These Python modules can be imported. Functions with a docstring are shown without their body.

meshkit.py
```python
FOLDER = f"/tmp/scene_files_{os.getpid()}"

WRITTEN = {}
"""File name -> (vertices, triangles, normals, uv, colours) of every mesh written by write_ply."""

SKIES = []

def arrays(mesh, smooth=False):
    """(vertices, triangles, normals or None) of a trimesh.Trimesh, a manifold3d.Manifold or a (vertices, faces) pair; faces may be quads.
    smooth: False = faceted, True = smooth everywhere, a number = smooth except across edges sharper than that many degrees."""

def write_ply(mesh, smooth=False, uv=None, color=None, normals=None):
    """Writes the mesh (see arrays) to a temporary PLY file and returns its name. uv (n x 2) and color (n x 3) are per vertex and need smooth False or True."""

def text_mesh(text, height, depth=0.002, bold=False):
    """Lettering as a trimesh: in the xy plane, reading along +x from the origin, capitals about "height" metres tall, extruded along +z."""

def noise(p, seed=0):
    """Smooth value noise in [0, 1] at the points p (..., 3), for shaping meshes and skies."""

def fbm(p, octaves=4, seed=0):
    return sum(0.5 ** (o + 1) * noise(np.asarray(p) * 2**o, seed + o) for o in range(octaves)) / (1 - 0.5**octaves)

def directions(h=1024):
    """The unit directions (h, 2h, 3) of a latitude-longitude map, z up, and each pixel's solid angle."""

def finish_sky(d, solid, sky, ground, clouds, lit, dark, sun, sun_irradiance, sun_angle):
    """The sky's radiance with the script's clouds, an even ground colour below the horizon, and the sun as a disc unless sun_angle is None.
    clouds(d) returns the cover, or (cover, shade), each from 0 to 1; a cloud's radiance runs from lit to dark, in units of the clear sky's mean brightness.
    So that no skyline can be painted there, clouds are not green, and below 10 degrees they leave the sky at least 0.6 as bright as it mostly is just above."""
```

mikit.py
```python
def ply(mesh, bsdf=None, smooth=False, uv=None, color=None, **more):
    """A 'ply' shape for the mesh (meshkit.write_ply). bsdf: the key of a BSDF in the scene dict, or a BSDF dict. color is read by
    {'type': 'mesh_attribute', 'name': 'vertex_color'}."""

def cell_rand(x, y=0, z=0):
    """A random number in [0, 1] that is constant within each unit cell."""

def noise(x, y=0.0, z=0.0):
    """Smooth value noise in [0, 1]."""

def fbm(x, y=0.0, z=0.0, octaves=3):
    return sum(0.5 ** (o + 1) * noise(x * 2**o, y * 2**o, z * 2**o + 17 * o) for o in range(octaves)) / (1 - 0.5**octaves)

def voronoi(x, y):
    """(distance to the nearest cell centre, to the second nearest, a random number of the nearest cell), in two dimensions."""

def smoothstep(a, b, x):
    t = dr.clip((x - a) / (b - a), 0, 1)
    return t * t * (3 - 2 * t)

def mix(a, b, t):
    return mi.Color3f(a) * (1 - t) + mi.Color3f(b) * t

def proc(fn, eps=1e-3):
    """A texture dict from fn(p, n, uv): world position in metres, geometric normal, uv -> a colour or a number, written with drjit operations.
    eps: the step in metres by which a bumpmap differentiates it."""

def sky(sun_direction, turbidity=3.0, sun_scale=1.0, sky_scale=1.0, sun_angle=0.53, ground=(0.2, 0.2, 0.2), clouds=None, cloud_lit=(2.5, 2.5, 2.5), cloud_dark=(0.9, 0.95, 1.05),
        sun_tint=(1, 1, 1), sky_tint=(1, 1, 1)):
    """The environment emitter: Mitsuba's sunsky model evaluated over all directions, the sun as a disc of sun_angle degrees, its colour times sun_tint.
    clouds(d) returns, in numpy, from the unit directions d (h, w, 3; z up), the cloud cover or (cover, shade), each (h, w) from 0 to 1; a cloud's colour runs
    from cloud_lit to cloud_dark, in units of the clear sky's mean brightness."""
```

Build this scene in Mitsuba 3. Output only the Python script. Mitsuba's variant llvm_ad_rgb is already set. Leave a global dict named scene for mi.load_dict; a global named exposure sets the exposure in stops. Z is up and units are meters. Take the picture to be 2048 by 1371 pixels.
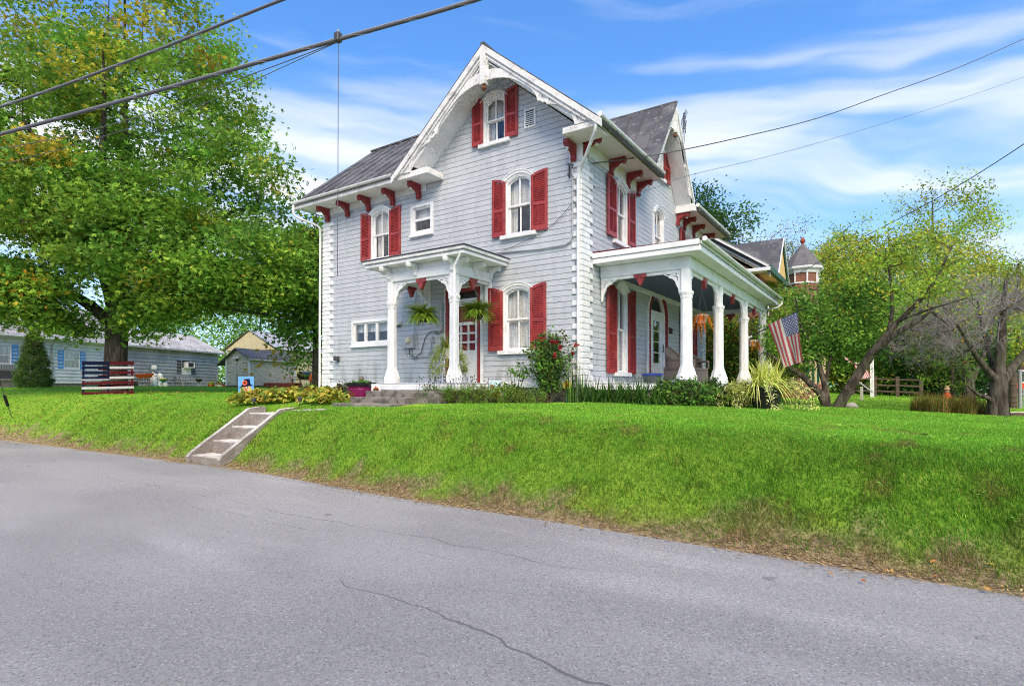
import math, random
import numpy as np
import trimesh
import drjit as dr
import mitsuba as mi
import mikit, meshkit
from shapely.geometry import Polygon, MultiPolygon, box as sbox, LineString, Point
from shapely.ops import unary_union
from shapely import affinity
from scipy.interpolate import PchipInterpolator
from scipy.spatial import ConvexHull

random.seed(7)
RNG = np.random.default_rng(7)
scene, labels = {}, {}

# ------------------------------------------------------------------ camera, sky, exposure
T = mi.ScalarTransform4f
CAM = np.array([5.883, -11.597, -0.091])
YAW, PITCH = math.radians(-33.834), math.radians(0.66)
FWD = np.array([math.sin(YAW) * math.cos(PITCH), math.cos(YAW) * math.cos(PITCH), math.sin(PITCH)])
scene['camera'] = {'type': 'perspective', 'fov': 2 * math.degrees(math.atan(1024 / 1138.69)), 'fov_axis': 'x',
                   'near_clip': 0.1, 'far_clip': 900.0, 'principal_point_offset_y': -(760.5 - 685.5) / 1371,
                   'to_world': T().look_at(origin=CAM.tolist(), target=(CAM + FWD).tolist(), up=[0, 0, 1])}
exposure = 2.3


def sky_clouds(d):
    el = np.degrees(np.arcsin(np.clip(d[..., 2], -1, 1)))
    az = np.degrees(np.arctan2(d[..., 0], d[..., 1]))
    # wrap-free coordinates on the circle, streaks running a little upwards to the east
    cx_, sx_ = np.cos(np.radians(az)), np.sin(np.radians(az))
    e = el / 9.0
    tilt = e + 0.9 * sx_ - 0.35 * cx_
    wp = meshkit.fbm(np.stack([cx_ * 3.0, sx_ * 3.0, e * 0.8], -1), 4, 11) - 0.5
    p = np.stack([cx_ * 1.9, sx_ * 1.9, tilt * 2.3 + wp * 1.7], -1)
    fine = meshkit.fbm(p * 1.7, 7, 9)
    puff = meshkit.fbm(np.stack([cx_ * 7 + wp, sx_ * 7, e * 2.6 + wp], -1), 6, 31)
    big = meshkit.fbm(np.stack([cx_ * 2.2, sx_ * 2.2, e * 0.7], -1), 3, 4)
    s = lambda a, b, x: np.clip((x - a) / (b - a), 0, 1) ** 2 * (3 - 2 * np.clip((x - a) / (b - a), 0, 1))
    band = s(3, 11, el) * (1 - s(19, 30, el))
    mixd = 0.78 * fine + 0.22 * puff + 0.42 * (big - 0.5)
    cover = s(0.50 - 0.27 * band, 0.80 - 0.13 * band, mixd) * (0.30 + 0.70 * band)
    haze = 0.50 * (1 - s(1, 15, el)) + 0.12 * band
    cover = 1 - (1 - 0.92 * cover) * (1 - haze)
    return cover, 0.25 * s(0.45, 0.75, puff)


SUN = (0.66, -0.84, 0.95)
scene['sky'] = mikit.sky(SUN, turbidity=2.6, sun_scale=0.60, sun_angle=36.0, sky_scale=1.32, clouds=sky_clouds, sky_tint=(0.67, 0.98, 1.34),
                         cloud_lit=(1.95, 2.0, 2.05), cloud_dark=(1.5, 1.6, 1.75), sun_tint=(1.0, 0.98, 0.93), ground=(0.16, 0.18, 0.12))

# ------------------------------------------------------------------ names
used = {}


def uniq(base):
    n = used.get(base, 0)
    used[base] = n + 1
    return base if n == 0 else '%s_%03d' % (base, n)


def add(key, mesh, mat, smooth=False, color=None, uv=None, raw=False, **more):
    """One shape entry; key = parent key + '__' + plain name; repeats are numbered."""
    if isinstance(mesh, list):
        return [add(key, m, mat, smooth) for m in mesh][0]
    k = key if raw else uniq(key)
    scene[k] = mikit.ply(mesh, mat, smooth, uv=uv, color=color, **more)
    return k


def lab(key, label, cat=None, group=None, kind=None):
    d = {}
    if label: d['label'] = label
    if cat: d['category'] = cat
    if group: d['group'] = group
    if kind: d['kind'] = kind
    labels[key] = d
    return key


def thing(name, label, cat, group=None):
    return lab(uniq(name), label, cat, group)


# ------------------------------------------------------------------ mesh helpers: a mesh is (V, F)
def cat(ms):
    ms = [m for m in ms if m is not None and len(m[0])]
    n = np.cumsum([0] + [len(m[0]) for m in ms])
    return np.vstack([m[0] for m in ms]), np.vstack([m[1] + a for m, a in zip(ms, n)])


BOXF = np.array([[0, 2, 1], [1, 2, 3], [4, 5, 6], [5, 7, 6], [0, 1, 4], [1, 5, 4], [2, 6, 3], [3, 6, 7], [0, 4, 2], [2, 4, 6], [1, 3, 5], [3, 7, 5]])


def box(x0, x1, y0, y1, z0, z1):
    V = np.array([[x, y, z] for z in (z0, z1) for y in (y0, y1) for x in (x0, x1)], float)
    return V, BOXF


_s = np.array([[x, y, z] for x in (-1, 1) for y in (-1, 1) for z in (-1, 1)], float)
_cb = np.vstack([_s * np.array([1, .8, .8]), _s * np.array([.8, 1, .8]), _s * np.array([.8, .8, 1])])
_h = ConvexHull(_cb)
_cf = _h.simplices.copy()
for i, f in enumerate(_cf):
    a, b, c = _cb[f]
    if np.dot(np.cross(b - a, c - a), a + b + c) < 0: _cf[i] = f[::-1]


def cbox(x0, x1, y0, y1, z0, z1, c=0.012):
    """box with chamfered edges"""
    h = np.array([x1 - x0, y1 - y0, z1 - z0]) / 2
    m = np.array([x1 + x0, y1 + y0, z1 + z0]) / 2
    c = min(c, h.min() * 0.6)
    V = np.vstack([_s * (h - np.array([0, c, c])), _s * (h - np.array([c, 0, c])), _s * (h - np.array([c, c, 0]))]) + m
    return V, _cf


def xf(m, M):
    M = np.asarray(M, float)
    V = m[0] @ M[:3, :3].T + M[:3, 3]
    F = m[1] if np.linalg.det(M[:3, :3]) > 0 else m[1][:, ::-1]
    return V, F


def mat4(o, a, b, c):
    M = np.eye(4)
    M[:3, 0], M[:3, 1], M[:3, 2], M[:3, 3] = a, b, c, o
    return M


def rotz(deg, o=(0, 0, 0), s=1.0):
    c, si = math.cos(math.radians(deg)), math.sin(math.radians(deg))
    return mat4(o, [c * s, si * s, 0], [-si * s, c * s, 0], [0, 0, s])


def prism(poly, d0, d1, M=None):
    """shapely polygon in (a, b) extruded from d0 to d1 along c, then moved by M"""
    out = []
    for g in getattr(poly, 'geoms', [poly]):
        if g.is_empty or g.area < 1e-6: continue
        g = g.buffer(0)
        for gg in getattr(g, 'geoms', [g]):
            t = trimesh.creation.extrude_polygon(gg, abs(d1 - d0), engine='earcut')
            V = np.array(t.vertices); V[:, 2] += min(d0, d1)
            out.append((V, np.array(t.faces)))
    if not out: return None
    m = cat(out)
    return xf(m, M) if M is not None else m


SIDE = mat4([0, 0, 0], [1, 0, 0], [0, 0, 1], [0, -1, 0])     # street side wall y=0: a=x, b=z, outward -y
FRONT = mat4([0, 0, 0], [0, 1, 0], [0, 0, 1], [1, 0, 0])     # front wall x=0: a=y, b=z, outward +x


def off(M, dist):
    M = np.array(M, float); M[:3, 3] = M[:3, 3] + M[:3, 2] * dist
    return M


def tube(pts, r, sides=6, caps=True, ang0=0.0):
    p = np.asarray(pts, float)
    r = np.broadcast_to(np.asarray(r, float), (len(p),))
    ok = np.r_[True, np.linalg.norm(np.diff(p, axis=0), axis=1) > 1e-5]
    if ok.sum() < 2: return np.zeros((0, 3)), np.zeros((0, 3), int)
    p, r = p[ok], r[ok]
    t = np.gradient(p, axis=0)
    t /= np.linalg.norm(t, axis=1, keepdims=True) + 1e-12
    ref = np.array([0.31, 0.17, 0.93]) if abs(t[0] @ np.array([0.31, 0.17, 0.93])) < 0.9 else np.array([1.0, 0.1, 0])
    A = []
    a = np.cross(t[0], ref); a /= np.linalg.norm(a) + 1e-12
    for i in range(len(p)):
        a = a - t[i] * (a @ t[i]); a /= np.linalg.norm(a) + 1e-12
        A.append(a)
    A = np.array(A); B = np.cross(t, A)
    an = ang0 + np.arange(sides) * 2 * np.pi / sides
    V = p[:, None] + r[:, None, None] * (np.cos(an)[None, :, None] * A[:, None] + np.sin(an)[None, :, None] * B[:, None])
    i, j = np.meshgrid(np.arange(len(p) - 1), np.arange(sides), indexing='ij')
    k = (j + 1) % sides
    q = np.stack([i * sides + j, i * sides + k, (i + 1) * sides + k, (i + 1) * sides + j], -1).reshape(-1, 4)
    F = np.vstack([q[:, [0, 1, 2]], q[:, [0, 2, 3]]])
    V = V.reshape(-1, 3)
    if caps:
        n = len(V)
        V = np.vstack([V, p[0], p[-1]])
        jj = np.arange(sides); e = (len(p) - 1) * sides
        F = np.vstack([F, np.stack([(jj + 1) % sides, jj, jj * 0 + n], 1), np.stack([e + jj, e + (jj + 1) % sides, jj * 0 + n + 1], 1)])
    return V, F


def bar(a, b, w, h=None):
    """square bar from a to b"""
    a, b = np.array(a, float), np.array(b, float)
    d = b - a; L = np.linalg.norm(d); d /= L
    u = np.cross(d, [0, 0, 1.0]) if abs(d[2]) < 0.99 else np.array([1.0, 0, 0])
    u /= np.linalg.norm(u)
    return xf(box(0, L, -w / 2, w / 2, -(h or w) / 2, (h or w) / 2), mat4(a, d, u, np.cross(d, u)))


def lathe(prof, n=16, o=(0, 0, 0), a0=0.0):
    prof = np.array(prof, float)
    an = a0 + np.arange(n) * 2 * np.pi / n
    V = np.stack([prof[:, None, 0] * np.cos(an), prof[:, None, 0] * np.sin(an), np.broadcast_to(prof[:, None, 1], (len(prof), n))], -1).reshape(-1, 3)
    i, j = np.meshgrid(np.arange(len(prof) - 1), np.arange(n), indexing='ij')
    k = (j + 1) % n
    q = np.stack([i * n + j, i * n + k, (i + 1) * n + k, (i + 1) * n + j], -1).reshape(-1, 4)
    return V + np.array(o), np.vstack([q[:, [0, 1, 2]], q[:, [0, 2, 3]]])


_ico = {k: trimesh.creation.icosphere(subdivisions=k) for k in (0, 1, 2, 3)}


def ball(c, r, sub=2):
    m = _ico[sub]
    return np.array(m.vertices) * np.asarray(r) + np.array(c), np.array(m.faces)


def quadgrid(P):
    """P (n, m, 3) -> surface"""
    n, m = P.shape[:2]
    i, j = np.meshgrid(np.arange(n - 1), np.arange(m - 1), indexing='ij')
    q = np.stack([i * m + j, (i + 1) * m + j, (i + 1) * m + j + 1, i * m + j + 1], -1).reshape(-1, 4)
    return P.reshape(-1, 3), np.vstack([q[:, [0, 1, 2]], q[:, [0, 2, 3]]])


def arch(x0, x1, z0, zs, rise, n=10):
    """window outline with a segmental arch: straight sides up to zs, arch of that rise"""
    w = (x1 - x0) / 2; c = (x0 + x1) / 2
    pts = [(x0, z0), (x1, z0), (x1, zs)]
    if rise > 1e-4:
        R = (w * w + rise * rise) / (2 * rise)
        a = math.asin(min(1, w / R)) if rise <= w else math.pi - math.asin(w / R)
        for k in range(1, n):
            t = a - 2 * a * k / n
            pts.append((c + R * math.sin(t), zs + rise - R + R * math.cos(t)))
    pts.append((x0, zs))
    return Polygon(pts)


# ------------------------------------------------------------------ materials
def rgb(c): return {'type': 'rgb', 'value': [float(x) for x in c]}


def two(d): return {'type': 'twosided', 'bsdf': d}


def mat(name, color, rough=0.6, metallic=0.0, spec=0.5, bump=None, bscale=1.0, **kw):
    c = mikit.proc(color) if callable(color) else rgb(color)
    d = {'type': 'principled', 'base_color': c, 'roughness': rough, 'metallic': metallic, 'specular': spec, **kw}
    if bump is not None:
        d = {'type': 'bumpmap', 'arbitrary': mikit.proc(bump, eps=2e-3), 'scale': bscale, 'bsdf': d}
    scene[name] = two(d)
    return name


N, FB, SS, MIX, VOR, CR = mikit.noise, mikit.fbm, mikit.smoothstep, mikit.mix, mikit.voronoi, mikit.cell_rand


def c_siding(p, n, uv):
    streak = FB(p.x * 7 + p.y * 7, p.y * 3, p.z * 0.9, octaves=3)
    course = CR(dr.floor((p.x + p.y * 1.7) * 0.45), 3, dr.floor(p.z / 0.132))
    blot = FB(p.x * 1.1, p.y * 1.1, p.z * 1.1)
    c = MIX((0.515, 0.55, 0.59), (0.44, 0.475, 0.515), SS(0.35, 0.7, streak) * 0.6 + course * 0.25)
    c = MIX(c, (0.56, 0.60, 0.65), SS(0.55, 0.75, blot) * 0.5)
    worn = SS(0.70, 0.82, FB(p.x * 7, p.y * 7, p.z * 30, octaves=3)) * SS(0.46, 0.62, FB(p.x * 0.8 + 3, p.y * 0.8, p.z * 0.9))
    c = MIX(c, (0.30, 0.31, 0.30), SS(1.1, 0.1, p.z) * SS(0.45, 0.75, streak) * 0.45)
    return MIX(c, (0.20, 0.20, 0.20), worn * 0.55)


def c_white(p, n, uv):
    f = FB(p.x * 5, p.y * 5, p.z * 3)
    c = MIX((0.80, 0.81, 0.82), (0.66, 0.67, 0.67), SS(0.45, 0.75, f) * 0.7)
    return c


def c_oldwhite(p, n, uv):
    f = FB(p.x * 6, p.y * 6, p.z * 6)
    g = FB(p.x * 21, p.y * 21, p.z * 21, octaves=2)
    c = MIX((0.77, 0.77, 0.76), (0.62, 0.62, 0.61), SS(0.45, 0.75, f))
    return MIX(c, (0.27, 0.265, 0.255), SS(0.64, 0.76, g) * SS(0.50, 0.70, f) * 0.7)


def c_red(p, n, uv):
    f = FB(p.x * 6, p.y * 6, p.z * 4)
    g = FB(p.x * 30, p.y * 30, p.z * 22, octaves=2)
    c = MIX((0.33, 0.040, 0.040), (0.235, 0.030, 0.033), SS(0.35, 0.7, f))
    c = MIX(c, (0.40, 0.10, 0.09), SS(0.60, 0.80, FB(p.x * 2.2, p.y * 2.2, p.z * 1.4)) * 0.5)
    return MIX(c, (0.16, 0.03, 0.03), SS(0.62, 0.78, g) * 0.5)


def c_roof(p, n, uv):
    f = FB(p.x * 2.2, p.y * 2.2, p.z * 2.2)
    g = FB(p.x * 14, p.y * 14, p.z * 5, octaves=3)
    c = MIX((0.085, 0.085, 0.092), (0.17, 0.17, 0.175), SS(0.38, 0.68, f) * 0.7 + SS(0.4, 0.7, g) * 0.3)
    c = MIX(c, (0.05, 0.05, 0.055), SS(0.55, 0.7, g) * 0.5)
    return MIX(c, (0.33, 0.32, 0.30), SS(0.72, 0.82, FB(p.x * 8 + 5, p.y * 8, p.z * 8, octaves=2)) * 0.6)


def crack(p, x0, y0, x1, y1, amp, sc, w):
    """thin meandering crack between two ground points"""
    dx, dy = x1 - x0, y1 - y0
    L = math.hypot(dx, dy); dx /= L; dy /= L
    s = (p.x - x0) * dx + (p.y - y0) * dy
    o = -(p.x - x0) * dy + (p.y - y0) * dx
    o = o - (FB(s * sc, 3.3 + x0, 0.5, octaves=5) - 0.5) * amp
    ww = w * (0.35 + N(s * 3.0, 1.0, x0))
    on = SS(0, 0.6, s) * SS(L, L - 0.6, s) * SS(0.22, 0.40, N(s * 0.9, 8.0, y0))
    return (1 - SS(ww * 0.4, ww, dr.abs(o))) * on


def c_asphalt(p, n, uv):
    d1, d2, r = VOR(p.x * 85, p.y * 85)
    d3, d4, r2 = VOR(p.x * 48 + 9, p.y * 48)
    big = FB(p.x * 0.5, p.y * 0.9, 0.0)
    c = MIX((0.290, 0.286, 0.280), (0.246, 0.243, 0.238), SS(0.3, 0.7, big))
    c = c * (0.82 + 0.36 * r) * (0.86 + 0.28 * N(p.x * 140, p.y * 140))
    c = MIX(c, (0.50, 0.50, 0.49), SS(0.93, 0.97, r2) * SS(0.42, 0.25, d3) * 0.6)
    c = MIX(c, (0.07, 0.07, 0.075), SS(0.10, 0.04, r2) * SS(0.4, 0.2, d3) * 0.6)
    wear = SS(0.55, 0.8, FB(p.x * 0.35, p.y * 2.2, 4.0))
    c = c * (1 + 0.12 * wear)
    k = dr.maximum(crack(p, 7.2, -9.15, 1.2, -8.35, 0.5, 1.1, 0.016), crack(p, 4.0, -7.1, -7.5, -6.9, 0.6, 0.8, 0.013))
    k = dr.maximum(k, crack(p, 3.0, -7.55, -5.5, -7.35, 0.5, 0.8, 0.010) * 0.8)
    c = MIX(c, (0.07, 0.07, 0.075), k * 0.6)
    s1, s2, sr = VOR(p.x * 1.6 + 4, p.y * 1.6)
    spot = SS(0.11, 0.05, s1 + (N(p.x * 18, p.y * 18) - 0.5) * 0.12) * SS(0.945, 0.955, sr) * SS(2.2, 3.5, FB(p.x * 0.4 + 3, p.y * 0.4) * 6)
    return MIX(c, (0.07, 0.07, 0.078), spot * 0.6)


def b_asphalt(p, n, uv):
    d1, d2, r = VOR(p.x * 62, p.y * 62)
    return (0.5 - d1) * 0.004 + N(p.x * 160, p.y * 160) * 0.0015


def c_soil(p, n, uv):
    f = FB(p.x * 3, p.y * 3)
    g = FB(p.x * 22, p.y * 22, octaves=3)
    green = MIX((0.13, 0.26, 0.022), (0.18, 0.29, 0.03), SS(0.35, 0.7, f))
    green = green * (0.65 + 0.7 * g)
    t = p.y + 5.57 + dr.select(p.x > -6.2, 0.085 * (p.x - 1.84), -0.66)
    dirt = MIX((0.17, 0.12, 0.075), (0.30, 0.225, 0.13), SS(0.35, 0.65, g))
    return MIX(dirt, green, SS(0.12, 0.55, t + (f - 0.5) * 0.7))


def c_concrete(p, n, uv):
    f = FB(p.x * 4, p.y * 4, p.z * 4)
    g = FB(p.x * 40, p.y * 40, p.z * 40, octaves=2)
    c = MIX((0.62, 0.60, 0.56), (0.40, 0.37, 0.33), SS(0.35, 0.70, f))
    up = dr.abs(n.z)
    c = MIX(c, (0.185, 0.15, 0.125), (1 - up) * 0.78)  # tread and riser contrast put into the colour: upright faces darker and browner
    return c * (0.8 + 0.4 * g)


def b_rough(p, n, uv): return FB(p.x * 30, p.y * 30, p.z * 30) * 0.006


def c_stone(p, n, uv):
    f = FB(p.x * 7, p.y * 7, p.z * 7)
    g = FB(p.x * 2, p.y * 2, p.z * 2 + 4)
    c = MIX((0.24, 0.215, 0.185), (0.11, 0.10, 0.09), SS(0.35, 0.7, f))
    return MIX(c, (0.33, 0.30, 0.26), SS(0.5, 0.75, g) * 0.6)


def c_bark(p, n, uv):
    f = FB(p.x * 16, p.y * 16, p.z * 2.6)
    g = FB(p.x * 2, p.y * 2, p.z * 1.5)
    c = MIX((0.045, 0.037, 0.030), (0.12, 0.103, 0.085), SS(0.35, 0.68, f))
    return MIX(c, (0.085, 0.095, 0.055), SS(0.5, 0.75, g) * 0.5)


def b_bark(p, n, uv): return FB(p.x * 22, p.y * 22, p.z * 4) * 0.05


def c_brick(p, n, uv):
    h = p.x + p.y
    row = dr.floor(p.z / 0.075)
    hx = h / 0.22 + 0.5 * (row - 2 * dr.floor(row / 2))
    col = dr.floor(hx)
    r = CR(col, row, 5)
    fx, fz = hx - col, p.z / 0.075 - row
    m = dr.maximum(SS(0.06, 0.03, fx), SS(0.16, 0.1, fz))
    c = MIX((0.27, 0.10, 0.062), (0.19, 0.068, 0.05), r)
    return MIX(c, (0.34, 0.29, 0.25), m * 0.7)


def c_shingle(p, n, uv):
    row = dr.floor(p.z / 0.10)
    r = CR(dr.floor((p.x + p.y) * 3.1 + row * 0.37), row, 2)
    f = FB(p.x * 1.5, p.y * 1.5, p.z * 1.5)
    c = MIX((0.13, 0.125, 0.13), (0.21, 0.205, 0.21), r * 0.6 + f * 0.4)
    return c * (0.8 + 0.2 * SS(0.0, 0.25, p.z / 0.10 - row))


def c_shingle_pale(p, n, uv): return c_shingle(p, n, uv) * 2.6


def c_vinyl(p, n, uv):
    f = FB(p.x * 1.3, p.y * 1.3, p.z * 0.7)
    return MIX((0.72, 0.73, 0.75), (0.60, 0.62, 0.64), SS(0.35, 0.7, f))


def c_greyvinyl(p, n, uv):
    f = FB(p.x * 1.3, p.y * 1.3, p.z * 0.7)
    return MIX((0.40, 0.42, 0.43), (0.31, 0.335, 0.34), SS(0.35, 0.7, f))


def c_wood(p, n, uv):
    f = FB(p.x * 3, p.y * 3, p.z * 30)
    return MIX((0.15, 0.115, 0.085), (0.075, 0.055, 0.042), SS(0.3, 0.7, f))


def c_flag(p, n, uv):
    """stripes and stars printed on the cloth: u along the fly, v up the hoist"""
    s = dr.floor((1 - uv.y) * 13)
    odd = s - 2 * dr.floor(s / 2)
    c = MIX((0.60, 0.115, 0.13), (0.80, 0.77, 0.73), odd)
    inc = SS(0.401, 0.399, uv.x) * SS(0.461, 0.463, uv.y)
    gx, gy = uv.x / 0.4 * 6 - 0.08, (1 - uv.y) / 0.5385 * 5
    sx, sy = gx - dr.floor(gx) - 0.42, gy - dr.floor(gy) - 0.5
    qx, qy = gx + 0.5, gy + 0.5
    tx, ty = qx - dr.floor(qx) - 0.42, qy - dr.floor(qy) - 0.5
    st = SS(0.24, 0.18, dr.sqrt(sx * sx + sy * sy)) + SS(0.24, 0.18, dr.sqrt(tx * tx + ty * ty)) * SS(0.15, 0.2, uv.x / 0.4) * SS(0.9, 0.85, uv.x / 0.4)
    can = MIX((0.17, 0.18, 0.38), (0.74, 0.74, 0.76), dr.minimum(st, 1))
    return MIX(c, can, inc)


VC = {'type': 'mesh_attribute', 'name': 'vertex_color'}
mat('paint_siding', c_siding, 0.55, bump=lambda p, n, uv: FB(p.x * 12, p.y * 12, p.z * 60, octaves=2) * 0.003, spec=0.35)
mat('paint_white', c_white, 0.5, spec=0.4)
mat('paint_old_white', c_oldwhite, 0.6, spec=0.35)
mat('paint_red', c_red, 0.42, spec=0.45)
mat('paint_red_trim', (0.25, 0.026, 0.03), 0.5)
mat('joint_shade', (0.25, 0.265, 0.285), 0.9, spec=0.1)  # wall behind the boards, painted darker to stand in for shade in the gaps
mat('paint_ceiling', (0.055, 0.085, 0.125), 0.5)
mat('roof_tin', c_roof, 0.6, spec=0.35)
mat('asphalt', c_asphalt, 0.85, spec=0.3, bump=b_asphalt)
mat('soil', c_soil, 0.95, spec=0.1)
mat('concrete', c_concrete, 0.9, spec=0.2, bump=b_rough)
mat('stone', c_stone, 0.85, spec=0.2, bump=b_rough)
mat('bark', c_bark, 0.9, spec=0.15, bump=b_bark)
mat('bark_grey', (0.27, 0.245, 0.25), 0.9, spec=0.1)
mat('bark_brown', c_bark, 0.9, spec=0.1)
mat('brick', c_brick, 0.85, spec=0.2)
mat('shingle', c_shingle, 0.9, spec=0.15)
mat('shingle_pale', c_shingle_pale, 0.9, spec=0.15)
mat('vinyl_white', c_vinyl, 0.5, spec=0.35)
mat('vinyl_grey', c_greyvinyl, 0.5, spec=0.35)
mat('roof_metal_light', lambda p, n, uv: MIX((0.46, 0.46, 0.47), (0.36, 0.36, 0.365), SS(0.4, 0.65, FB(p.x * 1.5, p.y * 1.5, p.z * 0.6))), 0.5, spec=0.4)
mat('wood_dark', c_wood, 0.8, spec=0.2)
mat('tan_siding', (0.58, 0.54, 0.44), 0.7, spec=0.25)
mat('cream', (0.62, 0.53, 0.33), 0.6)
mat('yellow_trim', (0.62, 0.42, 0.16), 0.6)
mat('green_trim', (0.012, 0.085, 0.055), 0.45)
mat('blue_shutter', (0.10, 0.32, 0.72), 0.5)
mat('black', (0.012, 0.012, 0.013), 0.45)
mat('black_gloss', (0.010, 0.010, 0.011), 0.2)
mat('dark_grey', (0.06, 0.06, 0.065), 0.5)
mat('grey_metal', (0.33, 0.34, 0.35), 0.4, spec=0.5)
mat('grey_paint', (0.36, 0.385, 0.42), 0.45)
mat('white_plain', (0.80, 0.80, 0.80), 0.45)
mat('orange', (0.75, 0.10, 0.02), 0.4)
mat('orange_cloth', (0.75, 0.13, 0.03), 0.8)
mat('magenta', (0.20, 0.012, 0.085), 0.22, spec=0.6)
mat('navy', (0.008, 0.013, 0.045), 0.8, spec=0.1)
mat('maroon', (0.10, 0.012, 0.018), 0.8, spec=0.1)
mat('board_white', (0.50, 0.51, 0.53), 0.65)
mat('sky_cloth', (0.14, 0.38, 0.78), 0.8)
mat('pale_cloth', (0.52, 0.68, 0.74), 0.8)
mat('tan_cloth', (0.62, 0.42, 0.22), 0.8)
mat('yellow_cloth', (0.72, 0.50, 0.06), 0.8)
mat('red_cloth', (0.55, 0.03, 0.03), 0.8)
mat('wicker', (0.17, 0.145, 0.13), 0.85)
mat('terracotta', (0.30, 0.06, 0.03), 0.7)
mat('pot_grey', (0.075, 0.085, 0.09), 0.5)
mat('pot_blue', (0.02, 0.05, 0.28), 0.35)
mat('skin', (0.55, 0.32, 0.22), 0.6)
mat('cable', (0.10, 0.105, 0.115), 0.5)
mat('rust', (0.16, 0.06, 0.03), 0.8)
mat('green_plastic', (0.03, 0.20, 0.10), 0.4)
mat('car_paint', (0.70, 0.71, 0.72), 0.25, spec=0.6)
mat('red_flower', (0.42, 0.010, 0.025), 0.6)
mat('curtain', lambda p, n, uv: MIX((0.60, 0.61, 0.60), (0.36, 0.37, 0.37), SS(0.35, 0.65, N((p.x + p.y) * 26, p.z * 1.5, 2.0)) * 0.6 + SS(0.5, 0.7, FB((p.x + p.y) * 30, p.z * 30)) * 0.4), 0.9, spec=0.1)
mat('room_dark', (0.030, 0.030, 0.032), 0.9, spec=0.1)
scene['flag_cloth'] = two({'type': 'principled', 'base_color': mikit.proc(c_flag), 'roughness': 0.85, 'specular': 0.2})
scene['glass'] = {'type': 'thindielectric', 'int_ior': 1.5}
scene['leaf'] = {'type': 'principledthin', 'base_color': dict(VC), 'roughness': 0.55, 'diff_trans': 0.62, 'spec_trans': 0.0}
scene['leaf_matte'] = two({'type': 'principled', 'base_color': dict(VC), 'roughness': 0.7, 'specular': 0.2})
scene['grass_blade'] = {'type': 'principledthin', 'base_color': dict(VC), 'roughness': 0.6, 'diff_trans': 0.7, 'spec_trans': 0.0}

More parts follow.
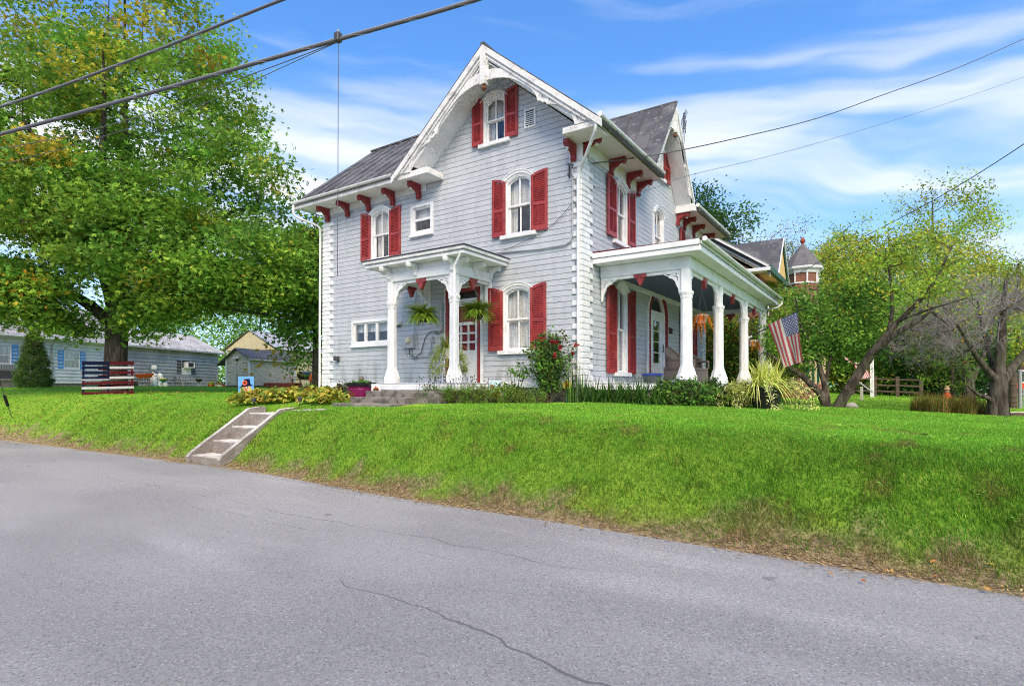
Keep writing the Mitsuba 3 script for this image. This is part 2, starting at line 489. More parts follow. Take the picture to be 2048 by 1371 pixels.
# ------------------------------------------------------------------ terrain
_rz = PchipInterpolator([-220, -90, -60, -27.8, -20, -13.3, -9.25, -6.2, 0.3, 1.84, 6.7, 14, 40, 120], [-3.4, -2.6, -2.3, -2.0, -1.91, -1.87, -1.83, -1.79, -1.74, -1.70, -1.62, -1.48, -1.15, -0.6])
_bank = PchipInterpolator([-50, 0, 0.25, 0.6, 1.0, 1.4, 2.0, 3.0, 5.0, 300], [0, 0, 0.08, 0.32, 0.60, 0.80, 0.905, 0.965, 1, 1])


_ey = PchipInterpolator([-220, -60, -30, -20, -13.3, -9.25, -6.2, 0.34, 1.84, 6.7, 20, 220], [-9, -6.0, -5.3, -5.08, -4.92, -4.90, -4.93, -5.42, -5.57, -5.98, -7.0, -20])


def edge_y(x): return _ey(np.clip(np.asarray(x, float), -219, 219))


def road_z(x, y=None): return _rz(np.clip(x, -219, 119))


def lawn_top(x, y):
    x, y = np.asarray(x, float), np.asarray(y, float)
    s = lambda a, b, q: np.clip((q - a) / (b - a), 0, 1) ** 2 * (3 - 2 * np.clip((q - a) / (b - a), 0, 1))
    z = -0.44 - 0.036 * np.clip(x - 1, 0, 11) - 0.021 * np.clip(y, 0, 10) * s(0, 3, x)
    z = z + 0.10 * s(-9, -16, x) + 0.26 * s(-22, -32, x) + 0.20 * s(13, 26, y) * s(0, 3, x)
    z = z + 0.05 * (meshkit.noise(np.stack([x * 0.35, y * 0.35, x * 0], -1), 3) - 0.5) * s(-0.5, -2.5, np.where((x > -10) & (x < 3) & (y > -1), 0, -3))
    return z


def ground_z(x, y, carve=False):
    x, y = np.asarray(x, float), np.asarray(y, float)
    t = y - edge_y(x)
    zr, zl = road_z(x), lawn_top(x, y)
    sc = np.maximum(zl - zr, 0.3) / 1.3
    near = zr + (zl - zr) * _bank(np.clip(t / np.maximum(sc, 0.55) ** 0.75, -49, 299))
    if carve:
        near = near - 0.42 * ((x > -7.34) & (x < -6.18) & (t > -0.02) & (t < 2.15))
    back = zr + 0.8 * _bank(np.clip((-t - 8.2), -49, 299))          # far side of the road, behind the camera
    return np.where(t > -4, near, back)


def gz(x, y): return float(ground_z(np.array([x]), np.array([y]))[0])


xs = np.unique(np.concatenate([np.linspace(-220, -30, 40), np.linspace(-30, 16, 461), np.linspace(16, 60, 45), np.linspace(60, 220, 30)]))
ts = np.unique(np.concatenate([np.linspace(0, 3.2, 33) - 0.15, np.linspace(3.2, 30, 90), np.linspace(30, 80, 30), np.linspace(80, 400, 25)]))
gx, gt = np.meshgrid(xs, ts, indexing='ij')
gy = gt + edge_y(gx)
gzv = ground_z(gx, gy, True) + 0.0
gzv += 0.035 * (meshkit.fbm(np.stack([gx * 1.3, gy * 1.3, gx * 0], -1), 3, 5) - 0.5) * np.clip(gt, 0, 1) * (np.abs(gx) < 31)
gzv[:, 0] -= 0.03
add('lawn', quadgrid(np.stack([gx, gy, gzv], -1)), 'soil', smooth=True)
lab('lawn', 'mown green lawn and bank rising from the road to the houses', kind='structure')
tr = np.concatenate([np.linspace(-8.6, 0.10, 30)])
gx, gt = np.meshgrid(np.unique(np.concatenate([np.linspace(-220, -30, 40), np.linspace(-30, 16, 120), np.linspace(16, 220, 40)])), tr, indexing='ij')
wob = 0.16 * (meshkit.fbm(np.stack([gx * 0.9, gx * 0, gx * 0], -1), 3, 8) - 0.5)
gy = gt + edge_y(gx) + wob * (gt > -0.3)
add('road', quadgrid(np.stack([gx, gy, road_z(gx) + 0.012 - 0.004 * np.abs(gt + 4)], -1)), 'asphalt', smooth=True)
lab('road', 'worn grey asphalt road with thin cracks', kind='structure')
gx, gt = np.meshgrid(np.linspace(-220, 220, 90), np.concatenate([np.linspace(-8.5, -14, 12), np.linspace(-16, -300, 20)]), indexing='ij')
gy = gt + edge_y(gx)
m_ = quadgrid(np.stack([gx, gy, ground_z(gx, gy) - 0.02], -1))
add('ground', (m_[0], m_[1][:, ::-1]), 'soil', smooth=True)
lab('ground', 'grass on the far side of the road', kind='structure')
# ------------------------------------------------------------------ the Victorian house
H = lab(uniq('victorian_house'), 'large weathered grey wooden house with red shutters and white scrollwork gable', 'house')


def hp(name, m, mt, smooth=False, **k): return add(H + '__' + name, m, mt, smooth, **k)


COURSE = 0.132
WZ0, WZ1 = 0.04, 5.47
side_region = unary_union([sbox(-9.05, WZ0, 0, WZ1), Polygon([(-4.6, WZ1 - .01), (0, WZ1 - .01), (0, 5.82), (-2.26, 7.75), (-4.6, 5.82)])])
front_region = unary_union([sbox(0, WZ0, 10.2, WZ1), Polygon([(3.3, WZ1 - .01), (7.0, WZ1 - .01), (5.15, 7.95)])])

# windows: (frame, centre, width, sill z, spring z, rise)
WIN = [
    ('S', -1.68, 0.70, 3.64, 4.92, 0.15, 'shade'), ('S', -6.47, 0.70, 3.64, 4.90, 0.15, 'shade'), ('S', -1.73, 0.74, 0.80, 2.22, 0.12, 'lace'), ('S', -2.40, 0.62, 6.06, 7.06, 0.14, 'shade'),
    ('F', 2.24, 0.74, 0.28, 2.34, 0.18, 'lace'), ('F', 2.24, 0.74, 3.64, 5.00, 0.17, 'none'), ('F', 5.10, 0.74, 3.64, 5.02, 0.22, 'none'), ('F', 8.00, 0.74, 3.64, 5.00, 0.17, 'none'), ('F', 8.00, 0.74, 0.28, 2.34, 0.18, 'lace'),
    ('F', 5.15, 0.66, 6.28, 7.02, 0.20, 'none')]
openS = [arch(c - w / 2, c + w / 2, z0, zs, r) for f, c, w, z0, zs, r, k in WIN if f == 'S']
openF = [arch(c - w / 2, c + w / 2, z0, zs, r) for f, c, w, z0, zs, r, k in WIN if f == 'F']
openS += [sbox(-5.19, 4.18, -4.53, 4.86), sbox(-7.62, 1.22, -6.16, 1.82), sbox(-3.93, WZ0 - .1, -2.90, 2.42)]
door_open = arch(4.34, 5.78, WZ0 - .1, 2.0, 0.70, 18)
openF += [door_open]

rr = random.Random(3)
nb = 0
for region, opens, M in ((side_region, openS, SIDE), (front_region, openF, FRONT)):
    hole = unary_union([o.buffer(0.055, join_style=2) for o in opens])
    core = region.difference(unary_union(opens))
    hp('wall', prism(core, -0.16, -0.016, M), 'joint_shade')
    x0, _, x1, ztop = region.bounds
    for i in range(int((ztop - WZ0) / COURSE) + 1):
        z = WZ0 + i * COURSE
        strip = sbox(x0 - 1, z, x1 + 1, z + COURSE - 0.013).intersection(region).difference(hole)
        for g in getattr(strip, 'geoms', [strip]):
            if g.is_empty or g.geom_type != 'Polygon': continue
            a0, _, a1, _ = g.bounds
            cuts = [a0]
            if a1 - a0 > 3.6:
                cuts.append(a0 + (a1 - a0) * rr.uniform(0.3, 0.7))
            cuts.append(a1)
            for c0, c1 in zip(cuts[:-1], cuts[1:]):
                pc = g.intersection(sbox(c0 + (0.003 if c0 > a0 else 0), z - 1, c1 - (0.003 if c1 < a1 else 0), z + 1))
                o1 = rr.uniform(-0.003, 0.003)
                pm = prism(pc, -0.024 + o1, o1, M)
                if pm is None: continue
                nb += 1
                if nb <= 296: hp('siding_board', pm, 'paint_siding')
                else: extra = globals().setdefault('extra_boards', []); extra.append(pm)
if globals().get('extra_boards'):
    k = hp('siding', cat(extra_boards), 'paint_siding'); lab(k, None, kind='stuff')
# back and far walls, foundation, water table
hp('rear_wall', ([box(-9.05, -8.9, 0.02, 5.2, -.1, 5.47), box(-9.05, -4.6, 5.05, 5.2, -.1, 5.47), box(-4.6, -4.45, 5.2, 10.2, -.1, 5.47), box(-4.6, -0.02, 10.05, 10.2, -.1, 5.47),
                     prism(Polygon([(0.02, 5.47), (5.2, 5.47), (2.6, 8.1)]), 0, .12, mat4([-9.05, 0, 0], [0, 1, 0], [0, 0, 1], [1, 0, 0])),
                     prism(Polygon([(-4.6, 5.4), (0, 5.4), (-2.26, 7.7)]), 0, .12, mat4([0, 10.2, 0], [1, 0, 0], [0, 0, 1], [0, -1, 0]))]), 'paint_siding')
hp('foundation', ([box(-9.03, -0.02, -0.0, .2, -1.0, -.10), box(-.2, 0.0, -.0, 10.18, -1.0, -.10), box(-9.03, -8.8, .2, 5.2, -1.0, -.1)]), 'stone')
hp('water_table', ([cbox(-9.07, 0.05, -0.045, .02, -.11, .035), cbox(-.02, .045, .022, 10.22, -.11, .035)]), 'paint_white')
for fi, (x0, x1, y0, y1) in enumerate(((-9.0, -.2, .2, 5.0), (-4.4, -.2, 5.0, 10.0))):
    pass


def window(fr, c, w, z0, zs, rise, kind):
    M = SIDE if fr == 'S' else FRONT
    op = arch(c - w / 2, c + w / 2, z0, zs, rise)
    top = zs + rise
    case = op.buffer(0.095, join_style=2).intersection(sbox(c - 2, z0, c + 2, 20)).difference(op)
    k = hp('window', cat([prism(case, -0.02, 0.035, M), prism(op.difference(op.buffer(-0.028, join_style=2)), -0.11, 0.02, M)]), 'paint_white')
    hood_o = arch(c - w / 2 - .10, c + w / 2 + .10, zs + .035, zs + .05, rise + .055, 12)
    hood_i = arch(c - w / 2 - .05, c + w / 2 + .05, zs - .3, zs + .025, rise + .02, 12)
    add(k + '__hood', cat([prism(hood_o.difference(hood_i), 0.03, 0.065, M), prism(hood_o.buffer(0.018).difference(hood_o).intersection(sbox(c - 3, zs + .06, c + 3, 20)), 0.02, 0.085, M)]), 'paint_white')
    mid = z0 + (top - z0) * 0.50
    sin = op.buffer(-0.022, join_style=2)
    up = sin.intersection(sbox(c - 2, mid - .02, c + 2, 20)); lo = sin.intersection(sbox(c - 2, 0, c + 2, mid + .02))
    bars = []
    for s, o in ((up, -0.045), (lo, -0.08)):
        rng = s.difference(s.buffer(-0.045, join_style=2))
        mul = s.intersection(sbox(c - .016, 0, c + .016, 20))
        bars.append(prism(unary_union([rng, mul]), o - .018, o + .018, M))
    add(k + '__sash', cat(bars), 'paint_white')
    add(k + '__pane', prism(up, -0.0455, -0.0445, M), 'glass') if False else None
    for s, o in ((up, -0.045), (lo, -0.08)):
        bx = s.bounds
        t = trimesh.creation.triangulate_polygon(s, engine='earcut')
        V = np.column_stack([t[0], np.full(len(t[0]), o)])
        add(k + '__pane', xf((V, np.array(t[1])), M), 'glass')
    add(k + '__sill', prism(sbox(c - w / 2 - .16, z0 - .09, c + w / 2 + .16, z0 + .0), -0.05, 0.10, M), 'paint_white')
    if kind in ('shade', 'lace'):
        nx = 40
        xs_ = np.linspace(c - w / 2, c + w / 2, nx)
        wav = 0.018 * np.sin(np.arange(nx) * 1.7)
        zb = mid if kind == 'shade' else z0
        P = np.stack([np.stack([xs_, np.full(nx, zz), -0.17 + wav], -1) for zz in (zb, top)], 1)
        add(k + '__curtain', xf(quadgrid(P), M), 'curtain')
        if kind == 'shade':
            xs2 = np.linspace(c - w / 2, c - w / 2 + .17, 10)
            P = np.stack([np.stack([xs2, np.full(10, zz), -0.2 + 0.02 * np.sin(np.arange(10) * 2)], -1) for zz in (z0, top)], 1)
            add(k + '__curtain', xf(quadgrid(P), M), 'curtain')
    add(k + '__room', prism(sbox(c - w / 2 - .3, z0 - .3, c + w / 2 + .3, top + .3), -.75, -.72, M), 'room_dark')
    return k


WK = [window(*w) for w in WIN]


def shutter(M, a0, a1, z0, z1, slope, hinge, swing=0.0):
    """louvred shutter; slope: how much the top drops from the window side outwards (arched head)"""
    w = a1 - a0
    zt0, zt1 = (z1, z1 - slope) if hinge > 0 else (z1 - slope, z1)
    outer = Polygon([(0, 0), (w, 0), (w, zt1 - z0)] + [(w * (1 - t), (zt1 - z0) * (1 - t) + (zt0 - z0) * t + slope * 0.9 * t * (1 - t)) for t in (0.25, 0.5, 0.75)] + [(0, zt0 - z0)])
    st, mid = 0.065, (z1 - z0) * 0.44
    inner = outer.buffer(-st, join_style=2)
    lo = inner.intersection(sbox(0, 0.11, w, mid - .035)); hi = inner.intersection(sbox(0, mid + .035, w, 9))
    fr = prism(outer.difference(unary_union([lo, hi])), 0.0, 0.038)
    sl = []
    for reg in (lo, hi):
        b = reg.bounds
        n = max(3, int((b[3] - b[1]) / 0.042))
        for i in range(n):
            za = b[1] + (b[3] - b[1]) * i / n
            xx = reg.intersection(LineString([(-1, za + .03), (9, za + .03)]))
            if xx.is_empty: continue
            q0, q1 = xx.bounds[0], xx.bounds[2]
            V = np.array([[q0, za, 0.032], [q1, za, 0.032], [q1, za + .05, 0.004], [q0, za + .05, 0.004], [q0, za - .006, 0.026], [q1, za - .006, 0.026]], float)
            sl.append((V, np.array([[0, 1, 2], [0, 2, 3], [4, 1, 0], [4, 5, 1]])))
    rod = box(w / 2 - .008, w / 2 + .008, .14, mid - .06, .034, .044)
    MM = np.array(M, float) @ np.array(mat4([a0, z0, 0.045], [1, 0, 0], [0, 1, 0], [0, 0, 1]))
    if swing:
        px = w if hinge > 0 else 0
        c, s = math.cos(swing), math.sin(swing)
        R = mat4([0, 0, 0], [c, 0, -s], [0, 1, 0], [s, 0, c])
        MM = MM @ mat4([px, 0, 0], [1, 0, 0], [0, 1, 0], [0, 0, 1]) @ R @ mat4([-px, 0, 0], [1, 0, 0], [0, 1, 0], [0, 0, 1])
    k = hp('shutter', xf(cat([fr, box(0.02, w - .02, .08, (z1 - z0) - slope - .05, -.006, .003)]), MM), 'paint_red')
    add(k + '__louvres', xf(cat(sl + [rod]), MM), 'paint_red')
    labels[k + '__louvres'] = {'kind': 'stuff'}
    return k


for M, l0, l1, r0, r1, z0, z1 in ((SIDE, -2.44, -2.05, -1.30, -0.87, 3.63, 5.08), (SIDE, -7.26, -6.86, -6.07, -5.67, 3.63, 5.06), (SIDE, -2.56, -2.13, -1.33, -0.91, 0.80, 2.39),
                                  (SIDE, -3.08, -2.74, -2.06, -1.70, 6.06, 7.31), (FRONT, 1.30, 1.85, 2.64, 3.12, .25, 2.50), (FRONT, 1.33, 1.86, 2.64, 3.12, 3.68, 5.20), (FRONT, 7.10, 7.60, 8.42, 8.9, 3.68, 5.20), (FRONT, 7.10, 7.60, 8.42, 8.92, .25, 2.50),
                                  (FRONT, 4.28, 4.80, 5.50, 6.05, 6.26, 7.26)):
    ar = 0.18 if M is FRONT and z0 > 6 else 0.11
    shutter(M, l0, l1, z0, z1, ar, 1); shutter(M, r0, r1, z0, z1, ar, -1, 0.10 if M is SIDE else 0.0)

# small window, triple window
for (x0, x1, z0, z1, nv, nh) in ((-5.19, -4.53, 4.18, 4.86, 0, 1), (-7.62, -6.16, 1.22, 1.82, 2, 0)):
    op = sbox(x0, z0, x1, z1)
    k = hp('window', prism(op.buffer(.07, join_style=2).difference(op), -.02, .05, SIDE), 'paint_white')
    barsp = [op.difference(op.buffer(-.045, join_style=2))] + [sbox(x0 + (x1 - x0) * i / (nv + 1) - .045, z0, x0 + (x1 - x0) * i / (nv + 1) + .045, z1) for i in range(1, nv + 1)] + ([sbox(x0, (z0 + z1) / 2 - .03, x1, (z0 + z1) / 2 + .03)] if nh else [])
    add(k + '__sash', prism(unary_union(barsp), -.06, .0, SIDE), 'paint_white')
    cuts = np.linspace(x0, x1, nv + 2)
    for a, b in zip(cuts[:-1], cuts[1:]):
        add(k + '__pane', xf(quadgrid(np.array([[[a, z0, -.03], [a, z1, -.03]], [[b, z0, -.03], [b, z1, -.03]]])), SIDE), 'glass')
    add(k + '__curtain', prism(sbox(x0, z0 + (z1 - z0) * .55, x1, z1), -.16, -.155, SIDE), 'curtain')
    add(k + '__room', prism(op.buffer(.2), -.6, -.57, SIDE), 'room_dark')
    add(k + '__sill', prism(sbox(x0 - .09, z0 - .13, x1 + .09, z0 - .075), 0, .09, SIDE), 'paint_white')

# quoins
def quoin_pair(xs_sign, narrow, wide): pass


for i in range(38):
    z0 = WZ0 + i * COURSE
    odd = i % 2
    hp('quoin', cbox(-(.225 if odd else .10), 0.034, -.034, (.40 if odd else .56), z0 + .004, z0 + COURSE - .004, .016), 'paint_white')
    w = .47 if odd else .31
    hp('quoin', cbox(-9.084, -9.05 + w, -.034, .3, z0 + .004, z0 + COURSE - .004, .016), 'paint_white')
    if i < 22: hp('quoin', cbox(-.2, .034, 10.2 - (.42 if odd else .28), 10.23, z0 + .004, z0 + COURSE - .004, .016), 'paint_white')
# corner post top pieces under the eaves
hp('corner_board', cbox(-.30, .03, -.03, .30, WZ0 + 38 * COURSE, 5.46), 'paint_white')

# eaves: soffits, friezes, fascias, gutters
SOF = 5.47
hp('frieze', ([cbox(-9.06, -4.72, -.03, 0, 5.28, SOF), cbox(0.0, .03, .30, 3.45, 5.28, 5.58), cbox(0.0, .03, 6.8, 10.22, 5.28, 5.58)]), 'paint_white')
hp('soffit', ([box(-9.62, -4.13, -.60, -.0, SOF, SOF + .03), box(-.10, .66, -.62, .0, SOF - .01, SOF + .02)]), 'paint_white')
hp('fascia', ([cbox(-9.66, -4.11, -.64, -.60, SOF - .02, SOF + .13), cbox(-4.13, -4.09, -.60, -.01, SOF - .02, SOF + .13), cbox(-.12, .68, -.66, -.62, SOF - .03, SOF + .10), cbox(-.14, -.10, -.62, -.005, SOF - .03, SOF + .10)]), 'paint_old_white')
hp('eave_return', ([xf(box(-4.9, -4.11, -.62, -.02, 0, .02), mat4([0, 0, SOF + .13], [1, 0, 0], [0, 1, 0], [0, 0, 1])), xf(box(-.12, .6, -.64, -.02, 0, .02), mat4([0, 0, SOF + .10], [1, 0, 0], [0, 1, 0], [0, 0, 1]))]), 'paint_old_white')
hp('soffit', ([box(.0, .62, .0, 3.50, 5.58, 5.61), box(.0, .62, 6.75, 10.8, 5.58, 5.61)]), 'paint_white')
hp('fascia', ([cbox(.62, .66, -.6, 3.52, 5.54, 5.70), cbox(.62, .66, 6.73, 10.82, 5.54, 5.70), cbox(.0, .62, 3.49, 3.53, 5.55, 5.72), cbox(.0, .62, 6.72, 6.76, 5.55, 5.72)]), 'paint_white')


def gutter(pts_a, pts_b, r=.062):
    a, b = np.array(pts_a, float), np.array(pts_b, float)
    d = b - a; L = np.linalg.norm(d); d /= L
    out = np.cross(d, [0, 0, 1.0]); out /= np.linalg.norm(out)
    an = np.linspace(math.pi, 2 * math.pi, 9)
    ring = [a + 0 * d + out * r * math.cos(t) + np.array([0, 0, 1.0]) * r * math.sin(t) for t in an]
    ring += [p + np.array([0, 0, .004]) + (-out * .004 * math.cos(t)) for p, t in zip(ring[::-1], an[::-1])]
    P = np.stack([np.array(ring), np.array(ring) + d * L], 1)
    end = [tube([a - d * .004, a + d * .004], r, 8)]
    return cat([quadgrid(P)] + end)


hp('gutter', gutter((-9.66, -.70, SOF + .17), (-5.30, -.70, SOF + .17)), 'paint_white', 40)
hp('gutter', gutter((.73, -.55, 5.72), (.73, 3.5, 5.72)), 'paint_white', 40)
hp('gutter', gutter((.73, 6.75, 5.72), (.73, 10.85, 5.72)), 'paint_white', 40)
hp('downspout', tube([(.70, -.66, 5.66), (.70, -.68, 5.42), (.66, -.66, 5.30), (.10, -.16, 4.86), (.02, -.085, 4.76), (-.03, -.085, 4.6), (-.03, -.085, -.42)], .036, 8), 'paint_white', 40)
hp('downspout', tube([(-9.62, -.70, 5.58), (-9.62, -.70, 5.30), (-9.55, -.62, 5.20), (-9.16, -.12, 4.98), (-9.12, -.085, 4.9), (-9.12, -.085, -.45)], .036, 8), 'paint_white', 40)

BR = Polygon([(0, 0), (.05, -.02), (.09, .03), (.075, .10), (.115, .18), (.19, .22), (.26, .265), (.315, .27), (.345, .235), (.40, .24), (.425, .30), (.42, .385), (0, .385)])


def bracket(M, a, z, w=.12, sc=1.0, mt='paint_red_trim', key=None):
    """scrolled eave bracket on a wall frame M at position a; profile in (outward, z)"""
    Mb = np.array(M, float) @ mat4([a - w / 2, z, 0.03], [0, 0, 1], [0, 1, 0], [-1, 0, 0])
    Mb[:3, 3] = (np.array(M, float) @ np.array([a - w / 2, z, 0.02, 1]))[:3]
    p = affinity.scale(BR, sc, sc, origin=(0, 0))
    m = prism(p, 0, -w, Mb)
    panel = prism(affinity.scale(p.buffer(-.03), 1, 1), 0.012, -w - .012, Mb)
    k = (add(key, cat([m, panel]), mt) if key else hp('eave_bracket', cat([m, panel]), mt))
    bt = ball((np.array(M, float) @ np.array([a, z + .20 * sc, 0.35 * sc, 1]))[:3], .028 * sc, 1)
    if not key: add(k + '__button', bt, 'white_plain', True)
    return k


for a in (-8.80, -7.88, -6.95, -5.95, -4.95): bracket(SIDE, a, 5.085)
bracket(SIDE, -.16, 5.07)
for a in (.12, 1.55, 2.64, 3.38, 6.85, 7.55, 8.6, 9.95): bracket(FRONT, a, 5.19)

# roofs: standing-seam tin panels over a deck
RID = 8.15


def slope_panels(part, o, along, down, L, n, D0=0.0, thick=.025, dark=False):
    """o: ridge corner; along: unit along the ridge; down: vector from ridge to eave (full length)"""
    along, down = np.array(along, float), np.array(down, float)
    Ld = np.linalg.norm(down); dn = down / Ld
    nn = np.cross(along, dn); nn = nn if nn[2] > 0 else -nn
    for i in range(n):
        a0, a1 = L * i / n, L * (i + 1) / n
        m = cat([box(a0 + .004, a1 - .004, 0, Ld, 0, thick), box(a1 - .012, a1 + .012, 0, Ld, thick - .004, thick + .028)])
        add(part + '__roof_panel', xf(m, mat4(o, along, dn, nn)), 'roof_tin')


rk = hp('roof', cat([*[xf(box(a_, b_, 0, l_, -.05, 0), mat4([-2.26, 0, RID - .035], [0, 1, 0], np.array([1, 0, -.84]) / math.hypot(1, .84), np.array([.84, 0, 1]) / math.hypot(1, .84))) for a_, b_, l_ in ((-.70, 3.42, 3.97), (3.421, 6.86, 2.90), (6.861, 10.88, 3.97))],
                     xf(box(-.70, 10.88, 0, 3.97, -.05, 0), mat4([-2.26, 0, RID - .035], [0, 1, 0], np.array([-1, 0, -.84]) / math.hypot(1, .84), np.array([-.84, 0, 1]) / math.hypot(1, .84)))]), 'roof_tin')
u1 = np.array([1, 0, -.84]); u2 = np.array([-1, 0, -.84])
slope_panels(rk, (-2.26, -.74, RID - .03), (0, 1, 0), u1 * 3.02, 4.14, 8)
slope_panels(rk, (-2.26, 6.88, RID - .03), (0, 1, 0), u1 * 3.02, 4.0, 8)
slope_panels(rk, (-2.26, -.74, RID - .03), (0, 1, 0), u2 * 3.05, 2.6, 5)
def deck(pts, th=.05):
    """flat roof plane from ridge and eave points (counter-clockwise from above), with thickness below"""
    pts = np.array(pts, float); n = len(pts)
    V = np.vstack([pts, pts - [0, 0, th]])
    F = [[0, i, i + 1] for i in range(1, n - 1)] + [[n, n + i + 1, n + i] for i in range(1, n - 1)]
    for i in range(n):
        j = (i + 1) % n
        F += [[i, n + i, n + j], [i, n + j, j]]
    return V, np.array(F)


WR = 8.37
wz = lambda y: WR - .84 * abs(y - 2.6)
rw = hp('roof', cat([deck([(-9.66, -.69, wz(-.69)), (-5.42, -.69, wz(-.69)), (-2.26, 2.45, wz(2.45)), (-2.26, 2.6, WR), (-9.66, 2.6, WR)]),
                     deck([(-9.66, 2.6, WR), (-2.26, 2.6, WR), (-4.6, 5.8, wz(5.8)), (-9.66, 5.8, wz(5.8))])]), 'roof_tin')
WN = 11
for i in range(WN):
    xa, xb = -9.70 + 5.6 * i / WN + .004, -9.70 + 5.6 * (i + 1) / WN - .004
    y0a, y0b = max(-.72, xa + 4.80), max(-.72, xb + 4.80)
    h = np.array([0, 0, .03])
    add(rw + '__roof_panel', cat([deck([np.array([xa, y0a, wz(y0a)]) + h, np.array([xb, y0b, wz(y0b)]) + h, np.array([xb, 2.6, WR]) + h, np.array([xa, 2.6, WR]) + h], .028), bar((xb, y0b, wz(y0b) + .04), (xb, 2.6, WR + .04), .026, .05)]), 'roof_tin')
rd = hp('roof', cat([xf(box(-2.26, .56, 0, 2.95, -.04, 0), mat4([0, 5.15, 8.36], [1, 0, 0], np.array([0, -1, -1.33]) / math.hypot(1, 1.33), np.array([0, -1.33, 1]) / math.hypot(1, 1.33))),
                     xf(box(-2.26, .56, 0, 2.95, -.04, 0), mat4([0, 5.15, 8.36], [1, 0, 0], np.array([0, 1, -1.33]) / math.hypot(1, 1.33), np.array([0, 1.33, 1]) / math.hypot(1, 1.33)))]), 'roof_tin')
slope_panels(rd, (-2.26, 5.15, 8.37), (1, 0, 0), np.array([0, -1, -1.33]) * 1.80, 2.86, 6)
hp('ridge_cap', ([bar((-9.72, 2.6, WR + .03), (-3.2, 2.6, WR + .03), .16, .05), bar((-2.26, -.74, RID + .0), (-2.26, 10.8, RID + .0), .10, .05), bar((-2.26, 5.15, 8.40), (.56, 5.15, 8.40), .08, .05)]), 'roof_tin')


def rake_board(poly, M, d0, d1, name, mt): return hp(name, prism(poly, d0, d1, M), mt)


# main gable scrollwork, in the plane of the wall frame pushed out 0.64
cx = -2.25
def un_pts(ps, d):
    r = []
    for u, v in ps:
        dx, dy = (u - 1024) / 1138.69, (v - 760.5) / 1138.69
        RT = np.array([math.cos(YAW), -math.sin(YAW), 0]); UPV = np.cross(RT, FWD)
        ray = FWD + RT * dx - UPV * dy
        q = CAM + ray * ((d - CAM[1]) / ray[1])
        r.append((q[0], q[2]))
    return r


# half profile of the inner edge: horizontal distance from the gable's centre line, height
half = [(2.44, 5.58), (2.39, 5.76), (2.30, 5.92), (2.16, 6.05), (2.00, 6.14), (1.84, 6.20), (1.74, 6.22), (1.70, 6.29), (1.62, 6.30), (1.56, 6.36), (1.50, 6.36), (1.46, 6.50), (1.34, 6.67), (1.14, 6.84), (.96, 6.98), (.78, 7.09), (.57, 7.18), (.34, 7.24), (.12, 7.26)]
G0 = RID - .02
outer = [(cx + 3.06, G0 - .84 * 3.06), (cx, G0), (cx - 3.06, G0 - .84 * 3.06)]
footz = 5.585
poly = Polygon([(cx + 3.02, G0 - .84 * 3.06), (cx, G0), (cx - 3.02, G0 - .84 * 3.06), (cx - 2.86, footz)] + [(cx - a, b) for a, b in half] + [(cx + a, b) for a, b in half[::-1]] + [(cx + 2.86, footz)])
band = .27


def zin(a): return G0 - band - .84 * a


holes = []
for s in (-1, 1):
    holes.append(Polygon([(cx + s * .10, zin(.10) - .03), (cx + s * .10, 7.50), (cx + s * .30, 7.47), (cx + s * .46, 7.42), (cx + s * .52, zin(.52) - .03)]).buffer(-.005))
    holes.append(Polygon([(cx + s * 2.62, 5.67), (cx + s * 2.50, zin(2.50) - .10), (cx + s * 2.42, 5.93), (cx + s * 2.50, 5.78), (cx + s * 2.53, 5.67)]))
    holes.append(Polygon([(cx + s * 1.74, 6.36), (cx + s * 1.60, 6.48), (cx + s * 1.58, 6.40), (cx + s * 1.66, 6.35)]))
    holes.append(Polygon([(cx + s * 1.90, 6.28), (cx + s * 1.80, 6.34), (cx + s * 1.78, 6.28)]))
poly = poly.buffer(0).difference(unary_union([h_.buffer(0) for h_ in holes]))
bb = hp('bargeboard', prism(poly, .62, .67, SIDE), 'paint_old_white')
bandp = Polygon([(cx + 3.08, G0 - .84 * 3.08), (cx, G0), (cx - 3.08, G0 - .84 * 3.08), (cx - 3.08, G0 - .84 * 3.08 - .17), (cx, G0 - .17), (cx + 3.08, G0 - .84 * 3.08 - .17)])
add(bb + '__moulding', prism(bandp, .66, .735, SIDE), 'paint_old_white')
bandp2 = Polygon([(cx + 2.98, G0 - .22 - .84 * 2.98), (cx, G0 - .22), (cx - 2.98, G0 - .22 - .84 * 2.98), (cx - 2.98, G0 - .84 * 2.98 - .27), (cx, G0 - .27), (cx + 2.98, G0 - .84 * 2.98 - .27)]).intersection(sbox(-9, 5.6, 9, 9))
add(bb + '__moulding', prism(bandp2, .67, .70, SIDE), 'paint_old_white')
kp = add(bb + '__king_post', prism(sbox(cx - .075, 7.16, cx + .075, G0 - .20), .60, .75, SIDE), 'paint_old_white')
add(bb + '__finial', cat([ball((cx, -.675, 7.09), .062, 2), tube([(cx, -.675, 7.13), (cx, -.675, 7.18)], .03, 8)]), 'rust', True)
for s in (-1, 1):
    hp('soffit_edge', prism(Polygon([(cx + s * 2.75, 7.99 - .84 * 2.75), (cx + s * .62, 7.99 - .84 * .62), (cx + s * .62, 7.74 - .84 * .62), (cx + s * 2.75, 7.74 - .84 * 2.75)]).buffer(0).intersection(sbox(-9, 5.57, 9, 9)), .585, .618, SIDE), 'paint_white')
# sloped soffits under the gable overhang
for s in (-1, 1):
    dv = np.array([s * 1.0, 0, -.84]) / math.hypot(1, .84)
    nv = np.cross([0, 1, 0], dv); nv = nv if nv[2] > 0 else -nv
    hp('soffit', xf(box(0, 3.14, -.63, 0.0, 0, .03), mat4([cx, 0, 7.755], dv, [0, 1, 0], nv)), 'paint_white')

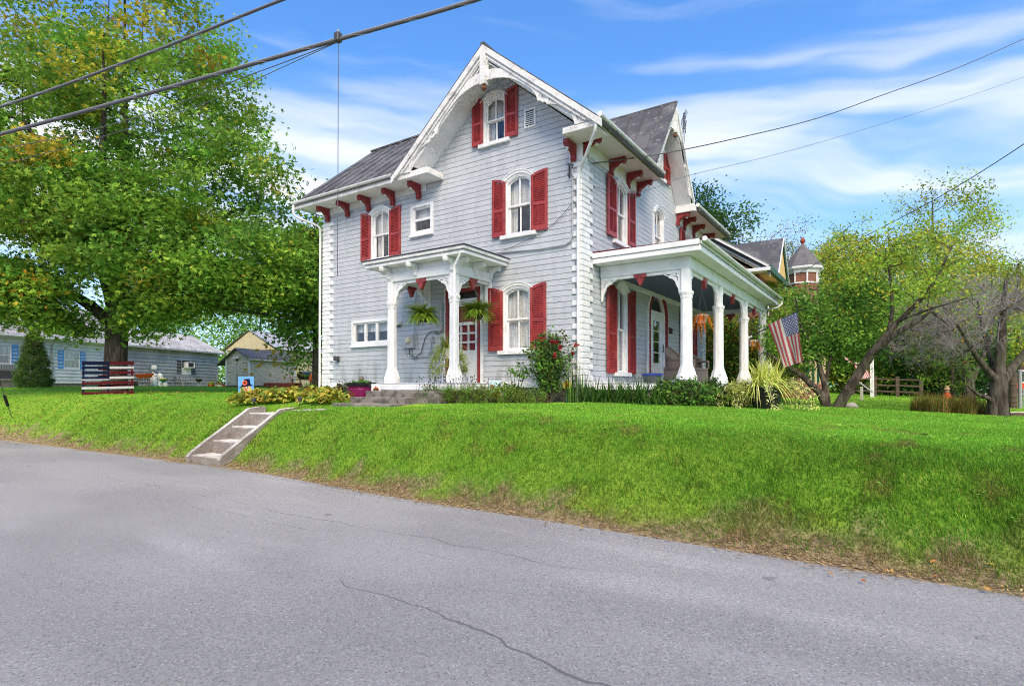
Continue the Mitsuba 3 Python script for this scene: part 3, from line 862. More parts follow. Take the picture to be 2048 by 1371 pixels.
# dormer gable scrollwork (front)
cy_ = 5.15
D0z = 8.39
halfd = [(1.40, 6.02), (1.36, 6.25), (1.24, 6.50), (1.10, 6.72), (1.02, 6.80), (1.02, 6.92), (.86, 7.18), (.62, 7.40), (.36, 7.52), (.09, 7.54)]
pd = Polygon([(cy_ + 1.80, D0z - 1.33 * 1.80), (cy_, D0z), (cy_ - 1.80, D0z - 1.33 * 1.80), (cy_ - 1.64, 5.98)] + [(cy_ - a, b) for a, b in halfd] + [(cy_ + a, b) for a, b in halfd[::-1]] + [(cy_ + 1.64, 5.98)]).buffer(0)
hd = []
for s in (-1, 1):
    hd.append(Polygon([(cy_ + s * .08, 7.98), (cy_ + s * .08, 7.74), (cy_ + s * .26, 7.70)]))
    hd.append(Polygon([(cy_ + s * 1.50, 6.06), (cy_ + s * 1.46, 6.3), (cy_ + s * 1.42, 6.1)]))
    hd.append(Polygon([(cy_ + s * 1.16, 6.80), (cy_ + s * 1.08, 6.96), (cy_ + s * 1.07, 6.84)]))
pd = pd.difference(unary_union(hd))
bd = hp('bargeboard', prism(pd, .47, .52, FRONT), 'paint_old_white')
bp = Polygon([(cy_ + 1.84, D0z - 1.33 * 1.84), (cy_, D0z), (cy_ - 1.84, D0z - 1.33 * 1.84), (cy_ - 1.84, D0z - 1.33 * 1.84 - .15), (cy_, D0z - .15), (cy_ + 1.84, D0z - 1.33 * 1.84 - .15)])
add(bd + '__moulding', prism(bp, .51, .57, FRONT), 'paint_old_white')
add(bd + '__king_post', prism(sbox(cy_ - .06, 7.48, cy_ + .06, D0z - .16), .45, .58, FRONT), 'paint_old_white')
add(bd + '__finial', ball((.515, cy_, 7.40), .055, 2), 'rust', True)
for s in (-1, 1):
    dv = np.array([0, s * 1.0, -1.33]) / math.hypot(1, 1.33)
    nv = np.cross([1, 0, 0], dv); nv = nv if nv[2] > 0 else -nv
    hp('soffit', xf(box(0, 0.50, 0, 3.02, 0, .03), mat4([0, cy_, 7.955], [1, 0, 0], dv, nv)), 'paint_white')
hp('eave_return', ([cbox(.0, .60, 3.05, 3.50, 5.72, 5.80), cbox(.0, .60, 6.76, 7.25, 5.72, 5.80)]), 'paint_old_white')

# gable vent
k = hp('vent', prism(sbox(-1.52, 6.16, -1.20, 6.62).difference(sbox(-1.48, 6.20, -1.24, 6.58)), 0, .03, SIDE), 'paint_white')
for i in range(8):
    add(k + '__slat', xf(box(-1.48, -1.24, -.002, .034, 0, .006), mat4([0, 0, 6.21 + i * .047], [1, 0, 0], [0, -.6, -.8], [0, -.8, .6])), 'paint_white')
add(k + '__backing', prism(sbox(-1.48, 6.20, -1.24, 6.58), 0.001, .004, SIDE), 'dark_grey')

# ------------------------------------------------------------------ doors
k = hp('door', prism(unary_union([sbox(-3.99, 0, -3.90, 2.47), sbox(-2.93, 0, -2.84, 2.47), sbox(-3.99, 2.38, -2.84, 2.47)]), -.03, .045, SIDE), 'paint_red_trim')
add(k + '__casing', prism(unary_union([sbox(-4.04, 0, -3.99, 2.52), sbox(-2.84, 0, -2.785, 2.52), sbox(-3.99, 2.47, -2.84, 2.52)]), -.02, .04, SIDE), 'paint_white')
add(k + '__transom', prism(sbox(-3.90, 2.14, -2.93, 2.20), -.08, .02, SIDE), 'paint_white')
add(k + '__inner_door', prism(sbox(-3.90, 0, -2.93, 2.14), -.16, -.12, SIDE), 'paint_red_trim')
add(k + '__transom_pane', xf(quadgrid(np.array([[[-3.9, 2.2, -.04], [-3.9, 2.38, -.04]], [[-2.93, 2.2, -.04], [-2.93, 2.38, -.04]]])), SIDE), 'glass')
add(k + '__room', prism(sbox(-4.1, 0, -2.7, 2.6), -.5, -.47, SIDE), 'room_dark')
so = sbox(-3.88, .02, -2.95, 2.13)
cells = [sbox(-3.77 + i * .245 + .02, .86 + j * .235, -3.77 + (i + 1) * .245 - .02, .86 + (j + 1) * .235 - .045) for i in range(3) for j in range(3)] + [sbox(-3.75, 1.60, -3.07, 2.02)]
add(k + '__screen_door', prism(so.difference(unary_union(cells)), -.07, -.03, SIDE), 'paint_white')
add(k + '__handle', bar((-3.01, .04, 1.03), (-3.01, .04, 1.16), .02), 'dark_grey')

k = hp('door', prism(door_open.buffer(.10).intersection(sbox(0, 0, 10, 9)).difference(door_open), -.03, .05, FRONT), 'paint_red_trim')
add(k + '__casing', prism(door_open.buffer(.18).intersection(sbox(0, 0, 10, 9)).difference(door_open.buffer(.10)), -.02, .035, FRONT), 'paint_white')
inn = arch(4.56, 5.56, 2.18, 2.20, .46, 14)
add(k + '__surround', prism(door_open.intersection(sbox(0, 0, 10, 9)).difference(unary_union([inn, sbox(4.52, -1, 5.60, 2.10)])), -.09, -.02, FRONT), 'paint_white')
add(k + '__transom_pane', xf((lambda t: (np.column_stack([t[0], np.full(len(t[0]), -.06)]), np.array(t[1])))(trimesh.creation.triangulate_polygon(inn, engine='earcut')), FRONT), 'glass')
gl = sbox(4.78, .62, 5.34, 1.92)
add(k + '__storm_door', prism(sbox(4.53, .01, 5.59, 2.09).difference(gl), -.085, -.04, FRONT), 'paint_white')
add(k + '__kick_panel', prism(sbox(4.76, .12, 5.36, .46), -.05, -.03, FRONT), 'paint_white')
for i in range(4):
    a, b = .62 + 1.30 * i / 4, .62 + 1.30 * (i + 1) / 4
    add(k + '__pane', xf(quadgrid(np.array([[[4.78, a + .012, -.06], [4.78, b - .012, -.06]], [[5.34, a + .012, -.06], [5.34, b - .012, -.06]]])), FRONT), 'glass')
add(k + '__glazing_bars', prism(unary_union([sbox(4.78, .62 + 1.3 * i / 4 - .012, 5.34, .62 + 1.3 * i / 4 + .012) for i in range(5)]), -.07, -.05, FRONT), 'paint_white')
add(k + '__inner_door', prism(sbox(4.4, 0, 5.7, 2.66), -.2, -.17, FRONT), 'room_dark')
add(k + '__handle', cat([bar((.03, 5.49, .98), (.03, 5.49, 1.20), .022), bar((-.03, 5.49, 1.0), (.03, 5.49, 1.0), .018)]), 'dark_grey')
add(k + '__threshold', box(-.05, .08, 4.35, 5.77, 0.002, .03), 'dark_grey')


# ------------------------------------------------------------------ porches
def column(part, x, y, s=1.0, ztop=2.53, rot=0):
    pr = [(0.0, 0.0), (.205, 0), (.207, .145), (.185, .185), (.165, .27), (.130, .37), (.122, .43), (.113, 1.86), (.126, 1.88), (.126, 1.93), (.142, 1.955), (.150, 2.01), (.120, 2.04), (.0, 2.05)]
    pr = [(r * s / math.cos(math.pi / 8), z) for r, z in pr]
    sh = lathe(pr, 8, (x, y, 0.004), math.pi / 8)
    k = add(part + '__column', sh, 'paint_white', 28)
    kk = add(part + '__column_post', cbox(x - .095 * s, x + .095 * s, y - .095 * s, y + .095 * s, 2.04, ztop), 'paint_white')


def fret(part, o, a, w=.46, h=.56, th=.05, mt='paint_white'):
    """scroll-sawn corner bracket: corner o (top, at the post), a = unit direction along the beam"""
    c = [(0, 0), (w, 0), (w, -.045), (w - .07, -.06), (w - .09, -.10), (w - .155, -.115), (w - .20, -.17), (w - .27, -.19), (w - .33, -.25), (w - .36, -.34), (.055, -.42), (.045, -h + .05), (0.03, -h), (0, -h)]
    p = Polygon(c).buffer(0)
    hs = [LineString([(.09, -.09), (.15, -.06), (.20, -.075)]).buffer(.013), LineString([(.24, -.10), (.30, -.09), (.335, -.05)]).buffer(.012), LineString([(.07, -.24), (.075, -.17), (.12, -.13)]).buffer(.013), Point(.16, -.13).buffer(.016)]
    p = p.difference(unary_union(hs))
    a = np.array(a, float); z = np.array([0, 0, 1.0])
    add(part + '__fret_bracket', prism(p, -th / 2, th / 2, mat4(o, a, z, np.cross(a, z))), mt)


def pendant(part, o, a, w=.30, h=.26):
    p = Polygon([(-w / 2, 0), (w / 2, 0), (w / 2, -.07), (w / 2 - .07, -.085), (w / 2 - .07, -.13), (.035, -.20), (.03, -.225), (0, -h), (-.03, -.225), (-.035, -.20), (-w / 2 + .07, -.13), (-w / 2 + .07, -.085), (-w / 2, -.07)])
    p = p.difference(unary_union([Point(-.05, -.10).buffer(.018), Point(.05, -.10).buffer(.018)]))
    a = np.array(a, float); z = np.array([0, 0, 1.0])
    add(part + '__pendant', prism(p, -.045, .045, mat4(o, a, z, np.cross(a, z))), 'paint_red')


PX, PYS = 2.08, (1.02, 3.80, 6.85, 9.78)
P = hp('porch', cat([box(0.0, 2.34, .62, 10.35, -.03, 0.0)]), 'grey_paint')
add(P + '__skirt', ([cbox(2.30, 2.335, .62, 10.3, -.16, -.031), cbox(0.05, 2.29, .60, .64, -.16, -.031)]), 'paint_white')
add(P + '__foundation', ([box(2.1, 2.28, .66, 10.2, -1.2, -.16), box(.05, 2.1, .66, .8, -1.2, -.16)]), 'stone')
for y in PYS: column(P, PX, y, 1.0)
BZ0, BZ1 = 2.53, 2.80
add(P + '__beam', ([cbox(0.03, PX + .10, PYS[0] - .07, PYS[0] + .07, BZ0, BZ1), cbox(PX - .08, PX + .10, PYS[0] + .071, PYS[-1] + .08, BZ0, BZ1), cbox(0.03, PX - .081, PYS[-1] - .07, PYS[-1] + .07, BZ0, BZ1)]), 'paint_white')
add(P + '__rail', ([cbox(0.03, PX - .12, PYS[0] - .025, PYS[0] + .025, BZ0 - .075, BZ0 - .002), cbox(PX - .02, PX + .03, PYS[0] + .12, PYS[1] - .12, BZ0 - .075, BZ0 - .002), cbox(PX - .02, PX + .03, PYS[1] + .12, PYS[2] - .12, BZ0 - .075, BZ0 - .002), cbox(PX - .02, PX + .03, PYS[2] + .12, PYS[3] - .12, BZ0 - .075, BZ0 - .002)]), 'paint_white')
add(P + '__ceiling', box(.0, PX - .08, PYS[0] + .07, PYS[-1] - .07, 2.68, 2.72), 'paint_ceiling')
add(P + '__ceiling_trim', cat([box(.0, .07, PYS[0] + .071, PYS[-1] - .071, 2.58, 2.68)]), 'paint_white')
add(P + '__soffit', ([box(PX + .10, 2.50, .62, 10.4, 2.80, 2.83), box(0.03, PX + .10, .62, PYS[0] - .07, 2.80, 2.83)]), 'paint_white')
add(P + '__fascia', ([cbox(2.47, 2.51, .58, 10.45, 2.80, 2.93), cbox(.0, 2.47, .575, .615, 2.80, 2.925), cbox(.0, 2.50, .545, .574, 2.926, 3.05), cbox(2.511, 2.54, .57, 10.45, 2.93, 3.02)]), 'paint_white')
add(P + '__roof', cat([(np.array([[-.02, .55, 3.085], [2.56, .55, 3.05], [2.56, 10.5, 3.05], [-.02, 10.5, 3.10], [-.02, .55, 3.05], [2.56, .55, 3.03], [2.56, 10.5, 3.03], [-.02, 10.5, 3.05]]), np.array([[0, 1, 2], [0, 2, 3], [0, 4, 1], [1, 4, 5], [1, 5, 2], [2, 5, 6], [4, 7, 5], [5, 7, 6], [3, 2, 7], [2, 6, 7]]))]), 'maroon')
add(P + '__gutter', gutter((2.61, .55, 3.03), (2.61, 10.5, 3.03), .055), 'paint_white', 40)
add(P + '__downspout', tube([(2.61, 10.45, 2.97), (2.61, 10.45, 2.85), (2.5, 10.3, 2.72), (2.2, 9.95, 2.62), (2.16, 9.93, 2.5), (2.16, 9.93, 0)], .03, 8), 'paint_white', 40)
fret(P, (.035, PYS[0], BZ0 - .002), (1, 0, 0)); fret(P, (PX - .12, PYS[0], BZ0 - .002), (-1, 0, 0))
for i in range(3):
    fret(P, (PX, PYS[i] + .118, BZ0 - .002), (0, 1, 0)); fret(P, (PX, PYS[i + 1] - .118, BZ0 - .002), (0, -1, 0))
    pendant(P, (PX + .01, (PYS[i] + PYS[i + 1]) / 2, BZ0 - .01), (0, 1, 0))
pendant(P, (1.02, PYS[0] - .01, BZ0 - .01), (1, 0, 0)); pendant(P, (1.02, PYS[3] - .01, BZ0 - .01), (1, 0, 0))
add(P + '__steps', ([cbox(2.35, 2.70, 4.2, 5.9, -.5, -.17), cbox(2.70, 3.05, 4.1, 6.0, -.62, -.36)]), 'stone')

Q = hp('portico', box(-4.88, -2.22, -1.66, -.046, -.03, 0.0), 'grey_paint')
add(Q + '__skirt', ([cbox(-4.90, -2.20, -1.68, -1.64, -.17, -.028), cbox(-4.90, -4.87, -1.64, -.046, -.17, -.031), cbox(-2.24, -2.20, -1.64, -.046, -.17, -.031)]), 'paint_white')
add(Q + '__foundation', box(-4.84, -2.26, -1.60, -.02, -.9, -.17), 'stone')
QX, QY = (-4.60, -2.58), -1.38
for x in QX: column(Q, x, QY, .92)
for x in QX:
    add(Q + '__pilaster', cbox(x - .10, x + .10, -.07, -.002, 2.0, BZ0), 'paint_white')
add(Q + '__beam', ([cbox(QX[0] - .10, QX[1] + .10, QY - .08, QY + .08, BZ0, 2.76), cbox(QX[0] - .09, QX[0] + .07, QY + .081, -.003, BZ0, 2.76), cbox(QX[1] - .07, QX[1] + .09, QY + .081, -.003, BZ0, 2.76)]), 'paint_white')
add(Q + '__frieze', ([cbox(QX[0] - .07, QX[1] + .07, QY - .05, QY + .05, 2.762, 2.90), cbox(QX[0] - .06, QX[0] + .04, QY + .051, -.003, 2.762, 2.90), cbox(QX[1] - .04, QX[1] + .06, QY + .051, -.003, 2.762, 2.90)]), 'paint_white')
add(Q + '__rail', ([cbox(QX[0] + .12, QX[1] - .12, QY - .025, QY + .025, BZ0 - .07, BZ0 - .002), cbox(QX[1] - .025, QX[1] + .025, QY + .12, -.08, BZ0 - .07, BZ0 - .002)]), 'paint_white')
add(Q + '__soffit', box(-5.16, -2.06, -1.70, -.003, 2.902, 2.93), 'paint_white')
add(Q + '__fascia', ([cbox(-5.20, -2.02, -1.74, -1.70, 2.885, 2.975), cbox(-5.20, -5.16, -1.70, -.003, 2.885, 2.975), cbox(-2.06, -2.02, -1.70, -.003, 2.885, 2.975)]), 'paint_white')
add(Q + '__moulding', ([cbox(-5.25, -1.97, -1.79, -1.741, 2.976, 3.06), cbox(-5.25, -5.201, -1.74, -.003, 2.976, 3.06), cbox(-2.019, -1.97, -1.74, -.003, 2.976, 3.06)]), 'paint_old_white')
rp = np.array([[-5.28, -1.82, 3.075], [-1.94, -1.82, 3.075], [-1.94, 0, 3.075], [-5.28, 0, 3.075], [-4.4, -.9, 3.17], [-2.8, -.9, 3.17], [-2.8, 0, 3.17], [-4.4, 0, 3.17], [-5.28, -1.82, 3.06], [-1.94, -1.82, 3.06], [-1.94, 0, 3.06], [-5.28, 0, 3.06]])
add(Q + '__roof', (rp, np.array([[0, 1, 5], [0, 5, 4], [1, 2, 6], [1, 6, 5], [4, 5, 6], [4, 6, 7], [3, 0, 4], [3, 4, 7], [8, 9, 1], [8, 1, 0], [9, 10, 2], [9, 2, 1], [11, 8, 0], [11, 0, 3]])), 'roof_tin')
fret(Q, (QX[0] + .105, QY, BZ0 - .002), (1, 0, 0)); fret(Q, (QX[1] - .105, QY, BZ0 - .002), (-1, 0, 0))
fret(Q, (QX[1], QY + .105, BZ0 - .002), (0, 1, 0))
fret(Q, (QX[0], QY + .105, BZ0 - .002), (0, 1, 0)); fret(Q, (QX[0], -.072, BZ0 - .002), (0, -1, 0))
pendant(Q, ((QX[0] + QX[1]) / 2, QY - .01, BZ0 - .01), (1, 0, 0)); pendant(Q, (QX[1], QY / 2, BZ0 - .01), (0, 1, 0)); pendant(Q, (QX[0], QY / 2, BZ0 - .01), (0, 1, 0))
FR = mat4([0, QY - .05, 0], [1, 0, 0], [0, 0, 1], [0, -1, 0])
for x in (QX[0] - .02, (QX[0] + QX[1]) / 2 - .12, QX[1] + .02):
    bracket(FR, x, 2.60, .09, .74, 'paint_white', Q + '__bracket')
FR2 = mat4([QX[1] + .06, 0, 0], [0, 1, 0], [0, 0, 1], [1, 0, 0])
for y in (QY + .03, -.72, -.08): bracket(FR2, y, 2.60, .09, .74, 'paint_white', Q + '__bracket')
FR3 = mat4([QX[0] - .06, 0, 0], [0, -1, 0], [0, 0, 1], [-1, 0, 0])
for y in (QY + .03, -.72, -.08): bracket(FR3, -y, 2.60, .09, .74, 'paint_white', Q + '__bracket')
add(Q + '__downspout', tube([(-2.08, -1.72, 2.96), (-2.20, -1.70, 2.80), (-2.34, -1.66, 2.65), (-2.36, -1.64, 2.5), (-2.36, -1.64, 0)], .03, 8), 'paint_white', 40)
st = thing('stone_step', 'three worn brown stone steps in front of the white side portico', 'steps')
for i, (y0, y1, z1, x0, x1) in enumerate(((-2.02, -1.69, -.18, -4.86, -2.5), (-2.36, -2.02, -.33, -5.02, -3.1), (-2.80, -2.36, -.47, -5.15, -3.1))):
    add(st + '__slab', cbox(x0, x1, y0, -1.69 if i == 0 else y1 + .02, z1 - .3, z1, .018), 'stone')
# ------------------------------------------------------------------ vegetation
def unit(v): return v / (np.linalg.norm(v, axis=-1, keepdims=True) + 1e-12)


LEAF = {
    'maple': (np.array([[0, -.5, 0], [.17, -.05, .05], [0, .55, 0], [-.17, -.05, .05], [0, -.42, 0], [.34, -.22, .03], [.56, .18, -.06], [.14, .02, .04], [-.34, -.22, .03], [-.56, .18, -.06], [-.14, .02, .04]], float),
              np.array([[0, 1, 2], [0, 2, 3], [4, 5, 6], [4, 6, 7], [4, 9, 8], [4, 10, 9]])),
    'oval': (np.array([[0, -.5, 0], [.26, -.02, .07], [0, .5, 0], [-.26, -.02, .07]], float), np.array([[0, 1, 2], [0, 2, 3]])),
    'long': (np.array([[0, -.5, 0], [.11, -.1, .03], [0, .5, -.05], [-.11, -.1, .03]], float), np.array([[0, 1, 2], [0, 2, 3]])),
    'frond': (np.array([[0, 0, 0], [.09, .33, .10], [0, .36, .13], [-.09, .33, .10], [.07, .72, .06], [0, .75, .08], [-.07, .72, .06], [0, 1.0, -.12]], float),
              np.array([[0, 1, 2], [0, 2, 3], [1, 4, 2], [2, 4, 5], [3, 2, 5], [3, 5, 6], [4, 7, 5], [6, 5, 7]])),
}


def leaves(C, size, col, shape='oval', up=0.5, rng=RNG, dirs=None):
    """many leaves as one mesh with a colour per leaf: (mesh, colours)"""
    T0, F0 = LEAF[shape]
    n = len(C)
    nrm = unit(rng.normal(size=(n, 3)) + np.array([0, 0, up * 1.6]))
    tan = rng.normal(size=(n, 3)) if dirs is None else dirs
    tan = unit(tan - nrm * (tan * nrm).sum(1, keepdims=True))
    bi = np.cross(tan, nrm)
    s = np.broadcast_to(size, (n,))[:, None, None]
    L = T0[None] * s
    V = C[:, None] + L[..., :1] * bi[:, None] + L[..., 1:2] * tan[:, None] + L[..., 2:] * nrm[:, None]
    F = (F0[None] + (np.arange(n) * len(T0))[:, None, None]).reshape(-1, 3)
    return (V.reshape(-1, 3), F), np.repeat(np.clip(col, 0.002, 0.95), len(T0), 0)


def catc(ms):
    return cat([m for m, c in ms]), np.vstack([c for m, c in ms])


def palette(n, cols, weights, rng, jit=0.22):
    cols = np.array(cols, float)
    i = rng.choice(len(cols), n, p=np.array(weights) / np.sum(weights))
    return cols[i] * np.exp(rng.normal(size=(n, 1)) * jit) * np.exp(rng.normal(size=(n, 3)) * 0.06)


def skeleton(stems, tips, rng, step=0.8, wander=0.12, pull=0.35):
    """stems: list of polylines (k, 4) with x, y, z, radius; tips: points the twigs must reach. Returns tubes."""
    nodes, rad, par = [], [], []
    base_r = []
    for s in stems:
        s = np.array(s, float)
        prev = -1
        if len(nodes):
            d = np.linalg.norm(np.array(nodes) - s[0, :3], axis=1)
            prev = int(np.argmin(d)) if d.min() < 0.6 else -1
        dense = [s[0]]
        for a, b in zip(s[:-1], s[1:]):
            k = max(1, int(np.linalg.norm(b[:3] - a[:3]) / step))
            for j in range(1, k + 1): dense.append(a + (b - a) * j / k)
        for q in dense:
            nodes.append(q[:3]); base_r.append(q[3]); par.append(prev); prev = len(nodes) - 1
    nstem = len(nodes)
    tips = np.array(tips)
    dist = np.array([np.min(np.linalg.norm(np.array(nodes) - t, axis=1)) for t in tips])
    arr = list(nodes)
    for ti in np.argsort(dist):
        t = tips[ti]
        A = np.array(arr)
        dv = t - A
        dl = np.linalg.norm(dv, axis=1)
        cost = dl + pull * np.maximum(0, A[:, 2] - t[2] + 0.2) + 0.25 * dl * (dl < 0.3)
        j = int(np.argmin(cost))
        k = max(1, int(dl[j] / step))
        prev = j
        for m in range(1, k + 1):
            f = m / k
            q = A[j] + dv[j] * f + np.array([0, 0, 0.10 * dl[j] * math.sin(math.pi * f)]) + rng.normal(size=3) * wander * (f < 1) * min(1, dl[j])
            arr.append(q); base_r.append(0); par.append(prev); prev = len(arr) - 1
    n = len(arr)
    load = np.zeros(n)
    kids = [[] for _ in range(n)]
    for i in range(n):
        if par[i] >= 0: kids[par[i]].append(i)
    for i in range(n - 1, -1, -1):
        load[i] = max(1, sum(load[k] for k in kids[i]))
    return np.array(arr), np.array(par), np.array(base_r), load, kids, nstem


def tree_mesh(stems, tips, rng, tip_r=0.012, step=0.8, wander=0.12, sides=7, pw=0.46, pull=0.35):
    P, par, br, load, kids, ns = skeleton(stems, tips, rng, step, wander, pull)
    R = np.maximum(tip_r * load ** pw, 0)
    R[:ns] = br[:ns]
    for i in range(ns, len(P)):
        R[i] = min(R[i], R[par[i]] * 0.92)
    ms, done = [], np.zeros(len(P), bool)
    for i in range(len(P)):
        if done[i]: continue
        if par[i] >= 0 and not (i == 0): pts, rs = [P[par[i]]], [min(R[par[i]], R[i] * 1.25)]
        else: pts, rs = [], []
        j = i
        while True:
            done[j] = True
            pts.append(P[j]); rs.append(R[j])
            nx = [k for k in kids[j] if not done[k]]
            if not nx: break
            j = max(nx, key=lambda k: R[k])
        if len(pts) > 1:
            ms.append(tube(np.array(pts), np.array(rs), sides if max(rs) > .05 else (5 if max(rs) > .02 else 3), caps=max(rs) > .05))
    return cat(ms)


def lobe_points(lobes, n, rng, shell=0.55):
    """random points in ellipsoids (cx, cy, cz, rx, ry, rz, weight), denser towards the skin"""
    w = np.array([l[6] for l in lobes]); w = w / w.sum()
    i = rng.choice(len(lobes), n, p=w)
    L = np.array(lobes)[i]
    d = unit(rng.normal(size=(n, 3)))
    r = rng.uniform(0, 1, n) ** (1 / 3.0)
    r = shell * np.maximum(r, rng.uniform(0.55, 1, n)) + (1 - shell) * r
    return L[:, :3] + d * r[:, None] * L[:, 3:6]


def foliage(tips, per, spread, size, cols, wts, rng, shape='oval', up=0.5, flat=0.75, jit=0.2, clump=0.22, droop=0.0):
    n = len(tips)
    k = rng.poisson(per, n)
    idx = np.repeat(np.arange(n), k)
    sp = spread * rng.uniform(0.7, 1.25, n)
    C = tips[idx] + rng.normal(size=(len(idx), 3)) * sp[idx][:, None] * np.array([1, 1, flat])
    C[:, 2] -= droop * np.abs(rng.normal(size=len(idx)))
    cl = palette(n, cols, wts, rng, clump)
    own = palette(len(idx), cols, wts, rng, jit)
    col = cl[idx] * 0.62 + own * 0.38
    return leaves(C, size * rng.uniform(0.65, 1.25, len(idx)), col, shape, up, rng)


GREEN, DGREEN, YGREEN, YEL, ORA = (0.215, 0.43, 0.065), (0.12, 0.27, 0.05), (0.37, 0.54, 0.075), (0.64, 0.53, 0.07), (0.60, 0.31, 0.04)

# the big maple on the left
rng = np.random.default_rng(11)
tx, ty = (-22.518, -0.536)
tz = gz(tx, ty)
b = np.array([tx, ty, tz])
lx, ly = math.cos(YAW), -math.sin(YAW)     # the road runs roughly this way
R_, F_ = np.array([lx, ly, 0]), np.array([-ly, lx, 0])
K_ = 1.136
def tp(r, f, z): return b + (R_ * r + F_ * f + np.array([0, 0, z])) * K_
def st_(pts): return np.array([list(tp(r, f, z)) + [rad * K_ * .92] for r, f, z, rad in pts])
stems = [st_([(0, 0, -.3, .62), (0, 0, .05, .50), (.0, 0, .6, .44), (.05, 0, 2.0, .41), (.05, 0, 3.0, .42), (.1, .1, 4.5, .32), (.1, .2, 7, .20), (.2, .2, 10, .12), (.2, .1, 13.5, .06), (.2, .1, 16.5, .025)]),
         st_([(.05, 0, 2.5, .30), (-.7, -.3, 3.3, .22), (-1.5, -.6, 3.9, .17), (-2.8, -1.0, 4.0, .12), (-4.3, -1.4, 3.3, .07)]),
         st_([(.05, 0, 2.3, .26), (.8, -.2, 2.9, .20), (1.8, -.5, 3.45, .16), (3.2, -.8, 3.5, .13), (5.0, -.9, 3.1, .08), (6.3, -1.0, 2.9, .05)]),
         st_([(.05, 0, 3.0, .28), (.9, .5, 4.3, .20), (2.2, 1.2, 6.0, .15), (3.8, 1.6, 7.6, .09)]),
         st_([(.05, 0, 3.0, .28), (-.9, .6, 4.6, .2), (-2.3, 1.0, 7.0, .15), (-3.5, 1.4, 9.6, .08)]),
         st_([(.1, .1, 4.5, .22), (.6, -1.2, 6.0, .17), (1.2, -2.4, 8.2, .11), (1.8, -3.2, 10.4, .06)]),
         st_([(.1, .1, 5.2, .2), (-.8, -1.2, 7.2, .15), (-1.6, -2.4, 9.5, .08)])]
lob = [(0, 0, 14.2, 4.6, 4.0, 3.8, 2.3), (1.6, -.5, 10.8, 4.6, 4.2, 2.6, 1.7), (-3.2, -.5, 10.0, 3.4, 3.6, 2.8, 1.1), (3.6, -.8, 7.6, 3.9, 3.4, 2.2, 1.6), (-3.6, -1.2, 6.2, 3.4, 3.4, 2.1, 1.2), (5.3, -1.0, 4.8, 2.7, 2.8, 1.7, 1.7), (1.5, -2.6, 5.4, 2.6, 2.0, 1.5, 1.0), (-.8, -2.8, 6.8, 2.6, 2.0, 1.7, 1.0),
       (-4.4, -1.6, 3.7, 2.6, 2.2, 1.2, 1.1), (-1.6, -1.9, 3.5, 1.5, 1.3, .8, .5), (0, 2.4, 7, 4, 2.4, 3, .8), (.8, 3.0, 5, 3.4, 2, 1.6, .5), (-2.2, -1.5, 3.7, 1.6, 1.8, .9, .4), (3.0, -1.6, 3.8, 2.6, 1.6, .9, .8), (5.4, -1.4, 3.9, 2.0, 1.6, .8, .8), (-5.5, -1, 12, 3, 3, 3, .8), (-1.5, -.8, 2.6, 1.1, .9, .5, .3), (1.3, -.6, 2.7, 1.0, .8, .5, .25), (3.0, -1.2, 3.2, 1.2, 1, .45, .35), (6.2, -1.2, 4.0, 1.1, 1, .6, .4)]
lob = [tuple(tp(l[0], l[1], l[2])) + (l[3] * K_, l[4] * K_, l[5] * K_, l[6]) for l in lob]
tips = lobe_points(lob, 930, rng)
M1 = thing('maple_tree', 'tall broad maple with green and yellowing leaves behind the painted pallet flag', 'tree')
add(M1 + '__trunk', tree_mesh(stems, tips, rng, .016, .8, .14, 9), 'bark', 50)
hi = np.clip((tips[:, 2] - tz - 10) / 6, 0, 1)
sel = rng.uniform(size=len(tips)) < hi * 0.8 + 0.03
A_ = foliage(tips[~sel], 130, .47, .195, [GREEN, DGREEN, YGREEN, YEL, ORA], [.56, .16, .25, .03, .008], rng, 'maple', .85, .6)
B_ = foliage(tips[sel], 124, .49, .19, [GREEN, YGREEN, YEL, ORA, (.30, .21, .04)], [.30, .38, .20, .06, .06], rng, 'maple', .8, .6)
m, c = catc([A_, B_])
add(M1 + '__crown', m, 'leaf', color=c)


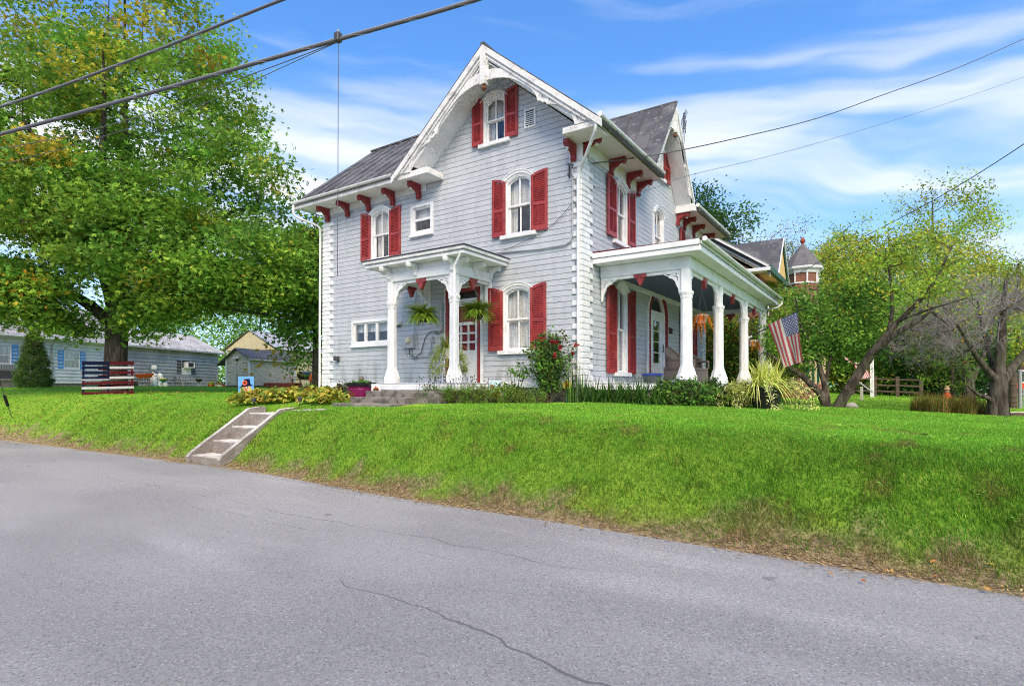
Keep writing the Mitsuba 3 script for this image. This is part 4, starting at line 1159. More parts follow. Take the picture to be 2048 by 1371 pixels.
def simple_tree(name, label, catg, xy, h, cr, cz, per, ntips, spread, leaf, cols, wts, trunk_r, rng, lobes=None, group=None, shape='oval', mt='bark', up=.5, lean=(0, 0), tip_r=.014, step=.9, z0=None):
    x, y = xy
    z = gz(x, y) if z0 is None else z0
    k = thing(name, label, catg, group)
    if lobes is None:
        lobes = []
        for q in range(14):
            a = rng.uniform(0, 6.28); rr_ = rng.uniform(.2, .8) * cr
            hz = rng.uniform(cz + .1 * (h - cz), h - .22 * (h - cz))
            fall = 1 - .45 * max(0, (hz - (cz + h) / 2) / (h - cz) * 2)
            lobes.append((x + lean[0] * .6 + rr_ * math.cos(a), y + lean[1] * .6 + rr_ * math.sin(a), z + hz, cr * .60 * fall * (.6 + .7 * ((q * 37) % 10) / 10), cr * .60 * fall * (.6 + .7 * ((q * 53) % 10) / 10), (h - cz) * .23 * (.6 + .8 * ((q * 71) % 10) / 10), .5 + ((q * 29) % 10) / 10))
        lobes.append((x + lean[0], y + lean[1], z + h - .3 * (h - cz), cr * .5, cr * .5, (h - cz) * .3, .9))
    tips = lobe_points(lobes, ntips, rng)
    stem = [np.array([[x, y, z - .3, trunk_r * 1.35], [x, y, z + .3, trunk_r * 1.05], [x + lean[0] * .2, y + lean[1] * .2, z + cz * .8, trunk_r * .85], [x + lean[0] * .6, y + lean[1] * .6, z + (cz + h) / 2, trunk_r * .5], [x + lean[0], y + lean[1], z + h * .9, trunk_r * .15]])]
    add(k + '__trunk', tree_mesh(stem, tips, rng, tip_r, step, .15, 8), mt, 50)
    if per > 0:
        m, c = foliage(tips, per, spread, leaf, cols, wts, rng, shape, up)
        add(k + '__crown', m, 'leaf', color=c)
    return k, tips


# trees behind and beside
rng = np.random.default_rng(21)
AUT = [YGREEN, GREEN, YEL, (.22, .22, .03), DGREEN]
simple_tree('green_tree', 'dark green tree half hidden between the maple and the grey house', 'tree', (-16.872, 5.657), 9.4, 2.3, 1.4, 66, 190, .55, .22, [DGREEN, GREEN, YGREEN, ORA], [.5, .36, .1, .04], .2, rng, shape='maple')
simple_tree('green_tree', 'dark green tree far behind the shed and the tan building', 'tree', (-49.586, 23.459), 9.5, 4.8, 1.5, 46, 150, .8, .34, [DGREEN, GREEN], [.5, .5], .25, rng)
simple_tree('green_tree', 'green tree far behind the white house, seen under the maple', 'tree', (-73.848, 25.255), 13, 6.5, 2.5, 44, 170, 1.0, .42, [DGREEN, GREEN, YGREEN], [.4, .4, .2], .25, rng)
simple_tree('dark_tree', 'dark green tree peeking out behind the far end of the grey roof', 'tree', (-6.388, 33.151), 15.6, 3.4, 5, 80, 260, .55, .25, [(.06, .14, .03), (.04, .10, .025), DGREEN], [.6, .25, .15], .25, rng)
simple_tree('sparse_tree', 'thin sparse tree with small leaves behind the brick house roof', 'tree', (-4.369, 51.360), 17.4, 4.2, 9, 34, 190, .6, .20, [(.16, .17, .06), GREEN, YEL, (.16, .12, .07)], [.4, .2, .2, .2], .18, rng)
simple_tree('yellowing_tree', 'yellow green tree right behind the brick tower', 'tree', (1.908, 53.159), 17.5, 6.6, 2.5, 96, 400, .62, .26, AUT, [.44, .2, .2, .16, .02], .3, rng)
simple_tree('yellowing_tree', 'tallest yellow green tree on the right, rising above the cable', 'tree', (8.944, 53.060), 19.5, 7.0, 3.0, 92, 460, .58, .24, AUT, [.40, .2, .18, .2, .02], .32, rng)
simple_tree('yellowing_tree', 'yellow green tree at the right edge beside the utility pole', 'tree', (14.536, 66.439), 15.5, 5.6, 2.5, 84, 300, .62, .26, AUT, [.36, .2, .2, .22, .02], .3, rng)
simple_tree('yellowing_tree', 'low bushy yellow green tree behind the rail fence', 'tree', (4.525, 40.466), 8.5, 5.2, .8, 66, 260, .75, .30, [YGREEN, GREEN, DGREEN, YEL], [.34, .36, .2, .1], .2, rng)
simple_tree('green_tree', 'dense green tree filling the gap behind the fence and bare branches', 'tree', (7.805, 49.888), 9.0, 5.5, .8, 66, 260, .8, .33, [GREEN, DGREEN, YGREEN, ORA], [.4, .35, .2, .05], .2, rng)

simple_tree('green_tree', 'low wide green tree closing the view above the left half of the rail fence', 'tree', (3.773, 35.146), 7.0, 4.6, .1, 66, 240, .7, .28, [YGREEN, GREEN, DGREEN, ORA], [.36, .34, .2, .1], .18, rng)
simple_tree('green_tree', 'low wide green tree closing the view above the right half of the rail fence', 'tree', (6.235, 34.389), 6.0, 4.4, .1, 66, 240, .7, .28, [YGREEN, GREEN, DGREEN, YEL], [.36, .36, .2, .08], .18, rng)
simple_tree('dark_evergreen', 'dark green evergreen with a shadowed base right of the fence', 'tree', (8.182, 30.878), 4.2, 3.0, .1, 70, 180, .5, .22, [(.035, .10, .03), (.05, .13, .03)], [.6, .4], .2, rng)
# far wood along the horizon
fw = np.random.default_rng(29)
tipsW = []
for az, dd in [(a, 105 + 45 * fw.uniform()) for a in np.linspace(-78, 16, 120)]:
    if -33.8 - 24 < az < -33.8 + 2: pass
    r_ = math.radians(az)
    tipsW.append([CAM[0] + dd * math.sin(r_), CAM[1] + dd * math.cos(r_), 0, fw.uniform(5, 10)])
LW = [(x_, y_, h_ * .45, 5.5, 5.5, h_ * .55, 1) for x_, y_, q_, h_ in tipsW]
tw = lobe_points(LW, 1500, fw)
m, c = foliage(tw, 30, 1.5, .85, [GREEN, DGREEN, YGREEN, YEL], [.4, .35, .2, .05], fw)
add('far_woods', m, 'leaf', color=c); lab('far_woods', 'far off wood closing the horizon behind the houses', 'wood', kind='stuff')

# the leaning tree beside the flag: several stems from one base
rng = np.random.default_rng(31)
S1 = np.array([[*(4.397, 8.608, -0.901), .30], [*(4.561, 8.592, -0.496), .24], [*(4.934, 8.592, 0.192), .215], [*(5.402, 8.533, 1.008), .19], [*(5.928, 8.634, 1.733), .12], [*(6.537, 8.792, 2.440), .085], [*(6.922, 8.922, 3.004), .06], [*(7.317, 9.052, 3.994), .03]]) * np.array([1, 1, 1, .66])
S2 = np.array([[*(5.352, 8.500, 0.918), .16], [*(5.925, 8.155, 1.430), .13], [*(6.487, 8.045, 1.786), .10], [*(6.757, 7.982, 2.013), .06], [*(7.215, 7.815, 1.513), .03]]) * np.array([1, 1, 1, .66])
S3 = np.array([[*(5.779, 8.657, 1.536), .10], [*(5.869, 9.069, 2.229), .075], [*(5.836, 9.395, 3.192), .055], [*(5.686, 9.642, 4.186), .03]]) * np.array([1, 1, 1, .66])
S4 = np.array([[*(6.050, 8.594, 1.868), .06], [*(6.856, 8.167, 2.124), .045], [*(7.536, 7.778, 2.280), .025]]) * np.array([1, 1, 1, .66])
S5 = np.array([[*(4.199, 8.715, -0.847), .24], [*(3.958, 8.666, -0.270), .17], [*(3.491, 8.466, 0.251), .13], [*(3.060, 8.172, 0.598), .10], [*(2.577, 7.843, 0.978), .05]]) * np.array([1, 1, 1, .66])
S6 = np.array([[*(4.151, 8.802, -0.789), .20], [*(4.060, 9.092, -0.033), .14], [*(3.847, 9.299, 0.780), .11], [*(3.354, 9.074, 1.928), .07], [*(3.211, 9.084, 2.924), .04]]) * np.array([1, 1, 1, .66])
S7 = np.array([[*(4.060, 9.092, -0.033), .08], [*(4.235, 9.435, 1.098), .07], [*(4.287, 9.576, 2.080), .05], [*(4.446, 9.792, 2.908), .03]]) * np.array([1, 1, 1, .66])
lobA = [(*(3.354, 9.074, 1.928), 1.25, 1.3, 1.0, 1.2), (*(4.151, 9.846, 2.115), 1.3, 1.4, 1.25, 1.3), (*(4.571, 9.898, 1.275), 1.0, 1.2, .8, .8), (*(3.322, 9.304, 1.124), 1.1, 1.2, .6, .7), (*(5.005, 9.692, 2.364), 1.0, 1.1, .9, .7)]
lobB = [(*(5.939, 9.584, 3.211), 1.3, 1.2, 1.1, 1.0), (*(6.785, 8.947, 3.242), 1.1, 1.1, 1.1, .7), (*(5.023, 9.446, 3.602), 1.0, 1.0, .8, .6), (*(7.181, 8.021, 2.287), .8, .8, .5, .4), (*(5.561, 9.314, 4.447), .8, .9, .6, .5), (*(6.440, 9.183, 4.292), .9, .9, .6, .6), (*(4.758, 9.273, 3.286), .9, .9, .7, .6)]
L1 = thing('leaning_tree', 'leaning many stemmed tree with dark leaves and bare arching limbs beside the flag', 'tree')
tA, tB = lobe_points(lobA, 150, rng), lobe_points(lobB, 130, rng)
add(L1 + '__trunk', tree_mesh([S1, S2, S3, S4, S5, S6, S7], np.vstack([tA, tB]), rng, .009, .5, .08, 9), 'bark_brown', 50)
mA = foliage(tA, 66, .26, .125, [DGREEN, GREEN, YGREEN, (.03, .075, .03)], [.42, .3, .14, .14], rng, 'oval', .5)
mB = foliage(tB, 34, .20, .11, [YGREEN, YEL, GREEN], [.55, .25, .2], rng, 'oval', .6)
m, c = catc([mA, mB])
add(L1 + '__crown', m, 'leaf', color=c)

# bare trees at the right edge
def bare_tree(label, base, stems, lobes, ntip, twigs, seed, leafy=0):
    rng = np.random.default_rng(seed)
    k = thing('bare_tree', label, 'tree')
    tips = lobe_points(lobes, ntip, rng, .4)
    m = tree_mesh(stems, tips, rng, .0065, .45, .09, 8, .5)
    add(k + '__trunk', m, 'bark', 50)
    out = []
    for t in tips:
        for q in range(twigs):
            d = unit(rng.normal(size=3) + np.array([0, 0, .35]))
            L = rng.uniform(.25, .75)
            out.append(tube(np.array([t, t + d * L * .5 + rng.normal(size=3) * .04, t + d * L]), [.0055, .004, .002], 3, False))
    kk = add(k + '__twigs', cat(out), 'bark_grey')
    labels[kk] = {'kind': 'stuff'}
    if leafy:
        m, c = foliage(tips[rng.uniform(size=len(tips)) < .35], leafy, .2, .10, [ORA, YEL, (.20, .09, .05)], [.4, .3, .3], rng)
        add(k + '__leaves', m, 'leaf', color=c)
        labels[k + '__leaves'] = {'kind': 'stuff'}
    return k


bare_tree('bare grey tree with spreading branches, nearest the right edge of the lawn', None,
          [np.array([[*(8.301, 9.300, -0.996), .30], [*(8.316, 9.302, -0.462), .235], [*(8.343, 9.313, 0.100), .22], [*(8.411, 9.467, 0.950), .13], [*(8.497, 9.749, 2.108), .08], [*(8.591, 9.920, 2.985), .04]]),
           np.array([[*(8.319, 9.298, 0.030), .13], [*(8.005, 8.961, 0.448), .085], [*(7.707, 8.634, 0.930), .06], [*(7.347, 8.142, 1.602), .03]]),
           np.array([[*(8.343, 9.313, 0.100), .17], [*(8.661, 9.521, 0.452), .12], [*(9.014, 9.751, 0.943), .09], [*(9.660, 10.174, 1.646), .05]]),
           np.array([[*(8.332, 9.304, 0.171), .10], [*(8.222, 9.944, 0.763), .07], [*(8.110, 10.339, 1.605), .05], [*(8.004, 10.496, 2.531), .03]]),
           np.array([[*(8.292, 9.288, -0.630), .09], [*(8.058, 9.008, -0.390), .06], [*(7.814, 8.723, -0.291), .05], [*(7.575, 8.438, -0.041), .025]])],
          [(*(7.721, 9.355, 1.689), 1.2, 1.2, .9, 1), (*(8.443, 9.829, 2.409), 1.1, 1.2, .8, 1), (*(9.079, 9.780, 1.927), 1.2, 1.2, .9, .8), (*(7.120, 8.958, 1.257), .9, 1, .6, .7), (*(6.797, 9.455, 1.904), .8, 1, .5, .5)], 190, 11, 41, 3)
bare_tree('second bare tree with a thin dark trunk, left of the nearest bare one', None,
          [np.array([[*(8.171, 15.230, -0.854), .24], [*(8.192, 15.233, -0.024), .19], [*(8.075, 15.142, 0.898), .12], [*(7.700, 14.873, 2.189), .07], [*(7.323, 14.607, 3.111), .03]]),
           np.array([[*(8.192, 15.233, -0.024), .11], [*(8.503, 15.431, 0.713), .08], [*(8.924, 15.698, 1.820), .05]])],
          [(*(7.353, 15.238, 2.432), 1.7, 1.4, 1.0, 1), (*(8.454, 15.969, 2.998), 1.5, 1.4, 1.0, 1), (*(6.578, 15.334, 1.524), 1.3, 1.2, .8, .8)], 190, 11, 43, 4)
# dark leaved tree between them
rng = np.random.default_rng(47)
lb = [(*(7.281, 12.799, 1.170), 1.0, 1.0, .75, 1), (*(7.712, 13.079, 1.855), .8, .9, .7, .8), (*(6.944, 12.928, 1.711), .75, .8, .6, .6), (*(7.481, 12.824, 0.397), .8, .8, .5, .6)]
simple_tree('sumac_tree', 'small tree with green and dark wine red leaves in front of the bare branches', 'tree', (7.557, 13.002), 3.2, 1.6, 1.2, 24, 130, .17, .15, [DGREEN, GREEN, (.055, .016, .022), (.09, .03, .03), YGREEN], [.32, .2, .28, .1, .1], .09, rng, lb, tip_r=.008, step=.5, shape='long')


# ------------------------------------------------------------------ shrubs and plants
def shrub(name, label, catg, xy, rad, h, n, size, cols, wts, seed, shape='oval', group=None, stems=12, up=.4, z=None):
    rng = np.random.default_rng(seed)
    x, y = xy
    z = gz(x, y) if z is None else z
    k = thing(name, label, catg, group)
    rx, ry = rad if isinstance(rad, tuple) else (rad, rad)
    tips = lobe_points([(x, y, z + h * .55, rx, ry, h * .5, 1)], n // 20, rng, .6)
    tips[:, 2] = np.maximum(tips[:, 2], z + .05)
    st = []
    for i in range(stems):
        t = tips[rng.integers(len(tips))]
        st.append(tube(np.array([[x + (t[0] - x) * .4, y + (t[1] - y) * .4, z - .05], [x + (t[0] - x) * .6, y + (t[1] - y) * .6, (z + t[2]) / 2], t]), [.014, .01, .005], 4, False))
    kk = add(k + '__stems', cat(st), 'bark'); labels[kk] = {'kind': 'stuff'}
    m, c = foliage(tips, 20, .14 * max(rx, .5), size, cols, wts, rng, shape, up, .8)
    m[0][:, 2] = np.maximum(m[0][:, 2], z - .03)
    add(k + '__leaves', m, 'leaf', color=c); labels[k + '__leaves'] = {'kind': 'stuff'}
    return k


def tuft(key, xy, n, length, spread, width, cols, seed, z=None, bend=1.0, kx=1.0, mt='leaf', up=1.0):
    """arching strap leaves from a base; key of the part to add"""
    rng = np.random.default_rng(seed)
    x, y = xy
    z = gz(x, y) if z is None else z
    a = rng.uniform(0, 2 * np.pi, n); L = length * rng.uniform(.6, 1.1, n); r0 = spread * np.sqrt(rng.uniform(0, 1, n))
    tilt = rng.uniform(.15, 1.0, n) * bend
    cols = palette(n, cols, [1] * len(cols), rng, .15)
    base = np.stack([x + kx * r0 * np.cos(a * 3.3), y + r0 * np.sin(a * 3.3), np.full(n, z)], 1)
    d = np.stack([np.cos(a), np.sin(a), a * 0], 1)
    sd = np.stack([-np.sin(a), np.cos(a), a * 0], 1)
    S = 5
    V = []
    for i in range(S + 1):
        t = i / S
        p = base + d * (L * t * np.sin(tilt * (.4 + .8 * t)))[:, None] + np.array([0, 0, 1.0]) * (up * L * t * np.cos(tilt * (.5 + 1.3 * t)))[:, None]
        w = width * (1 - t ** 2.2) * (0.6 + 0.4 * min(1, t * 4))
        V.append(p - sd * w / 2); V.append(p + sd * w / 2)
    V = np.stack(V, 1)
    F = []
    for i in range(S):
        q = 2 * i
        F += [[q, q + 1, q + 3], [q, q + 3, q + 2]]
    F = (np.array(F)[None] + (np.arange(n) * (2 * S + 2))[:, None, None]).reshape(-1, 3)
    return add(key, (V.reshape(-1, 3), F), mt, color=np.repeat(np.clip(cols, .003, .9), 2 * S + 2, 0))


def plant(name, label, catg, group=None): return thing(name, label, catg, group)


# conifer in front of the white house
rng = np.random.default_rng(51)
x, y = (-31.765, -0.714)
z = gz(x, y)
k = thing('conifer_shrub', 'dense cone shaped evergreen shrub in front of the white house', 'shrub')
add(k + '__trunk', tube([(x, y, z - .1), (x, y, z + 2.4)], [.09, .02], 6), 'bark')
pts = []
for i in range(560):
    f = rng.uniform(0, 1) ** 1.3
    rad = .80 * (1 - f) ** .62 * (1 if f > .12 else .82 + 1.5 * f)
    a = rng.uniform(0, 6.283)
    rr_ = rad * rng.uniform(.78, 1.03) * (1 + .08 * math.sin(a * 5 + f * 17))
    pts.append((x + rr_ * math.cos(a), y + rr_ * math.sin(a), z + .12 + f * 2.78))
pts = np.array(pts)
m, c = foliage(pts, 62, .085, .12, [(.12, .23, .05), (.08, .17, .045), (.17, .28, .055), (.15, .11, .06)], [.45, .25, .2, .1], rng, 'long', .6, .7)
add(k + '__foliage', m, 'leaf_matte', color=c); labels[k + '__foliage'] = {'kind': 'stuff'}

# rose bush
RX = (-0.547, -0.557)
k = thing('rose_bush', 'tall rose bush with red blooms by the house corner', 'bush')
rng = np.random.default_rng(61)
rxx, ryy = RX; rz0 = gz(rxx, ryy)
ends, stm = [], []
for i in range(46):
    a = rng.uniform(0, 6.283); L = rng.uniform(.75, 1.55); ln_ = rng.uniform(.08, .62)
    e = np.array([rxx + ln_ * math.cos(a), ryy + .7 * ln_ * math.sin(a), rz0 + L * math.cos(.35 * ln_)])
    stm.append(tube([(rxx + .08 * math.cos(a), ryy + .08 * math.sin(a), rz0 - .02), (rxx + .35 * ln_ * math.cos(a), ryy + .25 * ln_ * math.sin(a), rz0 + .5 * L), e], [.012, .009, .004], 5, False))
    for f in np.linspace(.35, 1, 7):
        ends.append([rxx + ln_ * (f ** 1.5) * math.cos(a), ryy + .7 * ln_ * (f ** 1.5) * math.sin(a), rz0 + L * f])
ends = np.array(ends)
kk = add(k + '__stems', cat(stm), 'bark_brown'); labels[kk] = {'kind': 'stuff'}
m, c = foliage(ends, 17, .075, .082, [DGREEN, (.05, .11, .035), GREEN, (.12, .08, .03)], [.42, .3, .16, .12], rng, 'oval', .4)
kk = add(k + '__leaves', m, 'leaf', color=c); labels[kk] = {'kind': 'stuff'}
for i, (u, v, w) in enumerate(((-0.584, -0.777, 0.956), (-0.341, -0.734, 0.904), (-0.250, -0.672, 0.893), (-0.224, -0.831, 0.588), (-0.025, -0.398, 0.646), (-0.196, -0.635, 0.772), (0.003, -0.261, 0.842))):
    rng = np.random.default_rng(70 + i)
    C = np.array([u, v, w]) + rng.normal(size=(26, 3)) * .026
    m, c = leaves(C, .07, np.tile([.42, .012, .025], (26, 1)) * rng.uniform(.6, 1.3, (26, 1)), 'oval', .8, rng)
    add(k + '__bloom', m, 'leaf_matte', color=c)
shrub('wild_shrub', 'thin leggy shrub with loose leaves left of the rose bush', 'bush', (-1.299, -0.760), (.34, .2), .95, 330, .085, [DGREEN, GREEN, (.05, .09, .04)], [.5, .3, .2], 62, stems=12)

# perennial bed along the portico with dark seed heads
BED = [(860, 14.3), (885, 14.1), (912, 13.9), (940, 13.75), (968, 13.6), (998, 13.5), (1030, 13.35), (1062, 13.3)]
for i, p in enumerate(((-2.998, -1.778), (-2.632, -1.713), (-2.240, -1.691), (-1.899, -1.583), (-1.593, -1.438), (-1.317, -1.253), (-1.041, -1.069), (-0.694, -0.956))):
    k = shrub('perennial', ['leafy green perennial with black seed heads at the left end of the bed', 'leafy perennial second from the left end of the bed', 'reddish green perennial in front of the right portico column', 'reddish green perennial right of the portico column', 'brown green perennial left of the winter garden flag',
                            'brown green perennial in front of the garden flag', 'low perennial right of the garden flag', 'low dry perennial at the foot of the rose bush'][i], 'plant', p, (.34, .26), .36 if i < 6 else .26, 900, .075,
              [[DGREEN, GREEN, (.10, .06, .02)], [GREEN, (.10, .12, .03), (.16, .07, .03)]][i > 1 and 1 or 0], [.45, .35, .2], 80 + i, 'long', 'perennials in the flower bed', 6)
    rng = np.random.default_rng(100 + i)
    if i < 4:
        out, hd_ = [], []
        for q in range(22):
            a, r = rng.uniform(0, 6.28), rng.uniform(0, .35)
            z0 = gz(*p)
            bx, by = p[0] + r * math.cos(a), p[1] + r * math.sin(a)
            t = np.array([bx + rng.normal() * .06, by + rng.normal() * .06, z0 + rng.uniform(.38, .62)])
            out.append(tube([(bx, by, z0 + .1), t], [.003, .0025], 3, False)); hd_.append(ball(t, [.014, .014, .018], 0))
        kk = add(k + '__stalks', cat(out), 'bark'); labels[kk] = {'kind': 'stuff'}
        kk = add(k + '__seed_heads', cat(hd_), 'black'); labels[kk] = {'kind': 'stuff'}

k = plant('iris_clump', 'stiff upright iris leaves at the house corner', 'plant')
kk = tuft(k + '__leaves', (-0.045, -0.220), 46, .82, .2, .035, [DGREEN, (.05, .12, .03), (.08, .15, .04)], 121, bend=.38); labels[kk] = {'kind': 'stuff'}
for i, p in enumerate(((0.439, -0.077), (0.882, -0.140), (1.320, -0.209), (1.723, -0.239))):
    k = plant('daylily', ['leftmost daylily clump of arching green leaves before the front porch', 'second daylily clump from the left before the front porch', 'third daylily clump, below the tall front window', 'rightmost daylily clump, below the front door'][i], 'plant', 'daylilies along the front porch')
    kk = tuft(k + '__leaves', p, 210, .70, .26, .021, [(.06, .15, .025), (.085, .19, .03), (.05, .12, .03)], 130 + i, bend=1.25); labels[kk] = {'kind': 'stuff'}
for i, p in enumerate(((2.076, 0.057), (2.435, 0.238), (2.625, 1.268), (2.836, 2.012))):
    shrub('dark_shrub', ['dark leafy shrub left of the nearest porch column base', 'dark leafy shrub in front of the nearest porch column', 'dark leafy shrub in front of the second porch column', 'paler leafy shrub between the second and third porch columns'][i], 'shrub', p, (.36, .3), .5 + .06 * (i == 2), 1500, .085, [DGREEN, (.06, .085, .045), GREEN, (.12, .05, .05)], [.42, .3, .2, .08], 140 + i, 'oval', 'shrubs along the porch')
# hedge of barberry at the left of the portico
for i, p in enumerate(((-9.793, 0.289), (-8.867, 0.187), (-7.889, -0.000), (-6.920, -0.194))):
    shrub('barberry', ['leftmost low dark red barberry by the tan building', 'low dark red barberry at the left house corner', 'low dark red barberry below the house wall', 'low dark red barberry behind the magenta pot'][i], 'shrub', p, (.5, .36), .42, 1300, .07, [(.075, .035, .03), (.05, .06, .025), DGREEN], [.4, .35, .25], 150 + i, 'oval', 'barberry shrubs')


# hostas around the garden steps
def hosta(label, xy, n, L, seed, cols):
    rng = np.random.default_rng(seed)
    x, y = xy; z = gz(x, y)
    k = plant('hosta', label, 'plant', 'yellowing hostas')
    a = rng.uniform(0, 6.283, n); el = rng.uniform(.1, 1.1, n); r = rng.uniform(.05, .42, n)
    C = np.stack([x + r * np.cos(a), y + r * np.sin(a), z + .06 + .38 * rng.uniform(0, 1, n) * (1.1 - 1.5 * r)], 1)
    d = np.stack([np.cos(a) * np.cos(el), np.sin(a) * np.cos(el), .35 - r], 1)
    m, c = leaves(C, L * rng.uniform(.6, 1.15, n), palette(n, cols, [1] * len(cols), rng, .2), 'oval', 1.2, rng, d)
    m[0][:, 2] = np.maximum(m[0][:, 2], z - .02)
    add(k + '__leaves', m, 'leaf', color=c); labels[k + '__leaves'] = {'kind': 'stuff'}
    return k


HC = [(.46, .48, .07), (.58, .52, .09), (.28, .38, .06), (.52, .36, .08), (.20, .31, .06)]
for i, p in enumerate(((-8.619, -2.897), (-8.539, -2.483), (-7.904, -2.418), (-7.765, -1.964), (-6.496, -2.317), (-5.794, -2.449), (-5.304, -2.482))):
    hosta(['yellowing hosta under the scarecrow flag at the top of the garden steps', 'yellowing hosta right of the scarecrow flag', 'yellowing hosta behind the top garden step', 'yellow hosta in the gap right of the top step',
           'yellow hosta left end of the clump beside the solar light', 'yellow hosta in the middle of the right hand clump', 'yellow hosta nearest the magenta pot'][i], p, 210 if i < 6 else 110, .22 if i < 6 else .16, 160 + i, HC)

shrub('yellow_shrub', 'pale yellow green variegated plant beside the black pot, at the porch corner', 'plant', (3.144, 1.375), (.40, .34), .52, 2600, .075, [(.60, .60, .18), (.48, .54, .12), (.36, .44, .10)], [.45, .35, .2], 177, 'long')
# ------------------------------------------------------------------ garden steps up the bank
def rough(m, amp=.010, step=.06):
    """subdivide and wear a mesh"""
    V, F = trimesh.remesh.subdivide_to_size(m[0], m[1], step, max_iter=12)
    t = trimesh.Trimesh(V, F); t.merge_vertices()
    V = np.array(t.vertices)
    n = np.stack([meshkit.fbm(V * 9 + q * 13, 3, 7 + q) - .5 for q in range(3)], -1)
    return V + n * amp * 2.2, np.array(t.faces)


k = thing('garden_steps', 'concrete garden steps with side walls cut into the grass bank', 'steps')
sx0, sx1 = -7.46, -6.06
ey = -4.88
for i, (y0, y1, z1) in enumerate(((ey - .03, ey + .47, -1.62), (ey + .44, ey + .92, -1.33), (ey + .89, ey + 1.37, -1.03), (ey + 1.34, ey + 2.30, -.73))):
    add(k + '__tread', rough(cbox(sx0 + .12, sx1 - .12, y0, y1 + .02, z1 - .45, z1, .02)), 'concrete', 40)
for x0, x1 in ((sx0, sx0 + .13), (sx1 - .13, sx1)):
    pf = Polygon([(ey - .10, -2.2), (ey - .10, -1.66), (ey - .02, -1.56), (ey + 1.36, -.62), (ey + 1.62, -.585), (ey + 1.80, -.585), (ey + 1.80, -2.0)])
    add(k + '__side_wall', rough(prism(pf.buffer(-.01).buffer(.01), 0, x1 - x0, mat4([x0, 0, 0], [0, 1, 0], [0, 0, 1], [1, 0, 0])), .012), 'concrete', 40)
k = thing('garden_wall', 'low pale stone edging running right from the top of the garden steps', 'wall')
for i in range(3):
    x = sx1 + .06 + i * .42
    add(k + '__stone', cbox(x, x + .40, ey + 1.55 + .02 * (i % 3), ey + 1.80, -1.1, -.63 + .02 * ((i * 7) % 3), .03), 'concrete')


def on(xy, dz=0.0): return np.array([xy[0], xy[1], gz(*xy) + dz])


# solar path lights
for i, p in enumerate(((-7.742, -3.152), (-5.896, -3.119))):
    o = on(p)
    k = thing('solar_light', ['small black solar path light left of the garden steps, under the scarecrow flag', 'small black solar path light right of the garden steps'][i], 'lamp', 'solar path lights')
    add(k + '__stake', tube([o, o + [0, 0, .16]], .008, 5), 'black')
    add(k + '__lamp', lathe([(0, .28), (.07, .25), (.075, .235), (.045, .23), (.045, .17), (.03, .155), (0, .15)], 12, o), 'dark_grey', 30)

# magenta pot with seedlings
o = on((-5.230, -1.830)) + [0, 0, -.02]
k = thing('magenta_pot', 'large glossy magenta garden pot with dark rim and small green plants', 'pot')
pr = [(0, 0), (.235, 0), (.25, .02), (.30, .20), (.325, .34), (.330, .36), (.326, .37), (.338, .40), (.333, .41), (.345, .44), (.30, .44), (.28, .40), (0, .38)]
add(k + '__body', lathe(pr, 28, o), 'magenta', 40)
add(k + '__rim', lathe([(.34, .425), (.375, .435), (.38, .50), (.36, .515), (.33, .51), (.31, .44)], 28, o), 'black_gloss', 40)
add(k + '__soil', lathe([(.33, .47), (0, .49)], 20, o), 'bark')
kk = tuft(k + '__seedlings', (o[0], o[1]), 160, .16, .28, .05, [(.16, .32, .05), (.10, .24, .04)], 201, z=o[2] + .47, bend=1.2); labels[kk] = {'kind': 'stuff'}
# yellow grass pot
o = on((3.639, 1.346)) + [0, 0, -.02]
k = thing('black_pot', 'large round black plastic pot with trailing yellow green grass on the lawn', 'pot')
add(k + '__body', lathe([(0, 0), (.22, 0), (.235, .02), (.285, .20), (.32, .40), (.335, .46), (.345, .47), (.345, .50), (.31, .50), (.29, .42), (0, .40)], 28, o), 'black', 40)
kk = tuft(k + '__grass', (o[0], o[1]), 520, .80, .26, .024, [(.62, .66, .14), (.74, .74, .24), (.52, .60, .12), (.68, .64, .22)], 203, z=o[2] + .44, bend=1.2, mt='leaf_matte'); labels[kk] = {'kind': 'stuff'}
rng = np.random.default_rng(204)
st, C, dd = [], [], []
toc = math.atan2(CAM[1] - o[1], CAM[0] - o[0])
for q in range(40):
    a = toc + (rng.uniform(-.12, .12) if q < 3 else rng.uniform(.7, 5.6)); L = rng.uniform(.35, 1.0)
    pts = [o + [.2 * math.cos(a), .2 * math.sin(a), .46]]
    for t in np.linspace(.2, 1, 7):
        rr_ = .2 + L * min(t * 1.2, .85)
        pts.append(o + [rr_ * math.cos(a + .2 * t), rr_ * math.sin(a + .2 * t), max(.06, .52 + .18 * math.sin(t * 2.4) - .75 * t ** 2)])
    st.append(tube(pts, [.005] * len(pts), 3, False))
    for pp in pts[2:]:
        for z_ in range(7): C.append(pp + rng.normal(size=3) * .05)
m, c = leaves(np.array(C), .085 * rng.uniform(.7, 1.2, len(C)), palette(len(C), [(.68, .70, .22), (.58, .64, .16), (.76, .74, .34)], [1, 1, 1], rng, .15), 'long', .6, rng)
kk = add(k + '__trailing_leaves', m, 'leaf_matte', color=c); labels[kk] = {'kind': 'stuff'}
kk = add(k + '__trailing_stems', cat(st), 'bark_brown'); labels[kk] = {'kind': 'stuff'}


